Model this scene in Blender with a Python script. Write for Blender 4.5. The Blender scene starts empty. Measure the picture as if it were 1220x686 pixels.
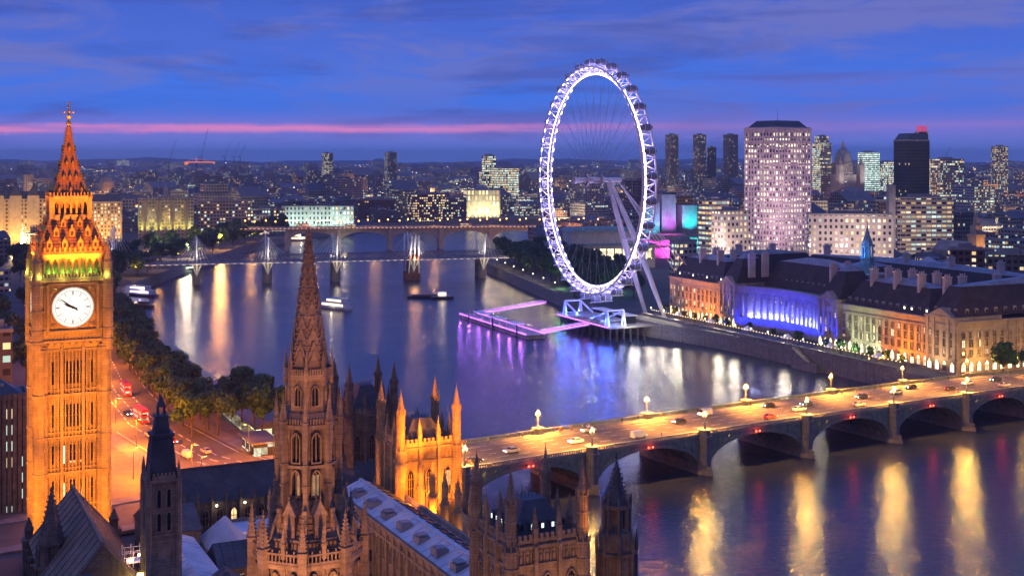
import bpy, math, random
from mathutils import Vector, Matrix
from mathutils.geometry import tessellate_polygon
rad = math.radians
HAZE = .00008
R = random.Random(11)
sc = bpy.context.scene
C = sc.collection

# ------------------------------------------------------------------ camera
cam = bpy.data.objects.new('camera', bpy.data.cameras.new('camera'))
C.objects.link(cam)
cam.location = (0, 0, 85); cam.rotation_euler = (rad(90), 0, 0)
cam.data.sensor_width = 36; cam.data.lens = 36*1500/1220
cam.data.shift_y = -156/1220
cam.data.clip_start = 1; cam.data.clip_end = 40000
sc.camera = cam

# ------------------------------------------------------------------ render look
sc.view_settings.view_transform = 'Standard'
sc.view_settings.look = 'None'
sc.view_settings.exposure = 0.25
sc.view_settings.gamma = 1.0
sc.render.engine = 'CYCLES'
sc.cycles.use_denoising = True
sc.cycles.max_bounces = 5
sc.cycles.diffuse_bounces = 2
sc.cycles.glossy_bounces = 3
sc.cycles.sample_clamp_indirect = 3.0
sc.cycles.caustics_reflective = False
sc.cycles.caustics_refractive = False
sc.cycles.use_light_tree = True

def lin(r, g, b):
    f = lambda c: (c/255/12.92) if c/255 <= .04045 else ((c/255+.055)/1.055)**2.4
    return (f(r), f(g), f(b), 1.0)

class NT:
    """small helper for building node trees"""
    def __init__(s, tree): s.t = tree; s.n = tree.nodes; s.l = tree.links
    def new(s, kind, **kw):
        nd = s.n.new(kind)
        for k, v in kw.items(): setattr(nd, k, v)
        return nd
    def put(s, sock, v):
        if v is None: return
        if hasattr(v, 'is_output'): s.l.new(v, sock)
        else: sock.default_value = v
    def m(s, op, a, b=None, c=None, clamp=False):
        nd = s.n.new('ShaderNodeMath'); nd.operation = op; nd.use_clamp = clamp
        for i, v in enumerate((a, b, c)): s.put(nd.inputs[i], v)
        return nd.outputs[0]
    def vm(s, op, a, b=None, out=0):
        nd = s.n.new('ShaderNodeVectorMath'); nd.operation = op
        s.put(nd.inputs[0], a); s.put(nd.inputs[1], b)
        return nd.outputs[out]
    def xyz(s, v):
        nd = s.n.new('ShaderNodeSeparateXYZ'); s.put(nd.inputs[0], v); return nd.outputs
    def vec(s, x, y, z=0.0):
        nd = s.n.new('ShaderNodeCombineXYZ')
        for i, v in enumerate((x, y, z)): s.put(nd.inputs[i], v)
        return nd.outputs[0]
    def noise(s, vec=None, scale=1.0, detail=3.0, rough=.55, dist=0.0):
        nd = s.n.new('ShaderNodeTexNoise')
        if vec is not None: s.l.new(vec, nd.inputs['Vector'])
        nd.inputs['Scale'].default_value = scale; nd.inputs['Detail'].default_value = detail
        nd.inputs['Roughness'].default_value = rough; nd.inputs['Distortion'].default_value = dist
        return nd.outputs['Fac']
    def ramp(s, fac, stops, mode='LINEAR'):
        nd = s.n.new('ShaderNodeValToRGB'); s.l.new(fac, nd.inputs[0])
        cr = nd.color_ramp; cr.interpolation = mode
        while len(cr.elements) > 1: cr.elements.remove(cr.elements[-1])
        for i, (p, c) in enumerate(stops):
            e = cr.elements[0] if i == 0 else cr.elements.new(p)
            e.position = p; e.color = c if not isinstance(c, (int, float)) else (c, c, c, 1)
        return nd.outputs[0]
    def mix(s, fac, a, b, blend='MIX'):
        nd = s.n.new('ShaderNodeMix'); nd.data_type = 'RGBA'; nd.blend_type = blend
        s.put(nd.inputs[0], fac); s.put(nd.inputs[6], a); s.put(nd.inputs[7], b)
        return nd.outputs[2]
    def step(s, v, a, b):
        nd = s.n.new('ShaderNodeMapRange'); nd.interpolation_type = 'SMOOTHSTEP'
        s.put(nd.inputs[0], v); nd.inputs[1].default_value = a; nd.inputs[2].default_value = b
        return nd.outputs[0]

# ------------------------------------------------------------------ dusk sky (world)
world = bpy.data.worlds.new("World"); sc.world = world
world.use_nodes = True
w = NT(world.node_tree); w.n.clear()
geo = w.new('ShaderNodeTexCoord')
d = w.vm('NORMALIZE', geo.outputs['Generated'])
dx, dy, dz = w.xyz(d)
az = w.m('MULTIPLY', w.m('ARCTAN2', dx, dy), 1500.0)
el = w.m('MULTIPLY', w.m('DIVIDE', dz, w.m('SQRT', w.m('ADD', w.m('MULTIPLY', dx, dx), w.m('MULTIPLY', dy, dy)))), 1500.0)
cv = w.vec(w.m('MULTIPLY', az, .0036), w.m('MULTIPLY', el, .015), 3.1)
base = w.ramp(w.m('DIVIDE', el, 600.0), [
    (0.0, lin(84, 118, 204)), (.03, lin(92, 118, 212)), (.055, lin(98, 116, 212)), (.085, lin(56, 108, 214)),
    (.14, lin(60, 110, 216)), (.22, lin(70, 102, 200)), (.33, lin(62, 92, 190)), (.6, lin(56, 96, 206)), (1.0, lin(58, 98, 212))])
c1 = w.noise(cv, 1.0, 9, .62, .9)
c2 = w.noise(w.vec(w.m('MULTIPLY', az, .0026), w.m('MULTIPLY', el, .022), 9.0), 1.0, 8, .6, .7)
c3 = w.noise(w.vec(w.m('MULTIPLY', az, .012), w.m('MULTIPLY', el, .05), 4.0), 1.0, 6, .65, .5)
upper = w.step(el, 40.0, 130.0)
cm = w.m('MULTIPLY', w.step(w.m('ADD', c1, w.m('MULTIPLY', w.m('SUBTRACT', c3, .5), .22)), .42, .62), w.m('ADD', .3, w.m('MULTIPLY', upper, .7)))
col = w.mix(w.m('MULTIPLY', cm, .85), base, lin(104, 110, 180))
dk = w.m('MULTIPLY', w.step(w.m('ADD', c2, w.m('MULTIPLY', w.m('SUBTRACT', c3, .5), .2)), .48, .68), .62)
col = w.mix(dk, col, lin(62, 80, 162))
# purple bank of cloud to the right
rp = w.m('MULTIPLY', w.step(az, 60.0, 420.0), w.m('MULTIPLY', w.step(el, 20.0, 45.0), w.m('SUBTRACT', 1.0, w.step(el, 75.0, 110.0))))
rp = w.m('MULTIPLY', rp, w.m('ADD', .35, w.step(c2, .4, .6)))
col = w.mix(w.m('MULTIPLY', rp, .6), col, lin(104, 104, 182))
# pink strip of afterglow
wob = w.m('MULTIPLY', w.m('SUBTRACT', w.noise(w.vec(w.m('MULTIPLY', az, .009), 0.0, 1.7), 1.0, 6, .68), .5), 11.0)
slope = w.m('MULTIPLY', az, .004)
pe = w.m('SUBTRACT', w.m('ADD', el, wob), w.m('ADD', 34.0, slope))
wid = w.m('ADD', 3.0, w.m('MULTIPLY', w.noise(w.vec(w.m('MULTIPLY', az, .006), 5.0, 0.0), 1.0, 3), 5.0))
brk = w.noise(w.vec(w.m('MULTIPLY', az, .0045), w.m('MULTIPLY', el, .11), 2.2), 1.0, 4, .6, .4)
pk = w.m('SUBTRACT', 1.0, w.step(w.m('DIVIDE', w.m('ABSOLUTE', pe), wid), .15, 1.4))
pk = w.m('MULTIPLY', pk, w.m('ADD', .5, w.m('MULTIPLY', w.step(brk, .40, .56), .5)))
fade = w.m('ADD', .12, w.m('MULTIPLY', w.m('SUBTRACT', 1.0, w.step(az, -220.0, 300.0)), .88))
col = w.mix(w.m('MULTIPLY', pk, fade), col, lin(226, 134, 192))
glow = w.m('MULTIPLY', w.m('SUBTRACT', 1.0, w.step(w.m('ABSOLUTE', pe), 4.0, 26.0)), .22)
col = w.mix(glow, col, lin(150, 110, 185))
up = w.step(el, 260.0, 1100.0)
col = w.mix(w.m('MULTIPLY', up, .9), col, lin(92, 124, 222))
# the sky behind the viewer is paler and more violet
back = w.step(w.m('MULTIPLY', dy, -1.0), -.25, .8)
col = w.mix(w.m('MULTIPLY', back, .85), col, lin(74, 70, 112))
bg1 = w.new('ShaderNodeBackground'); w.l.new(col, bg1.inputs[0]); bg1.inputs[1].default_value = 1.0
sky = w.new('ShaderNodeTexSky'); sky.sky_type = 'NISHITA'; sky.sun_disc = False
sky.sun_elevation = rad(-4.0); sky.sun_rotation = rad(200)
bg2 = w.new('ShaderNodeBackground'); w.l.new(sky.outputs[0], bg2.inputs[0]); bg2.inputs[1].default_value = .05
add = w.new('ShaderNodeAddShader'); w.l.new(bg1.outputs[0], add.inputs[0]); w.l.new(bg2.outputs[0], add.inputs[1])
out = w.new('ShaderNodeOutputWorld'); w.l.new(add.outputs[0], out.inputs[0])

# faint afterglow from the west, behind and left of the viewer
sd = bpy.data.lights.new('afterglow_sun', 'SUN'); sd.energy = .12; sd.angle = rad(40); sd.color = (1.0, .72, .80)
so = bpy.data.objects.new('afterglow_sun', sd); C.objects.link(so)
so.rotation_euler = (rad(62), 0, rad(-28))

# ------------------------------------------------------------------ object helpers
def obj(name, data, parent=None, loc=(0, 0, 0), rz=0.0):
    o = bpy.data.objects.new(name, data); C.objects.link(o)
    o.location = loc; o.rotation_euler = (0, 0, rz)
    if parent is not None: o.parent = parent
    return o
def tag(o, label=None, cat=None, group=None, kind=None):
    if label: o['label'] = label
    if cat: o['category'] = cat
    if group: o['group'] = group
    if kind: o['kind'] = kind
    return o
def thing(name, label, cat, loc=(0, 0, 0), rz=0.0, group=None):
    return tag(obj(name, None, None, loc, rz), label, cat, group)
KIDS = {}
def copy_tree(o, parent=None):
    c = o.copy(); C.objects.link(c)
    if parent is not None: c.parent = parent
    for ch in list(o.children): copy_tree(ch, c)
    return c
def copy_at(o, loc, rz=0.0, label=None, s=None):
    c = copy_tree(o); c.location = loc; c.rotation_euler = (0, 0, rz)
    if label: c['label'] = label
    if s: c.scale = (s, s, s) if isinstance(s, (int, float)) else s
    return c
ORD = ['first', 'second', 'third', 'fourth', 'fifth', 'sixth', 'seventh', 'eighth', 'ninth', 'tenth', 'eleventh', 'twelfth',
       'thirteenth', 'fourteenth', 'fifteenth', 'sixteenth', 'seventeenth', 'eighteenth', 'nineteenth', 'twentieth']

class MB:
    """collects polygons; build() links them as one mesh object"""
    def __init__(s): s.v = []; s.f = []; s.mi = []; s.M = None
    def add(s, vs, fs, m=0):
        o = len(s.v)
        if s.M is not None: vs = [tuple(s.M @ Vector(v)) for v in vs]
        s.v.extend(vs); s.f.extend([tuple(o+i for i in f) for f in fs]); s.mi.extend([m]*len(fs)); return s
    def box(s, x0, x1, y0, y1, z0, z1, m=0):
        return s.add([(x0,y0,z0),(x1,y0,z0),(x1,y1,z0),(x0,y1,z0),(x0,y0,z1),(x1,y0,z1),(x1,y1,z1),(x0,y1,z1)],
              [(3,2,1,0),(4,5,6,7),(0,1,5,4),(1,2,6,5),(2,3,7,6),(3,0,4,7)], m)
    def cbox(s, cx, cy, z0, z1, sx, sy, rz=0.0, m=0):
        c, q = math.cos(rz), math.sin(rz); P = []
        for z in (z0, z1):
            for a, b in ((-.5,-.5),(.5,-.5),(.5,.5),(-.5,.5)):
                x, y = a*sx, b*sy; P.append((cx+x*c-y*q, cy+x*q+y*c, z))
        return s.add(P, [(3,2,1,0),(4,5,6,7),(0,1,5,4),(1,2,6,5),(2,3,7,6),(3,0,4,7)], m)
    def prism(s, pts, z0, z1, m=0, top=None, mt=None, cap=True):
        n = len(pts); tp = top or pts
        s.add([(p[0],p[1],z0) for p in pts]+[(p[0],p[1],z1) for p in tp], [(i,(i+1)%n,n+(i+1)%n,n+i) for i in range(n)], m)
        if cap:
            s.add([(p[0],p[1],z1) for p in tp], [tuple(range(n))], m if mt is None else mt)
        return s
    def ng(s, n, r0, z0, r1, z1, cx=0, cy=0, rot=None, m=0, sy=1.0):
        rot = math.pi/n if rot is None else rot
        r0 = max(r0, 1e-3); r1 = max(r1, 1e-3)
        a = [rot+2*math.pi*i/n for i in range(n)]
        lo = [(cx+r0*math.cos(t), cy+r0*math.sin(t)*sy) for t in a]; hi = [(cx+r1*math.cos(t), cy+r1*math.sin(t)*sy) for t in a]
        return s.prism(lo, z0, z1, m, hi)
    def lathe(s, prof, n=8, cx=0, cy=0, rot=None, m=0):
        for (r0, z0), (r1, z1) in zip(prof, prof[1:]):
            if abs(z1-z0) < 1e-6: continue
            s.ng(n, r0, z0, r1, z1, cx, cy, rot, m)
        return s
    def bar(s, p, q, r, n=4, r2=None, m=0):
        p = Vector(p); q = Vector(q); dd = (q-p)
        if dd.length < 1e-6: return s
        dd.normalize(); u = dd.orthogonal().normalized()
        if n == 4 and abs(dd.z) < .99: u = dd.cross(Vector((0,0,1))).normalized()
        v = dd.cross(u); r2 = r if r2 is None else r2; P = []
        off = math.pi/4 if n == 4 else 0
        for c, rr in ((p, r), (q, r2)):
            for i in range(n):
                t = off+2*math.pi*i/n; P.append(tuple(c+(u*math.cos(t)+v*math.sin(t))*rr))
        return s.add(P, [(i,(i+1)%n,n+(i+1)%n,n+i) for i in range(n)]+[tuple(range(n))[::-1], tuple(range(n,2*n))], m)
    def quad(s, a, b, c, d_, m=0): return s.add([a,b,c,d_], [(0,1,2,3)], m)
    def tri(s, a, b, c, m=0): return s.add([a,b,c], [(0,1,2)], m)
    def ball(s, c, r, m=0, n=8, k=5, sz=1.0):
        P = []; F = []
        for j in range(k+1):
            t = math.pi*j/k
            for i in range(n):
                a = 2*math.pi*i/n
                P.append((c[0]+r*math.sin(t)*math.cos(a), c[1]+r*math.sin(t)*math.sin(a), c[2]+r*sz*math.cos(t)))
        for j in range(k):
            for i in range(n): F.append((j*n+i, (j+1)*n+i, (j+1)*n+(i+1)%n, j*n+(i+1)%n))
        return s.add(P, F, m)
    def gable(s, x0, x1, y0, y1, z0, z1, m=0, mg=None, axis='x', ov=0.0):
        """ridge roof along axis"""
        if axis == 'x':
            ym = (y0+y1)/2
            P = [(x0,y0,z0),(x1,y0,z0),(x1,y1,z0),(x0,y1,z0),(x0,ym,z1),(x1,ym,z1)]
            s.add(P, [(0,1,5,4),(2,3,4,5)], m); s.add(P, [(1,2,5),(3,0,4)], m if mg is None else mg)
        else:
            xm = (x0+x1)/2
            P = [(x0,y0,z0),(x1,y0,z0),(x1,y1,z0),(x0,y1,z0),(xm,y0,z1),(xm,y1,z1)]
            s.add(P, [(1,2,5,4),(3,0,4,5)], m); s.add(P, [(0,1,4),(2,3,5)], m if mg is None else mg)
        return s
    def hip(s, x0, x1, y0, y1, z0, z1, ix, iy, m=0, mt=None):
        return s.prism([(x0,y0),(x1,y0),(x1,y1),(x0,y1)], z0, z1, m, [(x0+ix,y0+iy),(x1-ix,y0+iy),(x1-ix,y1-iy),(x0+ix,y1-iy)], mt)
    def mesh(s, name, mats, smooth=False):
        me = bpy.data.meshes.new(name); me.from_pydata(s.v, [], s.f)
        for mm in mats: me.materials.append(mm)
        if len(mats) > 1: me.polygons.foreach_set('material_index', s.mi)
        if smooth: me.polygons.foreach_set('use_smooth', [True]*len(me.polygons))
        me.update(); return me
    def build(s, name, mats, parent=None, smooth=False, loc=(0,0,0), rz=0.0):
        if not isinstance(mats, (list, tuple)): mats = [mats]
        return obj(name, s.mesh(name, mats, smooth), parent, loc, rz)

# ------------------------------------------------------------------ materials
MATS = {}
def mat(name, col, rough=.85, var=.3, scale=.5, bump=0.0, metal=0.0, streak=0.0, block=None, col2=None):
    if name in MATS: return MATS[name]
    mt = bpy.data.materials.new(name); mt.use_nodes = True
    t = NT(mt.node_tree); b = t.n['Principled BSDF']
    c = tuple(col)+(1.0,) if len(col) == 3 else col
    pos = t.new('ShaderNodeNewGeometry').outputs['Position']
    n = t.noise(pos, scale, 5, .6)
    dark = tuple(x*(1-var) for x in c[:3])+(1,); lite = tuple(min(1, x*(1+var)) for x in c[:3])+(1,)
    if col2 is not None: lite = tuple(col2)+(1,)
    cc = t.ramp(n, [(.3, dark), (.7, lite)])
    if streak:
        px, py, pz = t.xyz(pos)
        sn = t.noise(t.vec(t.m('MULTIPLY', px, 1.6), t.m('MULTIPLY', py, 1.6), t.m('MULTIPLY', pz, .12)), 1.0, 3)
        cc = t.mix(t.m('MULTIPLY', t.step(sn, .5, .75), streak), cc, tuple(x*.35 for x in c[:3])+(1,))
    hgt = n
    if block:
        br = t.new('ShaderNodeTexBrick'); px, py, pz = t.xyz(pos)
        t.l.new(t.vec(t.m('ADD', px, t.m('MULTIPLY', py, .8)), pz, 0.0), br.inputs['Vector'])
        br.inputs['Color1'].default_value = (1,1,1,1); br.inputs['Color2'].default_value = (.78,.78,.78,1); br.inputs['Mortar'].default_value = (.5,.5,.5,1)
        br.inputs['Scale'].default_value = 1.0; br.inputs['Brick Width'].default_value = block[0]; br.inputs['Row Height'].default_value = block[1]
        br.inputs['Mortar Size'].default_value = .03
        cc = t.mix(.8, cc, br.outputs['Color'], 'MULTIPLY')
    t.l.new(cc, b.inputs['Base Color'])
    b.inputs['Roughness'].default_value = rough; b.inputs['Metallic'].default_value = metal
    if bump:
        bp = t.new('ShaderNodeBump'); bp.inputs['Strength'].default_value = bump; bp.inputs['Distance'].default_value = .2
        t.l.new(hgt, bp.inputs['Height']); t.l.new(bp.outputs[0], b.inputs['Normal'])
    MATS[name] = mt; return mt

def glow(name, col, strength, spec=None):
    """something that gives off light: a lamp globe, a lit window"""
    if name in MATS: return MATS[name]
    mt = bpy.data.materials.new(name); mt.use_nodes = True
    b = mt.node_tree.nodes['Principled BSDF']
    b.inputs['Base Color'].default_value = (.1,.1,.1,1); b.inputs['Roughness'].default_value = .3
    b.inputs['Emission Color'].default_value = tuple(col)+(1,); b.inputs['Emission Strength'].default_value = strength
    mt.cycles.emission_sampling = 'NONE'
    MATS[name] = mt; return mt

def pane(name, col, strength, lit=1.0, cell=3.0):
    """window glass: some panes lit from within (varying brightness), others dark"""
    if name in MATS: return MATS[name]
    mt = bpy.data.materials.new(name); mt.use_nodes = True
    t = NT(mt.node_tree); b = t.n['Principled BSDF']
    oi = t.new('ShaderNodeObjectInfo'); pos = t.new('ShaderNodeNewGeometry').outputs['Position']
    wn = t.new('ShaderNodeTexWhiteNoise'); wn.noise_dimensions = '3D'
    t.l.new(t.vm('FLOOR', t.vm('DIVIDE', pos, (cell, cell, cell))), wn.inputs['Vector'])
    on = t.m('LESS_THAN', wn.outputs['Value'], lit)
    r2, g2, b2 = t.xyz(wn.outputs['Color'])
    n = t.noise(pos, 1.3, 2)
    st = t.m('MULTIPLY', on, t.m('MULTIPLY', t.m('ADD', .35, g2), t.m('MULTIPLY', n, 2*strength)))
    b.inputs['Base Color'].default_value = (.02,.022,.03,1); b.inputs['Roughness'].default_value = .12
    b.inputs['Emission Color'].default_value = tuple(col)+(1,)
    t.l.new(st, b.inputs['Emission Strength'])
    mt.cycles.emission_sampling = 'NONE'
    MATS[name] = mt; return mt

def facade(name, wall, lit=.15, cw=3.2, ch=3.5, strength=1.6, tint=0.5, cold=.35, wvar=.5, wf=.62, hf=.5, row=0.0, roofc=None):
    """outer wall with a grid of windows, some lit; works on any upright box"""
    if name in MATS: return MATS[name]
    mt = bpy.data.materials.new(name); mt.use_nodes = True
    t = NT(mt.node_tree); b = t.n['Principled BSDF']
    g = t.new('ShaderNodeNewGeometry'); pos = g.outputs['Position']; nor = g.outputs['True Normal']
    nx, ny, nz = t.xyz(nor); px, py, pz = t.xyz(pos)
    tang = t.vm('NORMALIZE', t.vm('CROSS_PRODUCT', nor, (0,0,1)))
    u = t.m('DIVIDE', t.vm('DOT_PRODUCT', pos, tang, 1), cw)
    v = t.m('DIVIDE', pz, ch)
    cu = t.m('FLOOR', u); cv = t.m('FLOOR', v); fu = t.m('FRACT', u); fv = t.m('FRACT', v)
    vert = t.m('LESS_THAN', t.m('ABSOLUTE', nz), .5)
    win = t.m('MULTIPLY', t.m('LESS_THAN', t.m('ABSOLUTE', t.m('SUBTRACT', fu, .5)), wf/2), t.m('LESS_THAN', t.m('ABSOLUTE', t.m('SUBTRACT', fv, .5)), hf/2))
    win = t.m('MULTIPLY', win, vert)
    wn = t.new('ShaderNodeTexWhiteNoise'); wn.noise_dimensions = '3D'
    t.l.new(t.vec(cu, cv, t.m('FLOOR', t.m('MULTIPLY', t.m('ADD', nx, t.m('MULTIPLY', ny, 3.0)), 20.0))), wn.inputs['Vector'])
    bl = t.new('ShaderNodeTexWhiteNoise'); bl.noise_dimensions = '3D'
    oi = t.new('ShaderNodeObjectInfo')
    t.l.new(t.vec(t.m('FLOOR', t.m('DIVIDE', px, 70.0)), t.m('FLOOR', t.m('DIVIDE', py, 110.0)), t.m('MULTIPLY', oi.outputs['Random'], 50.0)), bl.inputs['Vector'])
    rw = t.new('ShaderNodeTexWhiteNoise'); rw.noise_dimensions = '2D'
    t.l.new(t.vec(cv, t.m('FLOOR', t.m('DIVIDE', u, 9.0))), rw.inputs['Vector'])
    br, bg_, bb = t.xyz(bl.outputs['Color']); wr, wg, wb = t.xyz(wn.outputs['Color'])
    thr = t.m('MULTIPLY', t.m('ADD', .25, t.m('MULTIPLY', t.m('POWER', br, 2.0), 2.6)), lit)
    if row: thr = t.m('ADD', thr, t.m('MULTIPLY', t.m('LESS_THAN', rw.outputs['Value'], row), .6))
    on = t.m('MULTIPLY', win, t.m('LESS_THAN', wn.outputs['Value'], thr))
    warm = t.mix(wg, (1.0,.62,.22,1), (1.0,.86,.55,1))
    cc = t.mix(t.m('LESS_THAN', wb, cold), warm, (.75,1.0,.85,1))
    st = t.m('MULTIPLY', on, t.m('MULTIPLY', t.m('ADD', .3, wr), strength))
    k = t.m('ADD', 1-wvar/2, t.m('MULTIPLY', bb, wvar))
    nn = t.noise(pos, .15, 4)
    wc = t.mix(1.0, tuple(wall)+(1,), t.ramp(nn, [(.3, .7), (.7, 1.15)]), 'MULTIPLY')
    kk = t.new('ShaderNodeCombineColor')
    for i in range(3): t.l.new(k, kk.inputs[i])
    wc = t.mix(1.0, wc, kk.outputs[0], 'MULTIPLY')
    if roofc: wc = t.mix(vert, tuple(roofc)+(1,), wc)
    bc = t.mix(win, wc, (.02,.022,.03,1))
    t.l.new(bc, b.inputs['Base Color'])
    t.l.new(t.m('SUBTRACT', .85, t.m('MULTIPLY', win, .7)), b.inputs['Roughness'])
    t.l.new(cc, b.inputs['Emission Color']); t.l.new(st, b.inputs['Emission Strength'])
    mt.cycles.emission_sampling = 'NONE'
    MATS[name] = mt; return mt

WATERZ, GZ = -6.0, 1.5
def at(px, py, z=GZ):
    Y = 1500*(85-z)/(py-187); return ((px-610)*Y/1500, Y)
def ax(px, Y): return (px-610)*Y/1500
def az_(py, Y): return 85-(py-187)*Y/1500

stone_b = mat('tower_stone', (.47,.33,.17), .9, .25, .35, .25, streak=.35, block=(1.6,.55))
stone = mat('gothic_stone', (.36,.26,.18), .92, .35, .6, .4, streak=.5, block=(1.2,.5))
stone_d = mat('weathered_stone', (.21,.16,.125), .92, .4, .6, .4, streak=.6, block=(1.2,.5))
iron = mat('cast_iron_roof', (.07,.075,.085), .6, .3, .8, .2)
rooft = mat('iron_tile', (.36,.17,.075), .55, .3, 1.2, .3, block=(.9,.6))
gold = mat('gilding', (.75,.48,.14), .35, .2, 2, metal=.8)
slate = mat('slate', (.075,.08,.095), .65, .35, .35, .3, block=(1.0,.45))
lead = mat('lead_sheet', (.24,.25,.28), .5, .3, .25, .2)
leadp = mat('pale_roof_sheet', (.62,.62,.66), .6, .2, .2, .1)
roofdark = mat('dark_tile', (.05,.036,.038), .8, .4, .25, .3, block=(1.2,.6))
portland = mat('pale_limestone', (.38,.32,.25), .88, .22, .25, .2, streak=.4, block=(2.2,.8))
granite = mat('granite', (.24,.23,.22), .8, .25, .6, .25, streak=.5, block=(2.0,.8))
greenp = mat('green_iron', (.20,.25,.20), .6, .25, .5, .1, streak=.4)
asphalt = mat('asphalt', (.085,.08,.075), .8, .3, .3, .15)
paving = mat('paving', (.2,.19,.18), .85, .25, .4, .1, block=(1.2,.8))
paint = mat('road_paint', (.7,.7,.66), .7, .15, 1.5)
groundm = mat('urban_ground', (.06,.062,.065), .9, .4, .03, .1)
brick = mat('brick', (.22,.10,.065), .9, .3, .4, .2, block=(.6,.25))
concrete = mat('concrete', (.32,.31,.30), .85, .2, .2, .15, streak=.4)
white = mat('white_paint', (.78,.78,.8), .45, .08, .5)
steel = mat('dark_steel', (.06,.065,.075), .5, .25, .7)
grey = mat('grey_steel', (.3,.31,.33), .5, .2, .6)
black = mat('black_paint', (.02,.02,.022), .4, .2, 1)
rubber = mat('rubber', (.015,.015,.015), .9, .2, 1)
glassd = mat('dark_glass', (.02,.024,.032), .1, .3, .2)
wood = mat('timber', (.16,.11,.07), .85, .35, .5, .2)
bark = mat('bark', (.06,.045,.035), .95, .3, 1.5, .3)
copper = mat('green_copper', (.18,.30,.27), .7, .25, .6, .1)

# ------------------------------------------------------------------ water and ground
def water_mat():
    mt = bpy.data.materials.new('river_water'); mt.use_nodes = True
    t = NT(mt.node_tree); b = t.n['Principled BSDF']
    pos = t.new('ShaderNodeNewGeometry').outputs['Position']
    b.inputs['Base Color'].default_value = (.02,.03,.06,1)
    b.inputs['IOR'].default_value = 1.33
    sw = t.noise(t.vm('MULTIPLY', pos, (.010,.017,0)), 1.0, 4, .6, .8)
    t.l.new(t.ramp(sw, [(.35,.16), (.65,.21)]), b.inputs['Roughness'])
    n1 = t.noise(t.vm('MULTIPLY', pos, (.22,.30,0)), 1.0, 4, .6, .3)
    n2 = t.noise(t.vm('MULTIPLY', pos, (.8,1.2,0)), 1.0, 3, .6, .4)
    hh = t.m('ADD', t.m('MULTIPLY', n1, .55), t.m('MULTIPLY', n2, .62))
    bp = t.new('ShaderNodeBump'); bp.inputs['Strength'].default_value = .45; bp.inputs['Distance'].default_value = .5
    t.l.new(hh, bp.inputs['Height']); t.l.new(bp.outputs[0], b.inputs['Normal'])
    return mt
RIVER_L = [(60,-200),(36,150),(28,215),(2,268),(-24,322),(-50,352),(-80,376),(-128,478),(-190,628),(-250,805),(-256,973),(-251,1214),(-238,1371),(-168,1574),(-11,1700),(260,1740),(700,1700)]
RIVER_R = [(700,1500),(300,1500),(120,1440),(50,1350),(8,1250),(-18,1120),(-22,1000),(-16,973),(28,773),(45,716),(57,655),(98,598),(130,536),(152,487),(172,447),(180,437),(260,330),(420,150),(520,-200)]
wb = MB(); wb.quad((-1400,-400,WATERZ),(1600,-400,WATERZ),(1600,2200,WATERZ),(-1400,2200,WATERZ))
tag(wb.build('river_water', water_mat()), 'wide dark blue river reflecting the city lights', 'river', kind='structure')

gpoly = [(-14000,-1500),(60,-1500)] + RIVER_L + RIVER_R + [(520,-1500),(14000,-1500),(14000,16000),(-14000,16000)]
tris = tessellate_polygon([[Vector((x,y,0)) for x, y in gpoly]])
gm = MB()
gm.add([(x,y,GZ) for x, y in gpoly], [tuple(t) for t in tris], 0)
for k in range(1, len(RIVER_L)+len(RIVER_R)+2):
    a, b_ = gpoly[k], gpoly[k+1]
    gm.quad((a[0],a[1],WATERZ-3),(b_[0],b_[1],WATERZ-3),(b_[0],b_[1],GZ),(a[0],a[1],GZ), 1)
tag(gm.build('ground', [groundm, granite]), 'dark city ground on both banks with stone embankment sides', 'ground', kind='structure')

hm = MB(); hx = [-9000+300*i for i in range(61)]
hh = [48+14*math.sin(x*.0011)+14*math.sin(x*.0031+1)+9*math.sin(x*.0083+2) for x in hx]
for i in range(60):
    hm.quad((hx[i],11500,0),(hx[i+1],11500,0),(hx[i+1],13500,hh[i+1]),(hx[i],13500,hh[i]))
    hm.quad((hx[i],13500,hh[i]),(hx[i+1],13500,hh[i+1]),(hx[i+1],15500,0),(hx[i],15500,0))
tag(hm.build('hills', mat('far_hills', (.03,.045,.04), .95, .3, .004)), 'low dark hills along the horizon', 'hills', kind='structure')

def in_poly(x, y, P):
    c = False; n = len(P)
    for i in range(n):
        (x1,y1),(x2,y2) = P[i], P[(i+1)%n]
        if (y1 > y) != (y2 > y) and x < (x2-x1)*(y-y1)/(y2-y1)+x1: c = not c
    return c
RIVER = RIVER_L + RIVER_R

def light(kind, loc, power, col, parent=None, aim=None, angle=60, blend=.6, size=.4, name=None):
    ld = bpy.data.lights.new(name or ('flood_or_fill_lamp' if kind == 'SPOT' else 'lamp_or_fill_light'), kind)
    ld.energy = power; ld.color = col; ld.shadow_soft_size = size
    if kind == 'SPOT': ld.spot_size = rad(angle); ld.spot_blend = blend
    o = bpy.data.objects.new(ld.name, ld); C.objects.link(o); o.location = loc
    if aim is not None: o.rotation_euler = (Vector(aim)-Vector(loc)).to_track_quat('-Z', 'Y').to_euler()
    if parent is not None: o.parent = parent
    return o
ORANGE = (1.0,.42,.07); SODIUM = (1.0,.5,.13); WARM = (1.0,.72,.35); COOL = (.85,.95,1.0)

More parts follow.
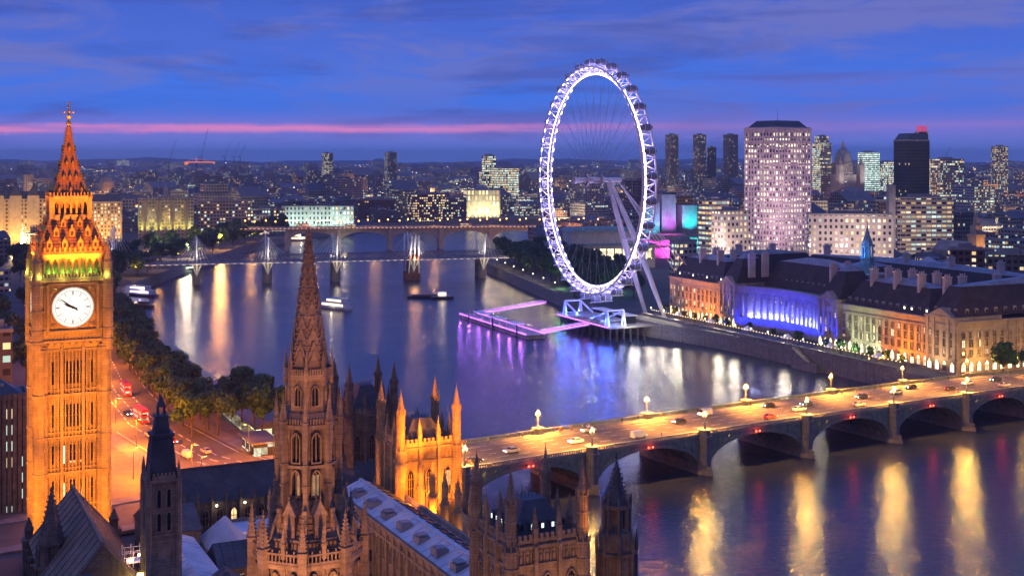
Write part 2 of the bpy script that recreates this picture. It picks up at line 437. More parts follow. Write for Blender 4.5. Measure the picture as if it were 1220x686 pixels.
# windows --------------------------------------------------------------
WM = {}
def win_mesh(key, w_, h, arch, mf, mp, d_=.18, fr=.14, nx=2, ny=2):
    """one window, outside facing -y, sill centre at the origin: raised stone frame, glass, glazing bars"""
    if key in WM: return WM[key]
    mb = MB(); hw = w_/2
    def outline(hw, h, dy):
        P = [(-hw, 0), (hw, 0)]
        if arch:
            hs = h-hw*1.3
            for i in range(0, 7):
                t = i/6*math.pi; xx = math.cos(t)*hw
                zz = hs+(h-hs)*(1-abs(xx/hw)**1.6)**.75 if abs(xx) < hw else hs
                P.append((xx, zz))
        else: P += [(hw, h), (-hw, h)]
        return P
    ou = outline(hw, h, 0); inn = [(x*(hw-fr)/hw, fr+(z)*(h-2*fr)/h) for x, z in ou]; n = len(ou)
    f0 = [(x,-d_,z) for x, z in ou]; f1 = [(x,-d_,z) for x, z in inn]; b0 = [(x,.05,z) for x, z in ou]; b1 = [(x,-.02,z) for x, z in inn]
    mb.add(f0+f1, [(i,(i+1)%n,n+(i+1)%n,n+i) for i in range(n)], 0)
    mb.add(b0+f0, [(i,(i+1)%n,n+(i+1)%n,n+i) for i in range(n)], 0)
    mb.add(f1+b1, [(i,(i+1)%n,n+(i+1)%n,n+i) for i in range(n)], 0)
    mb.add(b1, [tuple(range(n))], 1)
    bw = min(.06, w_*.05)
    for i in range(1, nx): 
        x = -hw+fr+(w_-2*fr)*i/nx; mb.box(x-bw, x+bw, -d_*.6, -.021, fr, (h-fr)*(.97 if arch and abs(x) < hw*.2 else (.86 if arch else 1)), 0)
    for j in range(1, ny):
        z = fr+(h-2*fr)*j/ny
        if arch and z > h-hw*1.3: continue
        mb.box(-hw+fr, hw-fr, -d_*.5, -.022, z-bw, z+bw, 0)
    WM[key] = mb.mesh('window', [mf, mp]); return WM[key]

def put_many(root, name, items, cap=100):
    """items: (mesh, x, y, z, rz[, scale]); each its own child up to cap (those nearest the viewer), the rest one 'stuff' part"""
    Mx = Matrix.Translation(root.location) @ Matrix.Rotation(root.rotation_euler[2], 4, 'Z')
    items = sorted(items, key=lambda it: (Mx @ Vector(it[1:4])).length)
    # those turned away from the viewer come last
    def away(it):
        p = Mx @ Vector(it[1:4]); a = root.rotation_euler[2]+it[4]; nrm = Vector((math.sin(a), -math.cos(a), 0))
        return 0 if nrm.dot(Vector((0,0,85))-p) > 0 else 1
    items = sorted(items, key=away)
    for it in items[:cap]:
        o = obj(name, it[0], root, it[1:4], it[4])
        if len(it) > 5: o.scale = it[5] if isinstance(it[5], tuple) else (it[5],)*3
    rest = items[cap:]
    if rest:
        mb = MB(); mats = []
        for it in rest:
            s_ = it[5] if len(it) > 5 else 1
            s_ = s_ if isinstance(s_, tuple) else (s_,)*3
            mx = Matrix.Translation(it[1:4]) @ Matrix.Rotation(it[4], 4, 'Z') @ Matrix.Diagonal((*s_, 1))
            loc = []
            for mm in it[0].materials:
                if mm not in mats: mats.append(mm)
                loc.append(mats.index(mm))
            vs = [tuple(mx @ v.co) for v in it[0].vertices]
            for p in it[0].polygons: pass
            o0 = len(mb.v); mb.v.extend(vs)
            for p in it[0].polygons:
                mb.f.append(tuple(o0+i for i in p.vertices)); mb.mi.append(loc[p.material_index] if loc else 0)
        tag(mb.build(name, mats, root), kind='stuff')

def face_ang(a): return a+math.pi/2          # rz that turns the -y side towards direction a

def finial(mb, x, y, z, h, m=0, r=None):
    r = r or h*.05
    mb.ng(5, r, z, r*.5, z+h*.6, x, y, m=m)
    mb.ball((x, y, z+h*.45), r*2.4, m, 6, 4); mb.ball((x, y, z+h*.75), r*1.6, m, 6, 4); mb.ng(4, r*.6, z+h*.6, r*.2, z+h, x, y, m=m)
def crockets(mb, x, y, z0, r0, z1, r1, n, k, s, m=0, rot=None):
    rot = math.pi/n if rot is None else rot
    for j in range(k):
        t = (j+.5)/k; z = z0+(z1-z0)*t; r = r0+(r1-r0)*t
        for i in range(n):
            a = rot+2*math.pi*i/n
            mb.cbox(x+math.cos(a)*(r+s*.25), y+math.sin(a)*(r+s*.25), z-s*.4, z+s*.4, s, s*.7, a, m)
def pinnacle(mb, x, y, z, w_, h, m=0, n=4, rot=None):
    """gothic pinnacle: panelled shaft, little gables, crocketed spirelet, finial"""
    r = w_/2*(1.414 if n == 4 else 1.08)
    hs = h*.42
    mb.ng(n, r, z, r, z+hs, x, y, rot, m); mb.ng(n, r*1.25, z+hs, r*1.25, z+hs+w_*.18, x, y, rot, m)
    mb.ng(n, r*.95, z+hs+w_*.18, r*.12, z+h*.9, x, y, rot, m)
    crockets(mb, x, y, z+hs+w_*.3, r*.9, z+h*.86, r*.15, n, max(3, int(h*.5/(w_*.55))), w_*.2, m, rot)
    mb.ball((x, y, z+h*.91), w_*.2, m, 6, 4); mb.ng(4, w_*.06, z+h*.9, w_*.03, z+h, x, y, m=m)

# evening air: one closed box of thin even haze round everything
hz = MB(); hz.box(-15000, 15000, -1600, 16500, WATERZ-11, 165)
hzm = bpy.data.materials.new('evening_haze'); hzm.use_nodes = True
ht = NT(hzm.node_tree); ht.n.clear()
pv = ht.new('ShaderNodeVolumePrincipled'); pv.inputs['Color'].default_value = (.62,.74,1.0,1); pv.inputs['Density'].default_value = HAZE; pv.inputs['Anisotropy'].default_value = .2
ho = ht.new('ShaderNodeOutputMaterial'); ht.l.new(pv.outputs[0], ho.inputs['Volume'])
tag(hz.build('haze', hzm), 'thin blue evening haze over the whole city', 'haze', kind='stuff')

# ================================================================== the clock tower
A26 = rad(26)
pane_warm = pane('pane_warm', (1.0,.72,.38), 2.2, .55)
pane_dim = pane('pane_dim', (1.0,.62,.28), 1.4, .25)
pane_dark = pane('pane_dark', (1.0,.6,.3), .8, .06)
pane_lit = pane('pane_lit', (1.0,.80,.5), 3.0, .95)

ct = thing('clock_tower', 'tall gothic clock tower floodlit orange with a glowing white dial', 'clock tower', (-91.2, 259, GZ), A26)
def zc(z): return z-GZ
def rot4(mb, fn):
    for k in range(4):
        mb.M = Matrix.Rotation(k*math.pi/2, 4, 'Z'); fn(mb)
    mb.M = None
sh = MB(); HB = 6.1
sh.box(-HB, HB, -HB, HB, 0, zc(47.2))
def shaft_face(mb):
    for i in range(-7, 8):
        x = i*.68
        big = i in (-3, 3); p = .55 if big else .34; ww = .3 if big else .12
        mb.box(x-ww, x+ww, -HB-p, -HB+.02, .5, zc(47.0), 0)
    for z, hh_, p in ((6,.6,.55),(12.6,.35,.4),(13.6,.3,.4),(20,.5,.5),(21,.25,.35),(27.2,.35,.42),(28.2,.3,.42),(35.6,.5,.5),(36.8,.25,.35),(44.6,.4,.5)):
        mb.box(-HB-.25, HB+.25, -HB-p, -HB+.015, z, z+hh_, 0)
    for z in (13.2, 20.7, 27.8, 36.3):
        for i in range(-8, 8):
            x = (i+.5)*.68
            mb.box(x-.17, x+.17, -HB-.3, -HB+.01, z-1.5, z-.35, 0)
            mb.tri((x-.3,-HB-.16,z-2.0),(x+.3,-HB-.16,z-2.0),(x,-HB-.16,z-1.5), 0)
rot4(sh, shaft_face)
sh.build('shaft', stone_b, ct)
for sx in (-1, 1):
    for sy in (-1, 1):
        b = MB(); b.ng(8, 1.45, 0, 1.35, zc(47.2))
        for z in (6, 12.6, 20, 27.2, 35.6, 44.6): b.ng(8, 1.62, z, 1.62, z+.5)
        for i in range(8):
            a = i*math.pi/4+math.pi/8; b.cbox(1.36*math.cos(a), 1.36*math.sin(a), .5, zc(46.5), .2, .2, a)
        b.build('corner_buttress', stone_b, ct, loc=(sx*HB, sy*HB, 0))
slit = win_mesh('slit', .5, 4.6, False, stone_b, pane_dark, .1, .05, 1, 2)
slitl = win_mesh('slit_lit', .5, 3.6, False, stone_b, pane_lit, .1, .05, 1, 2)
its = []
for k in (0, 3):
    a = k*math.pi/2; n = (math.sin(a), -math.cos(a)); tx = (math.cos(a), math.sin(a))
    for zi, z in enumerate((7.2, 14.6, 22.0, 29.3, 37.9)):
        for x in (-3.74, -1.7, -1.02, -.34, .34, 1.02, 1.7, 3.74):
            if abs(x) in (1.02,) and zi < 3: continue
            lit_ = (k == 0 and x == -1.7 and zi in (1, 2))
            its.append((slitl if lit_ else slit, n[0]*(HB+.05)+tx[0]*x, n[1]*(HB+.05)+tx[1]*x, z, a))
put_many(ct, 'window', its)

cs = MB(); HC = 6.75
cs.prism([(-HB-.2,-HB-.2),(HB+.2,-HB-.2),(HB+.2,HB+.2),(-HB-.2,HB+.2)], zc(46.0), zc(47.8), 0, [(-HC,-HC),(HC,-HC),(HC,HC),(-HC,HC)])
cs.box(-HC, HC, -HC, HC, zc(47.8), zc(60.3))
def cs_face(mb):
    for z, hh_, p in ((zc(47.9),.45,.4),(zc(50.1),.3,.3),(zc(59.0),.3,.25),(zc(60.0),.5,.7)):
        mb.box(-HC-.3, HC+.3, -HC-p, -HC+.01, z, z+hh_, 0)
    for i in range(-9, 10):
        x = i*.68; mb.box(x-.1, x+.1, -HC-.22, -HC+.012, zc(48.4), zc(50.1), 0)
        mb.box(x-.12, x+.12, -HC-.2, -HC+.012, zc(59.3), zc(60.0), 0)
    for i in range(10):
        x = -6.1+i*1.36; mb.ball((x, -HC-.35, zc(47.5)), .26, 0, 6, 4)
    for s in (-1, 1):
        for i in range(4):
            x = s*(5.0+i*.42); mb.box(x-.07, x+.07, -HC-.2, -HC+.011, zc(50.4), zc(59.0), 0)
rot4(cs, cs_face); cs.build('clock_stage', stone_b, ct)
for sx in (-1, 1):
    for sy in (-1, 1):
        b = MB(); b.ng(8, 1.0, zc(46), 1.15, zc(47.8)); b.ng(8, 1.1, zc(47.8), 1.1, zc(61.2))
        for z in (47.9, 50.1, 54, 59, 60.2): b.ng(8, 1.26, zc(z), 1.26, zc(z)+.35)
        b.ng(8, .95, zc(61.2), .9, zc(63.6)); b.ng(8, 1.1, zc(63.6), 1.1, zc(63.9)); b.ng(8, .85, zc(63.9), .08, zc(67.6))
        crockets(b, 0, 0, zc(64.1), .8, zc(67.2), .15, 8, 5, .22); finial(b, 0, 0, zc(67.4), 1.5, 0)
        b.build('corner_turret', stone_b, ct, loc=(sx*HC, sy*HC, 0))
dialw = glow('dial_glass', (1.0,.97,.86), .98)
numer = mat('dial_black', (.015,.015,.02), .5, .1, 2)
ZD = zc(54.85)
for k in (0, 3):
    a = k*math.pi/2; f = MB()
    for h0, h1, y0 in ((4.95, 4.55, -.5), (4.55, 4.35, -.3)):       # square frame
        for q in range(4):
            t = Matrix.Rotation(q*math.pi/2, 4, 'Y'); f.M = t
            f.box(-h0, h0, y0, 0, h1, h0, 0 if h0 > 4.7 else 1)
        f.M = None
    f.box(-4.4, 4.4, -.08, 0, -4.4, 4.4, 2)
    for sx in (-1, 1):
        for sz in (-1, 1):
            f.M = Matrix.Translation((sx*3.6, -.1, sz*3.6)) @ Matrix.Rotation(math.pi/2, 4, 'X')
            f.ng(10, .62, 0, .4, .18, m=1); f.ng(6, .3, .18, .1, .3, m=0); f.M = None
            f.bar((sx*2.9,-.16,sz*4.3), (sx*4.3,-.16,sz*2.9), .08, m=1)
    N = 48
    def ring(r0, r1, y, m):
        P = [];
        for i in range(N):
            t = 2*math.pi*i/N; P += [(r0*math.cos(t), y, r0*math.sin(t)), (r1*math.cos(t), y, r1*math.sin(t))]
        f.add(P, [(2*i, 2*i+1, (2*i+3) % (2*N), (2*i+2) % (2*N)) for i in range(N)], m)
    ring(3.98, 4.3, -.34, 1); ring(3.98, 3.98, -.2, 1)
    P = [(4.3*math.cos(2*math.pi*i/N), y, 4.3*math.sin(2*math.pi*i/N)) for y in (-.34, -.05) for i in range(N)]
    f.add(P, [(i, (i+1) % N, N+(i+1) % N, N+i) for i in range(N)], 1)
    f.add([(3.98*math.cos(2*math.pi*i/N), -.2, 3.98*math.sin(2*math.pi*i/N)) for i in range(N)], [tuple(range(N))], 3)
    ring(3.3, 3.36, -.23, 4); ring(3.86, 3.9, -.23, 4); ring(2.45, 2.49, -.23, 4)
    for i in range(12):
        t = i*math.pi/6; f.M = Matrix.Rotation(t, 4, 'Y')
        f.box(-.05, .05, -.24, -.215, 2.55, 3.25, 4)
        if i % 3 == 0: f.box(-.17, -.1, -.24, -.215, 2.6, 3.2, 4); f.box(.1, .17, -.24, -.215, 2.6, 3.2, 4)
        f.M = None
    for i in range(60):
        f.M = Matrix.Rotation(i*math.pi/30, 4, 'Y'); f.box(-.02, .02, -.24, -.216, 3.4, 3.82, 4); f.M = None
    cf = f.build('clock_face', [stone_b, gold, stone_b, dialw, numer], ct, loc=(math.sin(a)*(HC+.02), -math.cos(a)*(HC+.02), ZD), rz=a)
    for ang, L, wd, tail, y in ((360*9.85/12, 2.0, .22, .9, -.3), (51*6, 3.5, .1, 1.15, -.36)):
        hnd = MB(); hnd.M = Matrix.Rotation(rad(ang), 4, 'Y')
        hnd.add([(-wd,y,-tail),(wd,y,-tail),(wd*.9,y,0),(wd*1.3,y,L*.55),(0,y,L),(-wd*1.3,y,L*.55),(-wd*.9,y,0)], [(0,1,2,3,4,5,6)])
        hnd.M = None; hnd.M = Matrix.Translation((0,y,0)) @ Matrix.Rotation(math.pi/2, 4, 'X'); hnd.ng(10, .3, 0, .25, .06); hnd.M = None
        hnd.build('clock_hand', numer, cf)

bf = MB()
bf.box(-5.1, 5.1, -5.1, 5.1, zc(60.4), zc(65.3)); bf.box(-6.9, 6.9, -6.9, 6.9, zc(60.5), zc(60.9))
def bf_face(mb):
    H_ = 6.35
    mb.box(-H_, H_, -H_, -H_+.7, zc(60.9), zc(61.5)); mb.box(-H_-.1, H_+.1, -H_-.1, -H_+.7, zc(64.5), zc(65.3))
    mb.box(-H_-.4, H_+.4, -H_-.4, -H_+.7, zc(65.0), zc(65.5))
    n = 8
    for i in range(n+1):
        x = -5.3+10.6*i/n; mb.box(x-.2, x+.2, -H_, -H_+.6, zc(61.5), zc(64.5)); mb.box(x-.08, x+.08, -H_-.18, -H_, zc(61), zc(65))
        if i < n:
            xa, xb = x+.2, x+10.6/n-.2; xm = (xa+xb)/2
            for (p, q) in ((xa, xa+.3), (xb, xb-.3)):
                mb.tri((p,-H_+.02,zc(64.5)), (p,-H_+.02,zc(63.7)), (q if abs(q-p) < 9 else p,-H_+.02,zc(64.5)))
    for s in (-1, 1): mb.box(s*5.95-.45, s*5.95+.45, -H_-.05, -H_+.9, zc(60.9), zc(65))
    for i in range(20):
        x = -6.2+i*.65; mb.box(x-.14, x+.14, -6.95, -6.8, zc(60.9), zc(61.6))
rot4(bf, bf_face); bf.build('belfry', stone_b, ct)

lr = MB()
lr.prism([(-6.8,-6.8),(6.8,-6.8),(6.8,6.8),(-6.8,6.8)], zc(65.5), zc(66.1), 0, [(-6.6,-6.6),(6.6,-6.6),(6.6,6.6),(-6.6,6.6)])
def half(z): return 6.5+(3.85-6.5)*(z-66.1)/(72.4-66.1)
lr.ng(4, half(66.1)*1.414, zc(66.1), half(72.4)*1.414, zc(72.4), m=0)
def lr_face(mb):
    for i in range(14):
        x = -6.3+12.6*i/13; mb.box(x-.16, x+.16, -6.85, -6.65, zc(66.0), zc(66.9), 1)
    for j in range(9):
        z = 66.5+j*.66; h0 = half(z); mb.box(-h0-.03, h0+.03, -h0-.06, -h0+.1, zc(z), zc(z)+.07, 1)
    for j in range(11):
        t = j/10.5; z = 66.3+6*t; h0 = half(z); mb.cbox(h0+.12, -h0-.12, zc(z), zc(z)+.5, .42, .3, -math.pi/4, 1)
rot4(lr, lr_face); lr.build('lower_roof', [rooft, gold], ct)
dm = MB(); dm.box(-.5,.5,-.55,.5,0,1.15,0); dm.add([(-.62,-.62,1.1),(.62,-.62,1.1),(0,-.62,2.1),(-.62,.9,1.1),(.62,.9,1.1),(0,.9,2.1)],[(0,1,2),(0,2,5,3),(1,4,5,2)],1)
dm.box(-.25,.25,-.57,-.54,.15,1.0,2); dm.ball((0,-.62,2.25),.13,1,6,4)
dmm = dm.mesh('dormer', [rooft, gold, black]); its = []
for k in (0, 3):
    a = k*math.pi/2
    for z, xs in ((66.7, (-4.4,-1.5,1.5,4.4)), (69.0, (-3.0,0,3.0)), (70.9, (-1.6,1.6))):
        for x in xs:
            h0 = half(z)-.1; its.append((dmm, math.sin(a)*h0+math.cos(a)*x, -math.cos(a)*h0+math.sin(a)*x, zc(z), a, .85 if z > 70 else 1.0))
put_many(ct, 'dormer', its)

ln = MB(); ln.box(-2.7,2.7,-2.7,2.7,zc(72.3),zc(76.6))
def ln_face(mb):
    mb.box(-4.0,4.0,-4.0,-3.4,zc(72.3),zc(73.3)); mb.box(-3.9,3.9,-3.9,-3.3,zc(75.9),zc(76.7)); mb.box(-4.2,4.2,-4.2,-3.3,zc(76.6),zc(77.1))
    for i in range(7):
        x = -3.3+1.1*i; mb.box(x-.2,x+.2,-3.8,-3.35,zc(73.3),zc(75.9))
        if i < 6:
            mb.tri((x+.2,-3.75,zc(75.9)),(x+.2,-3.75,zc(75.2)),(x+.5,-3.75,zc(75.9))); mb.tri((x+.9,-3.75,zc(75.9)),(x+.9,-3.75,zc(75.2)),(x+.6,-3.75,zc(75.9)))
    for s in (-1,): mb.box(s*3.75-.35, s*3.75+.35, -4.05, -3.35, zc(72.4), zc(76.7))
    for i in range(13):
        x = -3.9+.65*i; mb.box(x-.09,x+.09,-4.15,-4.0,zc(77.1),zc(77.8))
rot4(ln, ln_face); ln.build('lantern', stone_b, ct)
sp = MB(); prof = [(3.55,77.0),(2.75,79.2),(1.95,82.0),(1.25,85.2),(.72,88.3),(.36,91.2)]
sp.lathe([(r*1.414, zc(z)) for r, z in prof], 4, m=0)
for (r0,z0),(r1,z1) in zip(prof, prof[1:]): crockets(sp, 0, 0, zc(z0), r0*1.414, zc(z1), r1*1.414, 4, 5, .34, 1)
def sp_face(mb):
    for z, r, xs in ((77.6,3.3,(-2.1,0,2.1)),(80.2,2.45,(-1.2,0.0,1.2)),(83,1.75,(-.6,.6)),(86,1.12,(0,))):
        for x in xs:
            mb.box(x-.22,x+.22,-r-.28,-r+.4,zc(z),zc(z)+.6,0); mb.tri((x-.36,-r-.3,zc(z)+.55),(x+.36,-r-.3,zc(z)+.55),(x,-r-.3,zc(z)+1.35),1)
            mb.quad((x-.36,-r-.3,zc(z)+.55),(x,-r-.3,zc(z)+1.35),(x,-r+.6,zc(z)+1.35),(x-.36,-r+.6,zc(z)+.55),1); mb.quad((x+.36,-r-.3,zc(z)+.55),(x,-r-.3,zc(z)+1.35),(x,-r+.6,zc(z)+1.35),(x+.36,-r+.6,zc(z)+.55),1)
rot4(sp, sp_face)
spo = sp.build('spire', [rooft, gold], ct)
fn = MB(); fn.ng(6,.3,zc(91.2),.14,zc(96.4)); fn.ball((0,0,zc(91.9)),.55,0); fn.ng(8,.5,zc(92.9),.65,zc(93.3))
for q in range(4):
    a = q*math.pi/2; fn.bar((0,0,zc(93.9)),(.85*math.cos(a),.85*math.sin(a),zc(94.2)),.12); fn.ball((.9*math.cos(a),.9*math.sin(a),zc(94.2)),.22,0,6,4)
fn.ball((0,0,zc(95.3)),.3); fn.bar((-.4,0,zc(96)),(.4,0,zc(96)),.08); fn.build('finial', gold, spo)

# floodlights of the clock tower: on the roofs and ground around it
def wpt(root, x, y, z):
    return Matrix.Translation(root.location) @ Matrix.Rotation(root.rotation_euler[2], 4, 'Z') @ Vector((x, y, z))
CTC = (.92,.28,.005)
for lx, ly, lz, azm, pw, an in ((-17,-30,12,14,66000,60),(17,-32,12,16,66000,60),(-15,-31,22,38,72000,50),(15,-33,22,38,72000,50),(-8,-28,30,57,20000,36),(10,-28,30,57,20000,36)):
    light('SPOT', wpt(ct, lx, ly, lz), pw, CTC, aim=wpt(ct, lx*.15, -6, azm), angle=an, blend=.8, size=.6)
for lx, ly, lz, azm, pw in ((-36,-8,12,18,70000),(-40,2,16,40,80000),(-40,0,16,56,40000)):
    light('SPOT', wpt(ct, lx, ly, lz), pw, CTC, aim=wpt(ct, -6, 0, azm), angle=46, blend=.8, size=.6)
for a in (-4.6, 0, 4.6):        # lamps on the belfry ledge washing roof, lantern and spire
    light('SPOT', wpt(ct, a, -9.5, zc(61.5)), 19000, (1.0,.27,.012), aim=wpt(ct, a*.3, -3.6, zc(74)), angle=62, blend=.9, size=.3)
    light('SPOT', wpt(ct, -9.5, a, zc(61.5)), 19000, (1.0,.27,.012), aim=wpt(ct, -3.6, a*.3, zc(74)), angle=62, blend=.9, size=.3)
light('SPOT', wpt(ct, 3, -47, 29), 560000, (1.0,.28,.012), aim=wpt(ct, 0, 0, zc(82)), angle=22, blend=.8, size=.6)
for a in (-3.9, -1.3, 1.3, 3.9):
    light('POINT', wpt(ct, a, -5.6, zc(61.7)), 75, (.35,1.0,.12), size=.15)
    light('POINT', wpt(ct, -5.6, a, zc(61.7)), 75, (.35,1.0,.12), size=.15)
for a in (-6.2, -2, 2, 6.2):
    light('POINT', wpt(ct, a, -8.0, zc(61.2)), 105, (.95,1.0,.2), size=.15)
    light('POINT', wpt(ct, -8.0, a, zc(61.2)), 105, (.95,1.0,.2), size=.15)

# ================================================================== the octagonal spire in front
cs_ = thing('octagonal_spire', 'tall crocketed octagonal stone spire rising in the foreground over the roofs', 'spire', (-20.2, 125, 0), rad(-86.5))
# local +x is a corner of the octagon and points to the viewer
o8 = lambda mb, r0, z0, r1, z1, m=0: mb.ng(8, r0, z0, r1, z1, 0, 0, 0.0, m)
sp = MB()
pr = [(1.95,63.9),(1.62,66.4),(1.2,69.3),(.86,72.0),(.5,74.8),(.2,77.0)]
for (r0,z0),(r1,z1) in zip(pr, pr[1:]):
    o8(sp, r0, z0, r1, z1); crockets(sp, 0, 0, z0, r0, z1, r1, 8, 6, .2, 0, 0.0)
    o8(sp, r1+.1, z1-.12, r1+.1, z1+.06)
    for i in range(8):
        a = i*math.pi/4+math.pi/8; c8 = math.cos(math.pi/8)
        for t in (.2, .6):
            z = z0+(z1-z0)*t; r = (r0+(r1-r0)*t)*c8; s = r*.36
            ca, sa = math.cos(a), math.sin(a); P = lambda u, w_, e: (ca*(r+e)-sa*u, sa*(r+e)+ca*u, z+w_)
            sp.add([P(-s,0,.12),P(s,0,.12),P(0,s*2.6,.02)], [(0,1,2)]); sp.bar(P(-s,0,.1), P(0,s*2.6,.05), .05); sp.bar(P(s,0,.1), P(0,s*2.6,.05), .05)
spo = sp.build('spire_cone', stone, cs_)
f = MB(); finial(f, 0, 0, 76.8, 1.3, 0, .15); f.build('finial', stone, spo)

la = MB()
o8(la, 2.55, 51, 2.5, 58.6); o8(la, 2.95, 58.5, 2.95, 58.9); o8(la, 2.75, 58.9, 2.35, 60.0); o8(la, 2.2, 60.0, 2.15, 63.6); o8(la, 2.45, 63.3, 2.45, 63.7); o8(la, 2.3, 63.7, 1.9, 64.3)
o8(la, 2.9, 54.7, 2.9, 55.0); o8(la, 2.85, 51.2, 2.85, 51.6)
C8 = math.cos(math.pi/8)
for i in range(8):
    a = i*math.pi/4+math.pi/8; n = (math.cos(a), math.sin(a)); t = (-n[1], n[0])
    for u in (-.95, -.8, .8, .95):
        la.cbox(n[0]*2.4+t[0]*u, n[1]*2.4+t[1]*u, 51.4, 58.5, .16, .09, a)
    for z in (58.9, 63.7):          # little pierced parapets
        R_ = 2.85 if z < 60 else 2.4
        for u in (-.9,-.6,-.3,0,.3,.6,.9):
            k = R_*C8; la.cbox(n[0]*k+t[0]*u*R_/2.85, n[1]*k+t[1]*u*R_/2.85, z, z+.55, .12, .14, a)
    la.cbox(n[0]*2.3*C8, n[1]*2.3*C8, 58.2, 58.6, .5, 1.8, a)
la.build('lantern_stage', stone, cs_)
its = []
wl = win_mesh('lancet_tall', 1.02, 3.05, True, stone, pane_dark, .3, .12, 2, 1)
wl2 = win_mesh('lancet_mid', 1.02, 2.7, True, stone, pane_dark, .3, .12, 2, 1)
wl3 = win_mesh('lancet_small', .85, 2.1, True, stone, pane_dark, .25, .1, 2, 1)
wl4 = win_mesh('niche_window', .8, 1.7, True, stone, pane_dark, .2, .12, 2, 1)
wl5 = win_mesh('gallery_window', .95, 3.4, True, stone, pane('pane_amber', (1.0,.42,.1), .5, .6), .3, .12, 2, 2)
for i in range(8):
    a = i*math.pi/4+math.pi/8
    if math.cos(a) < -.2: continue
    n = (math.cos(a), math.sin(a)); t = (-n[1], n[0])
    its += [(wl, n[0]*2.53*C8, n[1]*2.53*C8, 55.15, face_ang(a)), (wl2, n[0]*2.56*C8, n[1]*2.56*C8, 51.9, face_ang(a)), (wl3, n[0]*2.19*C8, n[1]*2.19*C8, 60.6, face_ang(a))]
    its.append((wl4, n[0]*4.05*C8, n[1]*4.05*C8, 48.9, face_ang(a)))
    for u in (-.95, .95): its.append((wl5, n[0]*5.12*C8+t[0]*u, n[1]*5.12*C8+t[1]*u, 41.9, face_ang(a)))
put_many(cs_, 'window', its)
sk = MB(); o8(sk, 4.3, 46.4, 4.1, 48.0); o8(sk, 4.1, 48.0, 2.8, 51.2); o8(sk, 4.45, 47.9, 4.4, 48.2)
for i in range(8):
    a = i*math.pi/4+math.pi/8; n = (math.cos(a), math.sin(a)); t = (-n[1], n[0])
    k = 3.85*C8
    sk.cbox(n[0]*k, n[1]*k, 48.0, 50.5, .7, 1.15, a); 
    ca, sa = n; P = lambda e, u, z: (ca*e-sa*u, sa*e+ca*u, z)
    sk.add([P(k+.42,-.75,50.4),P(k+.42,.75,50.4),P(k+.42,0,51.9),P(k-1.2,-.75,50.4),P(k-1.2,.75,50.4),P(k-1.2,0,51.9)], [(0,1,2),(0,2,5,3),(1,4,5,2)])
    finial(sk, ca*(k+.35), sa*(k+.35), 51.8, .9)
    for j in range(5): sk.cbox(n[0]*(4.0-j*.24)*C8, n[1]*(4.0-j*.24)*C8, 48.3+j*.55, 48.38+j*.55, .1, 3.0-j*.2, a)
sk.build('stone_skirt', stone, cs_)
ba = MB(); o8(ba, 5.2, 10, 5.1, 45.7); o8(ba, 5.5, 45.6, 5.6, 46.1); o8(ba, 5.35, 40.9, 5.35, 41.3); o8(ba, 6.4, 10, 6.4, 40.0); o8(ba, 6.4, 40.0, 5.2, 41.6)
for i in range(8):
    a = i*math.pi/4+math.pi/8; n = (math.cos(a), math.sin(a)); t = (-n[1], n[0])
    for u in (-1.95, -.0, 1.95): ba.cbox(n[0]*5.05*C8*1.01+t[0]*u, n[1]*5.05*C8*1.01+t[1]*u, 41.5, 45.6, .3, .2, a)
ba.build('lower_stage', stone, cs_)
ga = MB()
for i in range(8):
    a = i*math.pi/4+math.pi/8; n = (math.cos(a), math.sin(a)); t = (-n[1], n[0]); k = 5.45*C8
    ga.cbox(n[0]*k, n[1]*k, 46.1, 46.35, .2, 4.2, a); ga.cbox(n[0]*k, n[1]*k, 46.95, 47.15, .24, 4.2, a)
    for j in range(11): ga.cbox(n[0]*k+t[0]*(-1.95+j*.39), n[1]*k+t[1]*(-1.95+j*.39), 46.3, 46.95 if j % 2 else 47.45, .16, .13, a)
ga.build('gallery_parapet', stone, cs_)
pm = {}
for key, ww, hh_ in (('outer', .8, 6.6), ('inner', .5, 5.2), ('top', .36, 3.6)):
    b = MB(); pinnacle(b, 0, 0, 0, ww, hh_); pm[key] = b.mesh('pinnacle', [stone])
for i in range(8):
    a = i*math.pi/4
    obj('pinnacle', pm['outer'], cs_, (5.55*math.cos(a), 5.55*math.sin(a), 44.6), a)
    obj('pinnacle', pm['inner'], cs_, (3.15*math.cos(a), 3.15*math.sin(a), 57.0), a)
    obj('pinnacle', pm['top'], cs_, (2.25*math.cos(a), 2.25*math.sin(a), 62.6), a)
    b = MB(); c_, s_ = math.cos(a), math.sin(a)
    b.bar((5.4*c_,5.4*s_,47.0),(4.3*c_,4.3*s_,49.4),.17); b.bar((4.3*c_,4.3*s_,49.4),(2.9*c_,2.9*s_,51.8),.17)
    b.cbox(3.0*c_,3.0*s_,50.8,57.2,.62,.42,a); b.cbox(2.75*c_,2.75*s_,57.2,58.6,.5,.36,a)
    b.cbox(5.5*c_,5.5*s_,10,44.8,1.0,.9,a); b.cbox(3.55*c_,3.55*s_,46.4,50.9,.5,.4,a)
    for z in (53, 55.0): b.cbox(3.02*c_,3.02*s_,z,z+.2,.72,.52,a)
    b.build('buttress', stone, cs_)
    if math.cos(a+math.pi/8) > -.3:
        a2 = a+math.pi/8; b = MB(); pinnacle(b, 0, 0, 0, .42, 3.4); b.build('pinnacle', stone, cs_, loc=(5.35*C8*math.cos(a2), 5.35*C8*math.sin(a2), 46.6), rz=a2)
for ax_, ay_, pw in ((-9,-26,36000),(10,-22,24000)):
    light('SPOT', (-20.2+ax_, 125+ay_, 30), pw*1.0, (1.0,.40,.16), aim=(-20.2, 125, 54), angle=44, blend=.9, size=1.0)
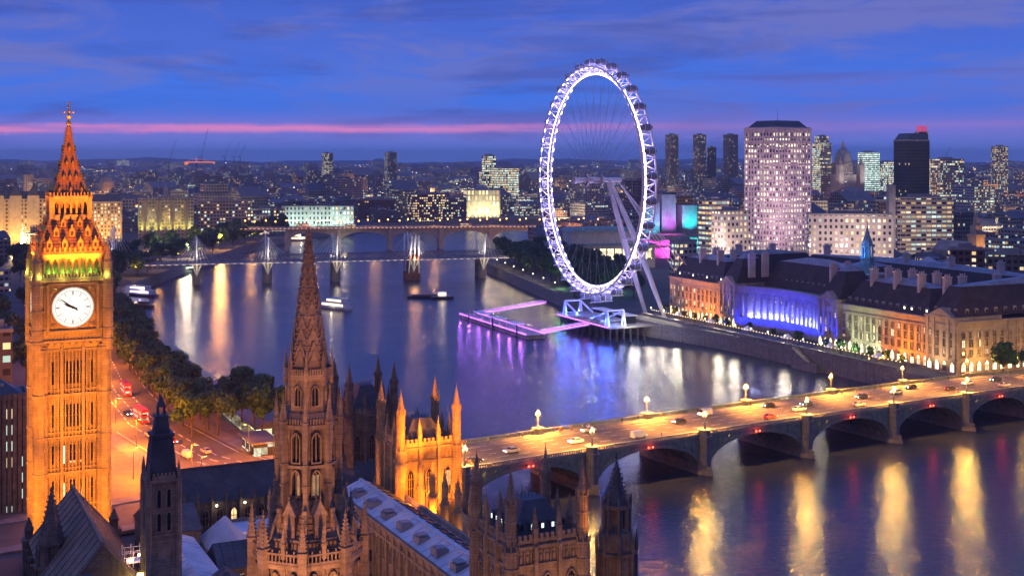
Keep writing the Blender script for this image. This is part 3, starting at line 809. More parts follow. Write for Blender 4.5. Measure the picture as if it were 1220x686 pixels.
light('SPOT', (-12, 98, 52), 19000, (1.0,.38,.16), aim=(-20.2, 125, 70), angle=40, blend=1, size=1.0)
for dx_ in (-4.4, 0.4, 4.8): light('POINT', (-20.2+dx_, 125-6.4+abs(dx_)*.25, 41.7), 26, (1.0,.38,.06), size=.2)

# ================================================================== palace towers
def battlement(mb, x0, x1, y, z, m=0, st=.9, hh_=.7, th=.35):
    mb.box(x0, x1, y-th/2, y+th/2, z, z+.5, m)
    n = max(1, int((x1-x0)/st))
    for i in range(n):
        xa = x0+(x1-x0)*(i+.22)/n; xb = x0+(x1-x0)*(i+.78)/n; mb.box(xa, xb, y-th/2+.003, y+th/2-.003, z+.5, z+.5+hh_, m)
def octa_turret(mb, z0, z1, r, hs, m=0):
    mb.ng(8, r, z0, r, z1, m=m)
    z = z1-.2; k = 0
    while z > z0+1 and k < 12:
        mb.ng(8, r*1.14, z, r*1.14, z+.3, m=m); z -= 2.6; k += 1
    for i in range(8):
        a = i*math.pi/4; mb.cbox(r*.95*math.cos(a), r*.95*math.sin(a), max(z0, z1-22), z1-.3, .16, .16, a, m)
        a2 = a+math.pi/8; mb.cbox(r*1.08*math.cos(a2), r*1.08*math.sin(a2), z1, z1+.9, .2, .2, a2, m)
    mb.lathe([(r*.92,z1),(r*.98,z1+hs*.12),(r*.7,z1+hs*.3),(r*.34,z1+hs*.62),(r*.12,z1+hs*.82)], 8, m=m)
    crockets(mb, 0, 0, z1+hs*.12, r*.95, z1+hs*.8, r*.16, 8, 5, r*.16, m)
    mb.ball((0,0,z1+hs*.84), r*.2, m, 6, 4); mb.ng(4, .07, z1+hs*.82, .04, z1+hs, m=m)
def palace_tower(label, cx, cy, w_, d_, zp, st, tur=(6, 5), roof_h=5.0, wz=(-9.5,), ww=1.7, wh=6.0, gp=None, lit_dormers=0, z0=2.0, roofm=None):
    t = thing('palace_tower', label, 'tower', (cx, cy, z0), A26)
    hx, hy = w_/2, d_/2; zz = zp-z0
    b = MB(); b.box(-hx, hx, -hy, hy, 0, zz)
    for zt in (zz-.9, zz-3.6, zz-12.2, zz-13.6): b.box(-hx-.3, hx+.3, -hy-.3, hy+.3, zt, zt+.45)
    for k in range(4):
        L = hx if k % 2 == 0 else hy; D = hy if k % 2 == 0 else hx
        b.M = Matrix.Rotation(k*math.pi/2, 4, 'Z')
        n = int(L*2/1.1)
        for i in range(n+1):
            x = -L+2*L*i/n
            for za, zb in ((zz-3.2, zz-.9), (zz-13.1, zz-12.2), (zz-22, zz-13.6)): b.box(x-.09, x+.09, -D-.2, -D+.01, za, zb)
        for i in range(n):
            x = -L+2*L*(i+.5)/n; b.tri((x-.4,-D-.12,zz-1.6),(x+.4,-D-.12,zz-1.6),(x,-D-.12,zz-.95)); b.box(x-.2,x+.2,-D-.16,-D+.01,zz-2.9,zz-1.9)
        for i in (-1, 1):
            b.cbox(i*L/3*1.0, -D-.3, zz-22, zz-.5, .6, .7, 0)
        b.M = None
    b.build('wall', st, t)
    pb = MB()
    for k in range(4):
        L = hx if k % 2 == 0 else hy; D = hy if k % 2 == 0 else hx
        pb.M = Matrix.Rotation(k*math.pi/2, 4, 'Z'); battlement(pb, -L+1, L-1, -D, zz); pb.M = None
    pb.build('parapet', st, t)
    tm = MB(); octa_turret(tm, 0, zz-.8, 1.15, .6); octa_turret(tm, zz-.9, zz+tur[0], .86, tur[1]); tmm = tm.mesh('turret', [st])
    for sx in (-1, 1):
        for sy in (-1, 1): obj('turret', tmm, t, (sx*hx, sy*hy, 0))
    pn = MB(); pinnacle(pn, 0, 0, 0, .75, 6.0); pnm = pn.mesh('pinnacle', [st])
    for k in range(4):
        L = hx if k % 2 == 0 else hy; D = hy if k % 2 == 0 else hx; a = k*math.pi/2
        for u in (-L/3, L/3): obj('pinnacle', pnm, t, (math.sin(a)*D+math.cos(a)*u, -math.cos(a)*D+math.sin(a)*u, zz-.5), a, )
    rf = MB(); rf.hip(-hx+1.0, hx-1.0, -hy+1.0, hy-1.0, zz-.3, zz+roof_h, w_*.26, d_*.26)
    for i in range(7):
        x = -hx+1.0+w_*.26+i*(w_*.48-2)/6 if w_ > 5 else 0
        rf.box(x-.06, x+.06, -.06, .06, zz+roof_h, zz+roof_h+.9)
    rfo = rf.build('roof', roofm or iron, t)
    if lit_dormers:
        for k in (0, 3):
            L = hx if k % 2 == 0 else hy; D = hy if k % 2 == 0 else hx; a = k*math.pi/2
            for i in range(lit_dormers):
                u = (-L+2.6)+(2*L-5.2)*i/(lit_dormers-1); q = D-1.9
                m_ = MB(); m_.box(-.3,.3,-.5,.6,0,1.0,0); m_.box(-.2,.2,-.53,-.5,.15,.85,1); m_.gable(-.36,.36,-.6,.6,1.0,1.4,0,None,'y')
                m_.build('dormer', [iron, glow('dormer_light', (.75,.9,1.0), 1.6) if (i*7+k) % 4 else glassd], rfo, loc=(math.sin(a)*q+math.cos(a)*u, -math.cos(a)*q+math.sin(a)*u, zz+1.4), rz=a)
    its = []
    for k in (0, 3):
        L = hx if k % 2 == 0 else hy; D = hy if k % 2 == 0 else hx; a = k*math.pi/2
        mm = win_mesh('ptw%.1f%s' % (wh, st.name), ww, wh, True, st, gp or pane_dim, .3, .2, 3, 3)
        ml = win_mesh('ptl%s' % st.name, ww*.8, 3.6, True, st, gp or pane_dim, .3, .16, 2, 2)
        for u in (-2*L/3, 0, 2*L/3):
            its.append((mm, math.sin(a)*(D+.05)+math.cos(a)*u, -math.cos(a)*(D+.05)+math.sin(a)*u, zz+wz[0]-1.2, a))
            its.append((ml, math.sin(a)*(D+.05)+math.cos(a)*u, -math.cos(a)*(D+.05)+math.sin(a)*u, zz-18.5, a))
    put_many(t, 'window', its)
    return t
p1 = palace_tower('battlemented palace tower floodlit orange beside the end of the bridge', -19.4, 261, 12.2, 11.5, 26.8, stone_b, tur=(6.5,5.2), roof_h=4.5, gp=pane_dark)
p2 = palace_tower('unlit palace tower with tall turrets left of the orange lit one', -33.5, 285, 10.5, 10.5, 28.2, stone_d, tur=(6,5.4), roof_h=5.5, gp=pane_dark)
p3 = palace_tower('palace tower with lit dormers and one turret glowing orange, at the lower edge', 2.6, 195.5, 12.2, 12.2, 27.2, stone, tur=(6.2,5.6), roof_h=5.2, lit_dormers=5, gp=pane_dark)
for lx, ly, lz, zt, pw, an in ((-3,-17,-4+2,17,18000,75),(5,-17,-2,17,18000,75),(-5,-22,14,29,44000,50),(6,-22,14,29,44000,50)):
    light('SPOT', wpt(p1, lx, ly, 12+lz*.5), pw, (1.0,.28,.008), aim=wpt(p1, lx*.3, -5.7, zt+2), angle=an, blend=.8, size=.4)
for lx, lz, zt in ((-8,18,16),(-6,22,28)): light('SPOT', wpt(p1, lx, -19, lz), 26000, (1.0,.28,.008), aim=wpt(p1, -4, -5.7, zt), angle=55, blend=.8, size=.4)
light('SPOT', wpt(p1, 12, -12, 14), 9000, (1.0,.31,.015), aim=wpt(p1, 6, -5.7, 28), angle=40, blend=.9, size=.4)
light('SPOT', wpt(p1, -11, -11, 14), 2600, (1.0,.45,.1), aim=wpt(p1, -6, -5.7, 28), angle=34, blend=.9, size=.4)
light('SPOT', wpt(p3, 9.5, -13, 19), 12000, (1.0,.32,.015), aim=wpt(p3, 6.4, -6.1, 31), angle=30, blend=.6, size=.2)
light('SPOT', wpt(p3, -1, -15, 12), 1500, (1.0,.42,.1), aim=wpt(p3, 0, -6, 22), angle=70, blend=.9, size=.3)

# row of gabled buttress pinnacles on the river front, each standing on the terrace wall
b = MB(); b.ng(8, .9, 0, .85, 17); 
for z in (4, 8, 12, 16): b.ng(8, 1.05, z, 1.05, z+.4)
pinnacle(b, 0, 0, 16.8, 1.1, 6.5, 0, 8)
butt = b.mesh('buttress_pinnacle', [stone_b])

# long range with pale lead roof
def along(x, y, ang, s, o=0.0):           # move s along the axis running away to the left, o to its right
    return (x-math.sin(ang)*s+math.cos(ang)*o, y+math.cos(ang)*s+math.sin(ang)*o)
rg = thing('palace_range', 'long palace wing with a pale blue lead roof and skylights beside the spire', 'building', (-16.5, 230, 2), A26)
b = MB(); b.box(-5.5, 5.5, -48, 34, 0, 14.2)
for i in range(23):
    y = -47+i*3.55; b.box(-6.0, -5.5, y-.3, y+.3, 0, 14.6); b.box(5.5, 6.0, y-.3, y+.3, 0, 14.6)
b.box(-5.9, -5.3, -48.1, 34.1, 12.8, 13.3); b.box(-5.8, -5.2, -48.1, 34.1, 14.2, 15.0); b.box(5.2, 5.9, -48.1, 34.1, 14.2, 15.3); b.build('wall', stone, rg)
rm = MB(); rm.gable(-5.15, 5.15, -48, 34, 14.4, 16.4, 0, None, 'y'); rm.box(-.35, .35, -48, 34, 16.3, 16.6, 1)
for i in range(28):
    y = -46+i*2.9
    for s in (-1, 1): rm.bar((s*.3, y, 16.36), (s*5.0, y, 14.55), .06, m=0)
rfo = rm.build('roof', [leadp, leadp], rg)
for i in range(24):
    y = -45+i*3.3; k = MB(); k.M = Matrix.Translation((2.8, y, 15.35)) @ Matrix.Rotation(rad(21.2), 4, 'Y'); k.box(-1.3, 1.3, -.9, .9, 0, .22, 0); k.box(-1.15, 1.15, -.75, .75, .22, .24, 1); k.M = None
    k.build('skylight', [steel, glassd], rfo)
for i in range(9):
    k = MB(); y = -40+i*8.3; k.box(-3.9, -1.6, y-1.4, y+1.4, 14.9, 16.1+.2*(i % 2)); k.box(-3.6, -1.9, y-1.1, y+1.1, 16.3, 16.5); k.build('roof_hatch', lead, rfo)
wmm = win_mesh('range_window', 1.5, 3.2, True, stone, pane_dim, .25, .18, 3, 2)
put_many(rg, 'window', [(wmm, -5.52, -45.3+i*3.55, z, -math.pi/2) for i in range(22) for z in (9.2, 3.6)])
for i in range(9):
    x, y = along(-16.5, 230, A26, -22+i*6.2, 8.4)
    o = tag(obj('buttress_pinnacle', butt, None, (x, y, 2), A26), '%s orange lit pinnacle buttress from the near end of the palace river terrace' % ORD[i], 'pinnacle', 'pinnacle buttresses along the palace river terrace')
    light('POINT', (x+1.7, y-2.2, 14), 420, (1.0,.4,.06), size=.2)

# dark lantern turret at the lower edge
dt = thing('lantern_turret', 'dark unlit octagonal turret with open lantern and pointed cap in front of the water', 'turret', (16.7, 201, 3.6), A26)
b = MB(); b.ng(8, 3.3, 0, 3.1, 18.5); b.ng(8, 3.4, 18.3, 3.4, 18.8); b.ng(8, 2.9, 18.8, 2.5, 21.8)
for i in range(8):
    a = i*math.pi/4+math.pi/8; b.cbox(3.1*math.cos(a), 3.1*math.sin(a), 0, 18.4, .5, .4, a)
    for j in range(3): b.cbox(3.0*math.cos(a+.39*(j-1)*.5), 3.0*math.sin(a+.39*(j-1)*.5), 12, 18.2, .14, .14, a)
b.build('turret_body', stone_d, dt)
b = MB()
for i in range(8):
    a = i*math.pi/4+math.pi/8; b.cbox(2.1*math.cos(a), 2.1*math.sin(a), 21.8, 26.2, .42, .36, a)
    pinnacle(b, 3.2*math.cos(a), 3.2*math.sin(a), 18.8, .4, 3.6); pinnacle(b, 2.25*math.cos(a), 2.25*math.sin(a), 25.8, .3, 2.2)
b.ng(8, 2.4, 25.6, 2.4, 26.2); b.ng(8, 1.0, 21.8, 1.0, 25.6); b.build('lantern', stone_d, dt)
b = MB(); b.lathe([(2.0,26.2),(1.5,27.6),(.85,29.8),(.4,31.8),(.15,33.0)], 8); crockets(b, 0, 0, 26.4, 1.95, 32, .4, 8, 8, .26); finial(b, 0, 0, 32.8, 1.6, 0, .12); b.build('cap', iron, dt)

# square ventilation tower with dark stepped spire
vt = thing('ventilation_tower', 'square stone tower with a dark stepped slate spire in front of the orange road', 'tower', (-55.2, 198, 2), A26)
b = MB(); b.box(-2.3, 2.3, -2.3, 2.3, 0, 32.6); b.box(-2.6, 2.6, -2.6, 2.6, 32.4, 33.0); b.box(-2.5, 2.5, -2.5, 2.5, 24.0, 24.4)
for sx in (-1, 1):
    for sy in (-1, 1): b.ng(8, .5, 0, .5, 33, sx*2.3, sy*2.3); pinnacle(b, sx*2.3, sy*2.3, 32.9, .5, 3.0)
for k in range(4):
    b.M = Matrix.Rotation(k*math.pi/2, 4, 'Z'); battlement(b, -1.8, 1.8, -2.4, 33, 0, .6, .4, .2); b.M = None
b.build('wall', stone, vt)
its = []
vw = win_mesh('vent_lancet', .8, 3.1, True, stone, pane_dark, .25, .12, 1, 1)
for k in (0, 3):
    a = k*math.pi/2
    for u in (-.75, .75):
        for z in (24.8, 28.4): its.append((vw, math.sin(a)*2.33+math.cos(a)*u, -math.cos(a)*2.33+math.sin(a)*u, z, a))
put_many(vt, 'window', its)
b = MB(); b.ng(4, 2.1*1.414, 33, 1.55*1.414, 39.4); b.ng(4, 1.75*1.414, 39.3, 1.75*1.414, 39.8); b.ng(4, 1.2*1.414, 39.8, .9*1.414, 42.3); b.ng(4, 1.05*1.414, 42.2, 1.05*1.414, 42.5)
for k in range(8):
    z = 33.7+k*.72; h0 = 2.1-.55*(z-33)/6.4; b.box(-h0-.04, h0+.04, -h0-.04, h0+.04, z, z+.1)
for sx in (-1, 1):
    for sy in (-1, 1): b.cbox(sx*.5, sy*.5, 42.4, 44.0, .22, .22)
b.ng(4, .9, 43.8, .1, 45.6); finial(b, 0, 0, 45.2, 1.0); b.build('slate_spire', slate, vt)

# the great hall
hl = thing('great_hall', 'dark gabled hall with a steep brown roof at the foot of the clock tower', 'hall', (-73, 215, 2), A26)
b = MB(); b.box(-8, 8, -22, 17, 0, 16); b.add([(-8,-22,16),(8,-22,16),(0,-22,25.2),(-8,17,16),(8,17,16),(0,17,25.2)], [(0,1,2),(4,3,5)])
for i in range(9):
    for s in (-1, 1): b.box(s*8-.6 if s > 0 else -9.2, 9.2 if s > 0 else -7.4, -21+i*4.6-.5, -21+i*4.6+.5, 0, 14)
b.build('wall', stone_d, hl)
b = MB(); b.gable(-8.6, 8.6, -21.6, 16.6, 15.5, 25.4, 0, 0, 'y'); b.box(-.3, .3, -21.6, 16.6, 25.3, 25.8)
for i in range(13):
    for s in (-1, 1): b.bar((s*.2, -21+i*3.1, 25.3), (s*8.5, -21+i*3.1, 15.75), .09)
b.build('roof', mat('brown_slate', (.26,.18,.12), .7, .3, .4, .3, block=(1.0,.5)), hl)
hl.scale = (.88, 1, .9)
gw = win_mesh('hall_window', 2.2, 6.5, True, stone_d, pane_dark, .3, .2, 3, 3)
put_many(hl, 'window', [(gw, 0, -22.02, 10, 0)]+[(gw, -8.02, -18+i*4.6, 6, -math.pi/2) for i in range(7)])
for sx in (-1, 1):
    b = MB(); b.cbox(0, 0, 0, 15.5, 2.4, 2.4); b.cbox(0, 0, 15.2, 15.8, 2.8, 2.8); pinnacle(b, 0, 0, 15.6, 1.5, 4.5); b.build('turret', stone_d, hl, loc=(sx*8.4, 17.4, 0))

# far-left dark gable turret
gt = thing('stair_turret', 'dark tapering stone stair turret at the lower left in front of the clock tower', 'turret', (-77.2, 211, 2), A26)
b = MB(); b.ng(8, 3.2, 0, 2.9, 17); b.ng(8, 3.3, 16.8, 3.3, 17.4); b.ng(8, 2.6, 17.4, 2.3, 21.5); b.ng(8, 2.7, 21.3, 2.7, 21.8)
for i in range(8):
    a = i*math.pi/4+math.pi/8; b.cbox(2.9*math.cos(a), 2.9*math.sin(a), 0, 17, .5, .4, a); pinnacle(b, 2.7*math.cos(a), 2.7*math.sin(a), 17.2, .4, 4.5)
b.build('turret_body', stone_d, gt)
b = MB(); b.lathe([(2.5,21.8),(1.75,24.5),(1.0,27.5),(.3,31.2)], 8); crockets(b, 0, 0, 22, 2.4, 31, .35, 8, 9, .26); finial(b, 0, 0, 31, 1.4, 0, .14); b.build('cap', stone_d, gt); gt.scale = (.9, .9, .86)

# north range with lamps along its eaves
nr = thing('courtyard_range', 'long slate roofed range with a row of small lamps under its eaves', 'building', (-51, 272, 2), A26)
b = MB(); b.box(-24, 24, -4.5, 4.5, 0, 11.5)
for i in range(17):
    x = -23.5+i*2.94; b.box(x-.3, x+.3, -5.1, -4.5, 0, 11.8)
    pinnacle(b, x, -4.8, 11.6, .45, 2.6)
b.build('wall', stone_d, nr)
b = MB(); b.gable(-24.2, 24.2, -4.9, 4.9, 11.4, 17.6, 0, 0, 'x'); b.box(-24, 24, -.2, .2, 17.5, 17.9); b.build('roof', slate, nr)
bw = win_mesh('cloister_window', 1.5, 3.6, True, stone_d, pane_dim, .25, .18, 2, 2)
put_many(nr, 'window', [(bw, -22+i*2.94, -4.52, 6.4, 0) for i in range(16)])
b = MB(); b.bar((0,0,0),(0,-.6,.1),.05,m=0); b.ball((0,-.7,0),.24,1); lampm = b.mesh('wall_lamp', [black, glow('lamp_warm', (1.0,.85,.6), 9)])
for i in range(8):
    x = -20+i*5.9; obj('wall_lamp', lampm, nr, (x, -5.1, 10.9)); light('POINT', wpt(nr, x, -6.0, 10.4), 22, WARM, size=.15)

def simple_range(name, label, cat, x, y, ang, w_, d_, zt, rise, wallm, roofm, axis='x', flat=False, wins=None, extra=None):
    t = thing(name, label, cat, (x, y, GZ), ang); hx, hy = w_/2, d_/2; h = zt-GZ
    b = MB(); b.box(-hx, hx, -hy, hy, 0, h)
    if flat:
        for s in (-1, 1): b.box(-hx-.1, hx+.1, s*hy-.2, s*hy+.2, h, h+.7); b.box(s*hx-.2, s*hx+.2, -hy+.2, hy-.2, h, h+.69)
    b.box(-hx-.15, hx+.15, -hy-.15, hy+.15, h-1.0, h-.6)
    b.build('wall', wallm, t)
    b = MB()
    if flat:
        b.box(-hx+.2, hx-.2, -hy+.2, hy-.2, h+.005, h+.12)
        for i in range(int(w_/5)+1): b.box(-hx+1.2+i*5, -hx+3.0+i*5, -hy*.4, hy*.3, h+.1, h+1.1+.3*(i % 2))
    elif axis == 'x': b.gable(-hx-.3, hx+.3, -hy-.3, hy+.3, h-.05, h+rise, 0, 0, 'x')
    else: b.gable(-hx-.3, hx+.3, -hy-.3, hy+.3, h-.05, h+rise, 0, 0, 'y')
    if not flat:
        L = hx if axis == 'x' else hy; D = hy if axis == 'x' else hx
        for i in range(int(L)):
            u = -L+1+i*2.0
            for s in (-1, 1):
                p, q = ((u, s*.1, h+rise-.02), (u, s*(D+.2), h+.06)) if axis == 'x' else ((s*.1, u, h+rise-.02), (s*(D+.2), u, h+.06))
                b.bar(p, q, .06)
    b.build('roof', roofm, t)
    if wins:
        mm, zs, st_ = wins; its = []
        for z in zs:
            for i in range(int(w_/st_)): its.append((mm, -hx+st_/2+i*st_, -hy-.02, z, 0))
            for i in range(int(d_/st_)): its.append((mm, -hx-.02, hy-st_/2-i*st_, z, -math.pi/2))
        put_many(t, 'window', its)
    return t
sw = win_mesh('plain_window', 1.1, 2.2, False, stone_d, pane_dim, .15, .12, 2, 2)
simple_range('roofed_range', 'low wing with a pale blue ribbed metal roof at the lower left', 'building', -53.5, 206, A26, 8.5, 30, 18.2, 1.6, stone_d, leadp, 'y', wins=(sw, (3, 7.5, 12), 3.2))
simple_range('courtyard_block', 'flat roofed lavender block between the square tower and the foreground spire', 'building', -47, 236, A26, 13, 15, 15.0, 0, stone, leadp, 'x', True, wins=(sw, (3, 7.5), 3.2))
simple_range('courtyard_block', 'flat pale roofed block right behind the left edge of the foreground spire', 'building', -33, 244, A26, 11, 18, 13.5, 0, stone, leadp, 'x', True, wins=(sw, (3, 7.5), 3.2))
simple_range('gabled_wing', 'small dark gabled building beside the blue tent roof', 'building', -47.5, 215.5, A26, 7, 9, 16.2, 3.2, stone_d, slate, 'x', wins=(sw, (3, 7.5, 11.5), 2.4))
simple_range('gabled_wing', 'dark gabled wing at the bottom left corner under the great hall', 'building', -71, 187, A26, 16, 16, 17.5, 4.5, stone_d, slate, 'x', wins=(sw, (4, 9, 13), 3.2))
simple_range('gabled_wing', 'dark slate roofed wing left of the great hall gable', 'building', -92, 207, A26, 14, 22, 13.0, 4.5, stone_d, slate, 'y', wins=(sw, (4, 8), 3.2))
simple_range('gabled_wing', 'dark roofed wing along the bottom edge between blue roof and spire', 'building', -40, 188, A26, 9, 26, 17.0, 3.2, stone_d, slate, 'y', wins=(sw, (4, 9, 13), 3.2))
simple_range('hall_annex', 'low annex with an orange lit strip of wall beside the great hall', 'building', -62.5, 228, A26, 9, 14, 19, 3.0, stone, slate, 'x', wins=(sw, (6, 11), 2.6))
light('SPOT', (-58, 212, 27), 1500, (1.0,.45,.1), aim=(-63, 226, 16), angle=70, blend=.8, size=.3)

light('SPOT', (-50, 222, 34), 9000, (1.0,.38,.08), aim=(-69, 218, 20), angle=60, blend=.9, size=1)  # added spot imitating clock tower floodlight on the hall roof slope
tn = thing('marquee', 'pale blue pyramid tent roof in the palace courtyard', 'tent', (-51.5, 226, 2), A26)
b = MB(); b.ng(4, 5.6, 14.2, .3, 18.6, m=0); b.ng(4, 5.6, 13.4, 5.6, 14.2, m=0); b.build('canopy', leadp, tn)
b = MB(); b.box(-3.8, 3.8, -3.8, 3.8, 0, 13.3); b.build('podium', stone_d, tn)
sf = thing('scaffold_platform', 'brightly lit builders scaffold platform on the roof below the clock tower', 'scaffold', (-60.3, 207, 19), A26)
b = MB()
for i in range(6):
    for y in (-1.2, 1.2): b.bar((-3.5+i*1.4, y, -3), (-3.5+i*1.4, y, 2.4), .06)
for z in (0, .9, 1.9):
    for y in (-1.2, 1.2): b.bar((-3.6, y, z), (3.6, y, z), .05)
b.box(-3.6, 3.6, -1.2, 1.2, -.1, 0); b.build('scaffold_frame', white, sf)
for i in range(4):
    b = MB(); b.box(-.5,.5,-.1,.1,-.16,.16); b.build('work_light', glow('work_light', (1.0,.62,.4), 7), sf, loc=(-2.6+i*1.7, -1.3, 1.2 if i % 2 else .5))
    light('POINT', wpt(sf, -2.6+i*1.7, -2.0, .6), 90, (1.0,.5,.25), size=.2)
fl = thing('roof_floodlight', 'small yellow floodlight glowing on the courtyard roofs at the lower left', 'floodlight', (-58, 196.5, 17.5), 0)
b = MB(); b.bar((0,0,-4),(0,0,2.2),.08); b.build('pole', steel, fl); b = MB(); b.box(-.45,.45,-.2,.2,2.0,2.6); b.build('lamp_head', glow('lamp_yellow', (1.0,.75,.2), 8), fl)
light('POINT', (-58, 195.8, 19.4), 260, (1.0,.68,.2), size=.3)

# added warm fill lights between the palace ranges, not real courtyard lamps
for x, y, z, pw in ((-30,203,15,3200),(-38,226,16,2600),(-2,178,12,3600),(-25,252,14,2600),(12,184,14,2200),(-62,196,16,900)):
    light('POINT', (x, y, z), pw, (1.0,.45,.16), size=.4)

# ================================================================== the arched road bridge
BA = math.atan2(116, 191)
br = thing('arched_bridge', 'long arched road bridge with pale green spandrels and orange lit carriageway', 'bridge', (-13, 321, 0), BA)
BWD = 27.0
PIERS = [1, 40.5, 80, 120, 158, 193, 227]
ENDS = [-38]+PIERS
DZ = 4.0
def deckz(t):                                  # gentle rise to mid-river, ramps down to the streets at both ends
    return DZ + 1.0*max(0, 1-((t-100)/150)**2)
b = MB(); ts = [-120,-100,-80,-60,-38]+[-38+i*6.75 for i in range(1, 41)]+[250,270,300]
def dz2(t):
    if t < -38: return GZ+.1+(deckz(-38)-GZ-.1)*max(0, (t+110)/72)
    if t > 232: return GZ+.1+(deckz(232)-GZ-.1)*max(0, (285-t)/53)
    return deckz(t)
ts = sorted(set(ts))
def sheet(mb, y0, y1, off, thick, m):
    for t0, t1 in zip(ts, ts[1:]):
        a0, a1 = dz2(t0)+off, dz2(t1)+off
        mb.quad((t0,y0,a0),(t1,y0,a1),(t1,y1,a1),(t0,y1,a0),m)
        mb.quad((t0,y0,a0-thick),(t1,y0,a1-thick),(t1,y0,a1),(t0,y0,a0),m); mb.quad((t0,y1,a0-thick),(t1,y1,a1-thick),(t1,y1,a1),(t0,y1,a0),m)
sheet(b, 4.6, BWD-4.6, 0, .6, 0)
for t0, t1 in zip(ts, ts[1:]):                 # markings: centre dashes, bus lane edge lines
    if -70 < t0 < 250:
        for y, mg in ((BWD/2, 2.4), (9.1, 3.6), (BWD-9.1, 3.6), (5.1, 6.6), (BWD-5.1, 6.6)):
            f = min(1, mg/(t1-t0)); z0, z1 = dz2(t0)+.006, dz2(t0)+(dz2(t1)-dz2(t0))*f+.006
            b.quad((t0,y-.09,z0),(t0+(t1-t0)*f,y-.09,z1),(t0+(t1-t0)*f,y+.09,z1),(t0,y+.09,z0),1)
b.build('carriageway', [asphalt, paint], br)
for y0, y1 in ((.5, 4.6), (BWD-4.6, BWD-.5)):
    b = MB(); sheet(b, y0, y1, .15, .7, 0); b.build('pavement', paving, br)
for y in (.25, BWD-.25):
    b = MB()
    for t0, t1 in zip(ts, ts[1:]):
        if t0 < -38 or t0 > 244: continue
        z0, z1 = dz2(t0), dz2(t1)
        for za, zb, hw in ((-.5,.35,.3), (1.05,1.3,.26)):
            P = [(t0,y-hw,z0+za),(t1,y-hw,z1+za),(t1,y+hw,z1+za),(t0,y+hw,z0+za),(t0,y-hw,z0+zb),(t1,y-hw,z1+zb),(t1,y+hw,z1+zb),(t0,y+hw,z0+zb)]
            b.add(P, [(3,2,1,0),(4,5,6,7),(0,1,5,4),(2,3,7,6)])
        n = max(2, int((t1-t0)/.75))
        for i in range(n):
            t = t0+(t1-t0)*(i+.5)/n; z = dz2(t); b.box(t-.2, t+.2, y-.1, y+.1, z+.35, z+1.05)
    b.build('parapet', greenp, br)
for t0, t1 in zip(ENDS, PIERS):
    a_, c_ = t0+2.0, t1-2.0; n = 24; b = MB(); tm_, hw = (a_+c_)/2, (c_-a_)/2
    def archz(t): return -4.2+(dz2(tm_)-1.55+4.2)*math.sqrt(max(0, 1-((t-tm_)/hw)**2*.985))
    for i in range(n):
        u0 = a_+(c_-a_)*i/n; u1 = a_+(c_-a_)*(i+1)/n
        for y, s in ((.12, 1), (BWD-.12, -1)):
            b.quad((u0,y,archz(u0)),(u1,y,archz(u1)),(u1,y,dz2(u1)-.5),(u0,y,dz2(u0)-.5))
            P = [(u0,y-s*.22,archz(u0)-.1),(u1,y-s*.22,archz(u1)-.1),(u1,y-s*.22,archz(u1)+.75),(u0,y-s*.22,archz(u0)+.75)]
            b.add(P+[(x,y+s*.05,z) for x, _, z in P], [(0,1,2,3),(0,1,5,4),(3,2,6,7)])
        b.quad((u0,.0,archz(u0)),(u1,.0,archz(u1)),(u1,BWD,archz(u1)),(u0,BWD,archz(u0)))
        for k in range(1, 12):
            y = BWD*k/12; b.quad((u0,y,archz(u0)-.5),(u1,y,archz(u1)-.5),(u1,y,archz(u1)),(u0,y,archz(u0)))
    for i in range(0, n-1, 2):                 # pierced spandrel roundels
        u = a_+(c_-a_)*(i+1)/n; zt, zb = dz2(u)-.8, archz(u)+.9
        if zt-zb > .7:
            r = min((zt-zb)/2, 1.1); b.M = Matrix.Translation((u, -.06, (zt+zb)/2)) @ Matrix.Rotation(math.pi/2, 4, 'X'); b.ng(10, r, 0, r, .1); b.ng(10, r*.6, .1, r*.6, .14); b.M = None
    b.build('arch', greenp, br)
for t in PIERS:
    b = MB(); z = dz2(t)
    P = [(t-2,0),(t,-3.4),(t+2,0),(t+2,BWD),(t,BWD+3.4),(t-2,BWD)]
    b.prism(P, WATERZ-3, -3.6, 0); P2 = [(t+(x-t)*1.25, BWD/2+(y-BWD/2)*1.03) for x, y in P]; b.prism(P2, WATERZ-3, -4.9, 0)
    b.box(t-1.98, t+1.98, .3, BWD-.3, -3.6, z-.6)
    for y in (-.2, BWD+.2):
        b.ng(8, 1.95, -3.6, 1.75, z-.6, t, y); b.ng(8, 2.2, z-.6, 2.2, z-.1, t, y); b.ng(8, 1.7, z-.1, 1.7, z+1.5, t, y); b.ng(8, 1.95, z+1.5, 1.95, z+1.75, t, y)
    b.build('pier', granite, br)
for t0, t1 in zip(PIERS, PIERS[1:]):           # red navigation lamps under the crowns
    tm_ = (t0+t1)/2
    for du in (-.7, .7):
        b = MB(); b.ball((0,0,0), .24, 0); b.box(-.3,.3,0,.35,-.3,.3,1)
        b.build('navigation_lamp', [glow('nav_red', (1.0,.06,.03), 12), black], br, loc=(tm_+du, -.5, dz2(tm_)-1.0))
    light('POINT', wpt(br, tm_, -1.3, dz2(tm_)-1.2), 260, (1.0,.05,.02), size=.35)

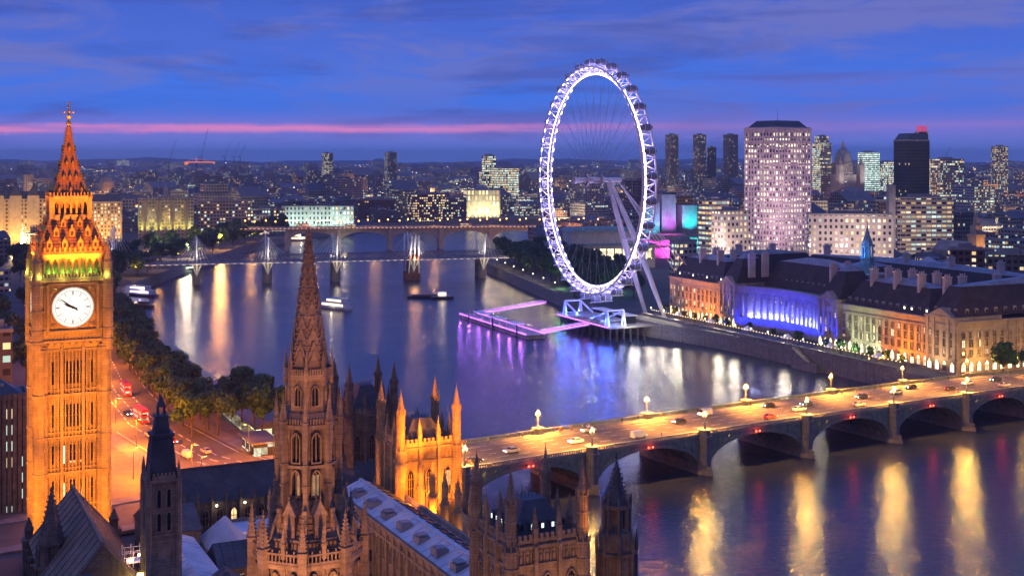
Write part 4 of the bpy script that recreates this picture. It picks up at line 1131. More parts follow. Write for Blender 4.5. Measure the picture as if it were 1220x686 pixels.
# lamp standards
def lamp_standard():
    t = thing('lamp_standard', 'x', 'street lamp', (0,0,0), 0, 'triple lantern lamp standards on the arched bridge')
    b = MB(); b.ng(8,.42,0,.36,.6); b.ng(8,.2,.6,.11,3.6); b.ng(8,.26,1.5,.26,1.65)
    for a in (0, math.pi):
        b.bar((0,0,3.2),(.55*math.cos(a),0,3.35),.06); b.bar((.55*math.cos(a),0,3.3),(.55*math.cos(a),0,3.7),.06)
    b.build('post', greenp, t)
    g = glow('bridge_lantern', (1.0,.66,.25), 6)
    for x, z in ((-.55,3.7),(.55,3.7),(0,4.1)):
        m_ = MB(); m_.ng(8,.13,z,.2,z+.42,x,0,m=0); m_.ng(8,.25,z+.42,.07,z+.85,x,0,m=1); m_.ball((x,0,z+.88),.07,1,6,4)
        if x == 0: m_.ng(6,.07,3.6,.07,z,0,0,m=1)
        m_.build('lantern', [g, greenp], t)
    return t
ls = lamp_standard(); first = True
for row, y in (('near', -.2), ('far', BWD+.2)):
    for i, t in enumerate(PIERS+[-38, 255]):
        p = wpt(br, t, y, dz2(t)+1.75); o = ls if first else copy_tree(ls); first = False
        o.location = p; o.rotation_euler = (0,0,BA)
        o['label'] = 'triple lantern lamp standard on the %s parapet, %s from the palace end' % (row, ORD[i+1] if i < 7 else ('first' if i == 7 else 'last'))
        yy = y+(.9 if row == 'near' else -.9)
        p = wpt(br, t, y, dz2(t)+6.9)
        if row == 'near': light('POINT', p, 7500 if t > 210 else 16000, (1.0,.55,.10), size=.4)
        light('SPOT', wpt(br, t, y+(.5 if row == 'near' else -.5), dz2(t)+7.2), (14000 if t > 210 else 38000)*(1.0 if row == 'near' else 1.5), (1.0,.32,.035), aim=wpt(br, t, y+(2.2 if row == 'near' else -2.2), dz2(t)), angle=150, blend=.5, size=.3)

# street surfaces on the palace bank
def flat(name, pts, z, m, label, kindname):
    b = MB(); tr = tessellate_polygon([[Vector((x,y,0)) for x, y in pts]]); b.add([(x,y,z) for x, y in pts], [tuple(t) for t in tr])
    return tag(b.build(name, m), label, kindname, kind='structure')
def strip(name, pl, wd, z, m, label, cat):
    b = MB(); L = []
    for i, p in enumerate(pl):
        q = pl[min(i+1, len(pl)-1)]; o = pl[max(i-1, 0)]; dd = Vector((q[0]-o[0], q[1]-o[1], 0)).normalized()
        L.append(((p[0]-dd.y*wd/2, p[1]+dd.x*wd/2), (p[0]+dd.y*wd/2, p[1]-dd.x*wd/2)))
    for (a, c), (a2, c2) in zip(L, L[1:]): b.quad((*a,z),(*c,z),(*c2,z),(*a2,z))
    return tag(b.build(name, m), label, cat, kind='structure')
ROAD = [(-60,326),(-86,350),(-116,395),(-142,450),(-170,520),(-204,600),(-250,740),(-292,860),(-326,1000)]
strip('pavement', ROAD, 34, GZ+.15, paving, 'paved footway along the riverside road', 'pavement')
strip('riverside_road', ROAD, 24, GZ+.16, asphalt, 'riverside road lit orange beyond the clock tower', 'road')
strip('plaza_road', [(-140,300),(-100,318),(-60,330),(-30,318)], 30, GZ+.12, asphalt, 'street junction lit orange at the foot of the clock tower', 'road')
flat('forecourt', [(-128,290),(-60,300),(-62,350),(-110,430),(-140,430),(-150,350)], GZ+.08, paving, 'paved forecourt lit orange beside the clock tower', 'pavement')
mk = MB()
def road_lines(pl, offs, z, dash, gap, wd=.16):
    for (x0,y0),(x1,y1) in zip(pl, pl[1:]):
        dd = Vector((x1-x0, y1-y0, 0)); L = dd.length; dd.normalize(); n = Vector((-dd.y, dd.x, 0)); s = 0
        while s < L-dash:
            for o in offs:
                p = Vector((x0,y0,z))+dd*s+n*o; q = p+dd*dash; mk.quad(tuple(p-n*wd),tuple(p+n*wd),tuple(q+n*wd),tuple(q-n*wd))
            s += dash+gap
road_lines(ROAD, (-4, 0, 4), GZ+.166, 4, 3); road_lines(ROAD, (-10.5, 10.5), GZ+.166, 9, .1, .12)
tag(mk.build('road_markings', paint), 'white lane lines on the riverside road', 'road marking', kind='structure')

def street_lamp(col=SODIUM, h=8.0, kind='street_lamp'):
    t = thing(kind, 'x', 'street lamp', (0,0,0), 0)
    b = MB(); b.ng(8,.16,0,.08,h); b.bar((0,0,h-.1),(1.1,0,h+.2),.06); b.build('post', steel, t)
    b = MB(); b.box(.8,1.7,-.2,.2,h+.1,h+.32,1); b.box(.85,1.65,-.16,.16,h+.03,h+.1,0); b.build('lamp_head', [glow('head_'+kind, col, 16), steel], t)
    return t
sl = street_lamp(); k = 0
def lamp_at(proto, used, x, y, z, rz, label, group, pw, col, h):
    o = copy_tree(proto) if used else proto
    o.location = (x,y,z); o.rotation_euler = (0,0,rz); o['label'] = label; o['group'] = group
    light('POINT', (x+1.25*math.cos(rz), y+1.25*math.sin(rz), z+h-.3), pw, col, size=.25)
LP = [(-74,354,'r'),(-92,378,'r'),(-108,406,'r'),(-122,436,'r'),(-136,468,'r'),(-152,504,'r'),(-172,552,'r'),(-84,330,'l'),(-108,362,'l'),(-124,394,'l'),(-140,428,'l'),(-154,462,'l'),(-168,500,'l'),(-188,552,'l'),(-64,338,'j'),(-78,316,'j'),(-98,326,'j'),(-118,344,'j')]
cnt = {'r': 0, 'l': 0, 'j': 0}
for i, (x, y, s_) in enumerate(LP):
    side = {'r': 'river side of the riverside road', 'l': 'inner side of the riverside road', 'j': 'paved junction by the clock tower'}[s_]
    lamp_at(sl, i > 0, x, y, GZ+.15, {'r': 2.7, 'l': -.4, 'j': 1.0}[s_], '%s orange street lamp on the %s' % (ORD[cnt[s_]], side), 'orange street lamps along the riverside road', 2500 if s_ == 'r' else 40000, (1.0,.21,.004), 8)
    cnt[s_] += 1

# ================================================================== vehicles and people
def wheels(root, xs, w_, r):
    b = MB(); b.M = Matrix.Rotation(math.pi/2, 4, 'X'); b.ng(12, r, -.12, r, .12, m=0); b.ng(8, r*.6, -.13, r*.6, .14, m=1); b.M = None
    me = b.mesh('wheel', [rubber, grey])
    for x in xs:
        for s in (-1, 1): obj('wheel', me, root, (x, s*w_/2, r))
headl = glow('headlight', (1.0,.92,.75), 14); taill = glow('taillight', (1.0,.05,.02), 8)
def car(name, paintm, van=False):
    t = thing(name, 'x', 'car', (0,0,0))
    L = 2.15
    prof = ([(-L,.35),(L,.35),(L+.05,.75),(L-.1,.95),(1.15,1.05),(.45,1.5),(-1.0,1.52),(-1.75,1.12),(-L,1.02)] if not van else
            [(-L-.3,.35),(L,.35),(L+.05,.9),(L-.4,1.2),(1.1,1.95),(.8,2.1),(-L-.3,2.1)])
    b = MB(); n = len(prof)
    for y0, s0, y1, s1 in ((-.85,.97,-.72,1.0),(-.72,1.0,.72,1.0),(.72,1.0,.85,.97)):
        A = [(x*s0, y0 if z < 1.05 else y0*.86, z) for x, z in prof]; B = [(x*s1, y1 if z < 1.05 else y1*.86, z) for x, z in prof]
        b.add(A+B, [(i,(i+1)%n,n+(i+1)%n,n+i) for i in range(n)])
    b.add([(x*.97, -.85 if z < 1.05 else -.73, z) for x, z in prof], [tuple(range(n))]); b.add([(x*.97, .85 if z < 1.05 else .73, z) for x, z in prof], [tuple(range(n))[::-1]])
    b.build('body', paintm, t)
    if not van:
        for pts in ([(1.1,-.66,1.08),(1.1,.66,1.08),(.5,.6,1.47),(.5,-.6,1.47)], [(-1.7,-.66,1.15),(-1.7,.66,1.15),(-1.06,.6,1.49),(-1.06,-.6,1.49)]):
            b = MB(); b.add([(x+(.03 if x > 0 else -.03), y, z+.02) for x, y, z in pts], [(0,1,2,3)]); b.build('windscreen', glassd, t)
        for s in (-1, 1):
            b = MB(); b.add([(.95,s*.79,1.08),(-1.5,s*.79,1.12),(-.95,s*.735,1.47),(.42,s*.735,1.46)], [(0,1,2,3)]); b.build('side_window', glassd, t)
    else:
        b = MB(); b.add([(L-.38,-.7,1.24),(L-.38,.7,1.24),(1.14,.66,1.92),(1.14,-.66,1.92)], [(0,1,2,3)]); b.build('windscreen', glassd, t)
    for s in (-1, 1):
        b = MB(); b.box(L-.02,L+.1,s*.6-.16,s*.6+.16,.62,.82); b.build('headlight', headl, t)
        b = MB(); b.box(-L-(.36 if van else .03),-L+.06,s*.66-.1,s*.66+.1,.72,.95); b.build('taillight', taill, t)
    wheels(t, (-1.35,1.35), 1.62, .33); return t
def bus(name, paintm):
    t = thing(name, 'x', 'bus', (0,0,0))
    b = MB(); b.prism([(-5.4,-1.2),(5.1,-1.2),(5.5,-.8),(5.5,.8),(5.1,1.2),(-5.4,1.2)], .35, 4.2); b.prism([(-5.2,-1.0),(5.0,-1.0),(5.3,-.6),(5.3,.6),(5.0,1.0),(-5.2,1.0)], 4.2, 4.38); b.build('body', paintm, t)
    bl = pane('bus_light', (1.0,.88,.6), .7, .8, 1.2)
    for z0, z1 in ((1.25,2.05),(2.75,3.6)):
        for s in (-1, 1):
            b = MB(); 
            for i in range(7): b.box(-4.9+i*1.42,-3.62+i*1.42,s*1.2-.02,s*1.2+.02,z0,z1)
            b.build('side_window', bl, t)
        b = MB(); b.box(5.48,5.53,-.78,.78,z0-.2,z1); b.build('windscreen', bl, t); b = MB(); b.box(-5.43,-5.38,-.9,.9,z0,z1); b.build('rear_window', bl, t)
    for s in (-1, 1):
        b = MB(); b.box(5.48,5.56,s*.85-.15,s*.85+.15,.6,.85); b.build('headlight', headl, t); b = MB(); b.box(-5.45,-5.38,s*1.0-.12,s*1.0+.12,.7,1.1); b.build('taillight', taill, t)
    wheels(t, (-3.4,3.3), 2.1, .48); return t
carp = {n: mat('car_'+n, c, .3, .05, .5) for n, c in (('white',(.75,.75,.75)),('black',(.02,.02,.022)),('silver',(.4,.41,.43)),('blue',(.03,.06,.2)),('red',(.35,.02,.02)))}
busred = mat('bus_red', (.42,.02,.015), .35, .06, .5)
VG = 'vehicles crossing the arched bridge'
protos = {n: car('car', carp[n]) for n in carp}; protos['van'] = car('van', carp['white'], True); protos['bus'] = bus('double_decker_bus', busred); protos['van']['category'] = 'van'
used = set()
def park(kind, p, rz, label, group):
    o = copy_tree(protos[kind]) if kind in used else protos[kind]; used.add(kind)
    o.location = p; o.rotation_euler = (0,0,rz); o['label'] = label; o['group'] = group; return o
def on_bridge(kind, t, y, fwd, label): park(kind, wpt(br, t, y, dz2(t)+.005), BA+(0 if fwd else math.pi), label, VG)
on_bridge('white', 43, 11.2, False, 'white car driving alone towards the palace, lights on, mid carriageway')
on_bridge('black', 8, 7.2, True, 'black car on the near lane at the palace end of the bridge')
on_bridge('silver', 22, 11.3, False, 'silver car just behind the orange palace tower on the bridge')
on_bridge('van', 62, 7.2, True, 'white van in the near lane between the second and third piers')
on_bridge('van', 98, 21.2, False, 'white van under the far parapet before mid bridge')
on_bridge('red', 112, 7.2, True, 'dark red car near the fourth pier in the near lane')
on_bridge('blue', 136, 16.2, False, 'dark blue car past mid bridge in the far lane')
on_bridge('silver', 150, 7.0, True, 'silver car leading the near lane towards the far bank')
on_bridge('silver', 178, 16.4, False, 'silver car near the far bank end of the bridge')
on_bridge('black', 199, 11.4, True, 'black car close behind the last river pier')
on_bridge('white', 214, 16.2, False, 'white car coming off the far bank onto the bridge')
for i, (kind, t, y, f) in enumerate([('silver',54,20.9,0),('black',84,16.3,0),('black',124,20.8,0),('white',128,11.3,1),('black',161,16.2,0),('black',190,20.8,0),('silver',222,7.3,1),('black',229,16.2,0)]):
    on_bridge(kind, t, y, bool(f), '%s car in the %s lane, %s of several scattered along the bridge' % (kind, {7:'near',11:'inner near',16:'inner far',20:'far'}[int(y)], ORD[i]))
RG = 'vehicles on the riverside road'
for kind, px, py, rz, lab in (('bus',168,502,2.1,'red double decker bus on the riverside road nearest the trees'),('white',178,520,2.1,'white car behind the bus on the riverside road'),('black',152,495,-1.0,'black car passing the clock tower on the riverside road'),
        ('van',222,545,2.2,'white van on the orange lit road left of the trees'),('silver',245,540,2.2,'silver car waiting at the junction by the trees'),('red',205,528,-.9,'red car coming towards the junction'),('bus',150,470,2.0,'red bus far up the riverside road under the lamps')):
    x, y = at(px, py); park(kind, (x, y, GZ+.17), rz, lab, RG)

def walker(seed, top, legs, hair):
    rr = random.Random(seed); st_ = .22+.1*rr.random(); sw_ = rr.random()*.3
    V = [(0,0,.98),(0,0,1.22),(0,0,1.44),(.02,0,1.55),(.03,0,1.67),(.03,0,1.76),
         (0,.1,.92),(st_*.6,.1,.52),(st_,.1,.08),(st_+.14,.1,.04), (0,-.1,.92),(-st_*.2,-.1,.5),(-st_,-.1,.12),(-st_+.13,-.1,.06),
         (0,.2,1.42),(-sw_*.5,.26,1.14),(-sw_*.2+.1,.26,.9),(-sw_*.2+.14,.26,.82), (0,-.2,1.42),(sw_*.5,-.26,1.14),(sw_+.1,-.25,.93),(sw_+.16,-.24,.86)]
    E_ = [(0,1),(1,2),(2,3),(3,4),(4,5),(0,6),(6,7),(7,8),(8,9),(0,10),(10,11),(11,12),(12,13),(2,14),(14,15),(15,16),(16,17),(2,18),(18,19),(19,20),(20,21)]
    rad_ = [.15,.15,.15,.06,.11,.08,.1,.075,.05,.045,.1,.075,.05,.045,.07,.05,.038,.035,.07,.05,.038,.035]
    me = bpy.data.meshes.new('figure'); me.from_pydata(V, E_, []); o = bpy.data.objects.new('figure', me); C.objects.link(o)
    md = o.modifiers.new('s', 'SKIN'); o.modifiers.new('u', 'SUBSURF').levels = 1
    for i, r_ in enumerate(rad_): me.skin_vertices[0].data[i].radius = (r_, r_)
    me.skin_vertices[0].data[0].use_root = True
    dg = bpy.context.evaluated_depsgraph_get(); m2 = bpy.data.meshes.new_from_object(o.evaluated_get(dg))
    bpy.data.objects.remove(o); m2.materials.clear()
    for mm in (top, legs, hair, mat('skin', (.5,.3,.22), .6, .1, 3)): m2.materials.append(mm)
    for p in m2.polygons:
        z = p.center.z; yy = abs(p.center.y)
        p.material_index = 2 if z > 1.7 or z < .1 else (3 if z > 1.52 or (yy > .2 and z < .92) else (0 if z > .95 else 1)); p.use_smooth = True
    return m2
cl = [mat('cloth%d' % i, c, .9, .15, 4) for i, c in enumerate([(.03,.03,.04),(.25,.05,.05),(.08,.1,.2),(.35,.33,.3),(.1,.08,.06),(.5,.48,.45)])]
hairm = mat('hair', (.04,.025,.02), .8, .2, 6)
figs = [walker(s, cl[a], cl[b_], hairm) for s, a, b_ in ((1,0,2),(2,1,0),(3,3,4),(4,5,2),(5,2,0),(6,4,0))]
FW = ['black coat', 'red jacket', 'grey top', 'pale top', 'blue jacket', 'brown jacket']
for i in range(44):
    f = i % 6; far = i % 11 != 5
    t = R.uniform(2, 70) if i < 26 else R.uniform(70, 220); y = R.uniform(BWD-3.8, BWD-1.0) if far else R.uniform(1.2, 3.8)
    o = obj('person', figs[f], None, wpt(br, t, y, dz2(t)+.15), BA+(0 if R.random() < .5 else math.pi))
    tag(o, 'person in a %s walking along the %s pavement of the bridge' % (FW[f], 'far' if far else 'near'), 'person', 'people walking over the bridge')

# ================================================================== the riverside hall (curved central crescent)
ca_ = math.atan2(-.906, .424)
ch = thing('riverside_hall', 'long stone riverside hall with dark tiled roofs, blue lit crescent and orange lit wings', 'building', (83.7, 668, GZ), ca_)
EV = 20.5
def wp(x, y, z): return wpt(ch, x, y, z)
wallb = MB()
D = 22
arcN = 18; AX0, AX1, SAG = 62, 124, 13.0
def arc(x): 
    u = (x-(AX0+AX1)/2)/((AX1-AX0)/2); return SAG*math.sqrt(max(0, 1-u*u*.92))-SAG*math.sqrt(.08)
BLK = [(0,48,0,EV),(48,62,-1.5,EV+1.5),(124,138,-1.5,EV+1.5),(138,190,0,EV),(190,206,-1.5,EV+1.5)]
for x0, x1, y0, h in BLK:
    wallb.box(x0, x1, y0, D, 0, h)
    for z, hh_, p in ((.0,1.0,.25),(5.6,.5,.3),(9.8,.2,.15),(h-3.6,.5,.35),(h-.8,.8,.8)): wallb.box(x0-.1, x1+.1, y0-p, y0+.01, z, z+hh_)
    if x1-x0 < 20:
        for x in (x0+.9, x1-.9, x0+4.2, x1-4.2): wallb.box(x-.7, x+.7, y0-.5, y0+.01, 5.8, h-.9)
        wallb.add([(x0+1.5,y0-.6,h),(x1-1.5,y0-.6,h),((x0+x1)/2,y0-.6,h+3.2),(x0+1.5,y0+6,h),(x1-1.5,y0+6,h),((x0+x1)/2,y0+6,h+3.2)], [(0,1,2),(0,2,5,3),(1,4,5,2)])
# crescent wall
xs = [AX0+(AX1-AX0)*i/arcN for i in range(arcN+1)]
for xa, xb in zip(xs, xs[1:]):
    ya, yb = arc(xa)+3.2, arc(xb)+3.2
    wallb.quad((xa,ya,0),(xb,yb,0),(xb,yb,EV),(xa,ya,EV)); ya -= 3.2; yb -= 3.2
    for z0, z1, q in ((0,5.8,0),(17.3,20.0,0),(20.0,20.8,-.7)):      # podium and entablature carry the colonnade
        wallb.quad((xa,ya+q,z0),(xb,yb+q,z0),(xb,yb+q,z1),(xa,ya+q,z1)); wallb.quad((xa,ya+q,z1),(xb,yb+q,z1),(xb,yb+3.3,z1+.01),(xa,ya+3.3,z1+.01)); wallb.quad((xa,ya+q,z0),(xb,yb+q,z0),(xb,yb+3.3,z0),(xa,ya+3.3,z0))
wallb.box(AX0, AX1, SAG+2.5, D+10, 0, EV)
# the wing along the street to the bridge and the ranges behind
wallb.box(190, 206.001, D, 120, 0, EV); wallb.box(0, 14, D, 90, 0, EV); wallb.box(14, 190, 72, 90, 0, EV); wallb.box(93-9, 93+9, 32, 72, 0, EV+1)
for y in range(26, 120, 4): wallb.box(206, 206.4, y-.3, y+.3, 5.8, EV-1)
wallb.box(205.9, 206.7, -1, 120, EV-.8, EV); wallb.box(205.9, 206.4, -1, 120, 5.6, 6.1)
wallb.build('wall', portland, ch)
colm = MB(); colm.ng(12,.72,0,.6,10.4); colm.ng(8,.95,0,.95,.5); colm.ng(8,.9,10.6,.75,10.4); colm.box(-.95,.95,-.95,.95,10.6,11.5)
cm_ = colm.mesh('column', [portland], True)
for p in cm_.polygons: p.use_smooth = False
for i in range(17):
    x = AX0+2.2+(AX1-AX0-4.4)*i/16; obj('column', cm_, ch, (x, arc(x)+.9, 5.8))
wb_ = pane('hall_glass', (1.0,.78,.45), 1.6, .22, 3.0); wbl = pane('hall_glass_lit', (1.0,.82,.5), 3.2, .9, 2.5); wblue = pane('hall_glass_blue', (.55,.62,1.0), 3.2, .85, 2.5)
w1 = win_mesh('chw1', 2.0, 3.1, False, portland, wb_, .34, .18, 2, 3); w2 = win_mesh('chw2', 1.9, 2.3, False, portland, wb_, .34, .18, 2, 2)
wg = win_mesh('chg', 2.5, 4.3, True, portland, wbl, .3, .22, 3, 2); wga = win_mesh('chc', 1.7, 3.2, True, portland, wblue, .2, .18, 2, 2)
its = []
for x0, x1, y0, h in BLK:
    n = max(3, round((x1-x0)/3.6))
    for i in range(n):
        x = x0+(x1-x0)*(i+.5)/n
        its += [(wg, x, y0-.01, .9, 0), (w1, x, y0-.01, 6.4, 0), (w1, x, y0-.01, 10.3, 0), (w2, x, y0-.01, 13.9, 0)]
for i in range(16):
    x = AX0+2.2+(AX1-AX0-4.4)*(i+.5)/16; dy_ = (arc(x+.5)-arc(x-.5)); a = math.atan(dy_)
    its += [(wga, x, arc(x)+3.15, 6.6, a), (w2, x, arc(x)+3.15, 12.6, a)]
for i in range(24):
    y = 2+i*4.0
    its += [(wg, 206.02, y, .9, math.pi/2), (w1, 206.02, y, 6.4, math.pi/2), (w1, 206.02, y, 10.3, math.pi/2), (w2, 206.02, y, 13.9, math.pi/2)]
put_many(ch, 'window', its)
rf = MB()
RH = 12.5
def mans(x0, x1, y0, y1, h=RH, z=EV+.02):
    rf.hip(x0, x1, y0, y1, z, z+h*.82, min(6.0, (x1-x0)*.3), min(6.5, (y1-y0)*.3), 0); 
    i = min(6.0, (x1-x0)*.3); j = min(6.5, (y1-y0)*.3); rf.hip(x0+i, x1-i, y0+j, y1-j, z+h*.82, z+h, (x1-x0-2*i)*.35, (y1-y0-2*j)*.35, 1)
mans(.6, 47.6, .8, D-.5); mans(48.2, 61.8, -.5, D, RH+1.5, EV+1.52); mans(124.2, 137.8, -.5, D, RH+1.5, EV+1.52); mans(138.4, 189.6, .8, D-.5); mans(190.3, 205.6, -.4, 119, RH+1.0, EV+1.52)
mans(62.2, 123.8, SAG+2.0, D+10, RH+2.5); mans(.5, 13.6, D+.3, 89); mans(14.2, 189.6, 72.5, 89.5); mans(84.4, 101.6, 33, 72)
rf.build('roof', [roofdark, lead], ch)
chimst = mat('chimney_stone', (.55,.47,.44), .85, .15, .3, streak=.3)
for x in (20, 36, 62.5, 123.5, 150, 164, 178, 192): 
    for y in (7.5, 15.5):
        b = MB(); b.box(-.7,.7,-1.8,1.8,0,11.0); b.box(-.9,.9,-2.0,2.0,11.0,11.5)
        for q in (-1, 0, 1): b.ng(8,.3,11.5,.24,12.5,0,q*1.1)
        b.build('chimney', chimst, ch, loc=(x, y, EV+4.2))
for k, (x, y) in enumerate([(192,34),(204,48),(192,62),(204,76),(192,92),(204,106),(30,80),(60,80),(90,80),(120,80),(150,80),(175,80),(6,40),(6,62)]):
    b = MB(); b.box(-.75,.75,-1.8,1.8,0,10.6); b.box(-.95,.95,-2.0,2.0,10.6,11.1)
    for q in (-1, 0, 1): b.ng(8,.3,11.1,.24,12.1,0,q*1.0)
    b.build('chimney', chimst, ch, loc=(x, y, EV+4.6))
dl = glow('dormer_lit', (1.0,.9,.7), 2.6)
def dorm(lit_):
    b = MB(); b.box(-.7,.7,-.9,1.6,0,1.7,0); b.gable(-.95,.95,-1.05,2.2,1.7,2.35,1,0,'y'); b.box(-.45,.45,-.93,-.9,.3,1.5,2); return b.mesh('dormer', [portland, lead, dl if lit_ else glassd])
d0, d1 = dorm(False), dorm(True); its = []
for x0, x1, rng in ((0,48,11),(138,190,12)):
    for i in range(rng): its.append((d1 if (x0 == 138 and i in (8,9,11)) or (x0 == 0 and i % 3 == 1) else d0, x0+3+(x1-x0-6)*i/(rng-1), 2.6, EV+.9, 0))
for i in range(4): its.append((d0, 193+3.4*i, 1.6, EV+2.4, 0))
for i in range(22): its.append((d0, 204.2, 5+i*5.0, EV+2.4, math.pi/2))
for i in range(9): its.append((d1, 78+i*4.0, SAG+4.6, EV+2.2, 0))
put_many(ch, 'dormer', its)
b = MB()
for i in range(8): 
    if i not in (3,): b.M = Matrix.Translation((74+i*5.4, SAG+6.2, EV+7.6)) @ Matrix.Rotation(rad(-58), 4, 'X'); b.box(-2.2,2.2,-.1,.1,-.7,.7); b.M = None
b.build('roof_light', dl, ch)
fl = MB(); fl.ng(8,3.4,0,3.2,7); fl.ng(8,3.6,6.8,3.6,7.3); 
for i in range(8): a = i*math.pi/4+.39; fl.cbox(2.5*math.cos(a), 2.5*math.sin(a), 7.3, 12.5, .6, .6, a)
fl.ng(8,1.6,7.3,1.6,12.4); fl.ng(8,3.0,12.4,3.0,13.0); fl.lathe([(2.6,13),(2.3,15),(1.2,17.5),(.5,20),(.1,23)], 8); finial(fl, 0, 0, 22.5, 2.5)
fo = fl.build('roof_lantern', copper, ch, loc=(108, 40, EV+9)); 
b = MB(); b.box(99, 117, 32, 48, 0, EV+9); b.build('tower_base', portland, ch)
for a in range(3): light('POINT', wp(108-4+a*4, 35, EV+11+9), 900, (.05,.25,1.0), size=.3)
for a in range(2): light('POINT', wp(107+a*2, 39-2.2, EV+9+8.5), 260, (.03,.2,1.0), size=.2)
# flags and banners omitted; facade floodlights
for i in range(8): light('SPOT', wp(3+i*6, -9, 1.2), 16500, (1.0,.26,.003), aim=wp(3+i*6, 0, 11), angle=105, blend=.9, size=.3)
for i in range(8):
    c_ = (.80,1.0,.55) if i < 4 else (1.0,.27,.008)
    light('SPOT', wp(141+i*6.2, -9, 1.2), 9500 if i < 4 else 16500, c_, aim=wp(141+i*6.2, 0, 11), angle=105, blend=.9, size=.3)
for i in range(10):
    x = 65+i*6.2; light('SPOT', wp(x, arc(x)-7, 1.5), 19000, (.004,.02,1.0), aim=wp(x, arc(x)+1, 12), angle=110, blend=.9, size=.3)
for x in (55, 131):
    for dx_ in (-5, 5): light('SPOT', wp(x+dx_, -8, 1.5), 30000, (.005,.025,1.0), aim=wp(x+dx_*.8, -1, 12), angle=60, blend=.9, size=.3)
for i in range(14): 
    x = 66+i*4; light('POINT', wp(x, arc(x)+2.1, 6.4), 2400, (.34,.40,1.0), size=.15)
light('SPOT', wp(198, -12, 2), 13000, (1.0,.6,.28), aim=wp(198, 0, 12), angle=90, blend=.9, size=.3)
for i in range(5): light('POINT', wp(212, 8+i*16, 7), 4500, SODIUM, size=.3)

# riverside promenade with lamps
pr_ = MB(); pr_.quad((-6,-13.5,.03),(212,-13.5,.03),(212,-.3,.03),(-6,-.3,.03)); pr_.M = None
o = pr_.build('promenade', paving, None, loc=(83.7, 668, GZ+.05), rz=ca_); tag(o, 'paved riverside promenade before the hall', 'pavement', kind='structure')
ew = thing('embankment_wall', 'dark granite embankment wall with stairs down to the river before the hall', 'wall', (83.7, 668, GZ), ca_)
b = MB(); b.box(-5, 188, -14.6, -13.6, -10, 1.1); b.box(-5, 188, -14.9, -13.4, 1.1, 1.4)
for i in range(38): b.box(-4+i*5.1, -3.2+i*5.1, -14.85, -14.5, -9, 1.1)
b.build('wall', granite, ew)
b = MB()
for i in range(14): b.box(128+i*1.1, 129.1+i*1.1, -18.4, -14.6, -10, .4-i*.52)
b.box(127.6, 128, -18.6, -14.6, -10, 1.4); b.box(127.6, 144, -18.8, -18.4, -10, -3.5); b.build('stairs', granite, ew)
def globe_lamp():
    t = thing('promenade_lamp', 'x', 'street lamp', (0,0,0), 0, 'globe lamps along the riverside promenade')
    b = MB(); b.ng(8,.3,0,.2,.8); b.ng(8,.1,.8,.07,4.0); b.build('post', black, t)
    b = MB(); b.ball((0,0,4.3),.3,0,10,6); b.build('globe', glow('globe', (1.0,.9,.7), 9), t); return t
gl = globe_lamp(); 
for i in range(16):
    x = 2+i*12.6; o = gl if i == 0 else copy_tree(gl); p = wp(x, -12.8, .1); o.location = p
    o['label'] = '%s white globe lamp from the wheel along the promenade wall' % ORD[i]
    light('SPOT', wp(x, -13.5, 5.2), {0:6000,1:3500,2:6000,5:6000,6:5000,9:5500,11:2500}.get(i, 350), (1.0,.86,.62), aim=wp(x, -40, -4), angle=150, blend=.3, size=.4)  # added riverward spot for the globe's water streak, keeps off the hall
    light('POINT', wp(x, -12.4, 5.3), 150, (1.0,.86,.62), size=.3)
for i in range(6):
    x = 20+i*30; t = thing('pavilion_tent', 'small lit white pavilion tent before the hall, %s from the wheel' % ORD[i], 'tent', wp(x, -7.5, .1), ca_, 'pavilion tents on the promenade')
    b = MB(); b.ng(4, 2.6, 2.4, .2, 4.2, m=0); b.ng(4, 2.6, 2.1, 2.6, 2.4); b.build('canopy', white, t)
    b = MB()
    for sx in (-1, 1):
        for sy in (-1, 1): b.bar((sx*1.7, sy*1.7, 0), (sx*1.7, sy*1.7, 2.2), .06)
    b.build('frame', grey, t); light('POINT', wp(x, -7.5, 1.9), 120, WARM, size=.3)

fs = thing('festoon_lights', 'string of small warm bulbs on poles along the riverside promenade', 'string lights', (83.7, 668, GZ), ca_)
b = MB(); c_ = MB()
for i in range(42):
    x = -2+i*4.6; b.ng(5,.06,0,.05,3.4,x,-10.5)
    if i < 41:
        for q in range(4): b.bar((x+q*1.15,-10.5,3.4-.35*math.sin(math.pi*q/4)),(x+(q+1)*1.15,-10.5,3.4-.35*math.sin(math.pi*(q+1)/4)),.02)
        for q in (1,3): c_.ball((x+q*1.15,-10.5,3.2-.25),.17,0,5,3)
b.build('poles_and_wire', black, fs); c_.build('bulbs', glow('festoon_bulb', (1.0,.68,.3), 6), fs)
for i in range(30):
    x = R.uniform(-2, 186); f = i % 6
    o = obj('person', figs[f], None, wp(x, R.uniform(-11.8, -3), .1), ca_+(0 if R.random() < .5 else math.pi))
    tag(o, 'person in a %s strolling on the riverside promenade' % FW[f], 'person', 'people on the riverside promenade')

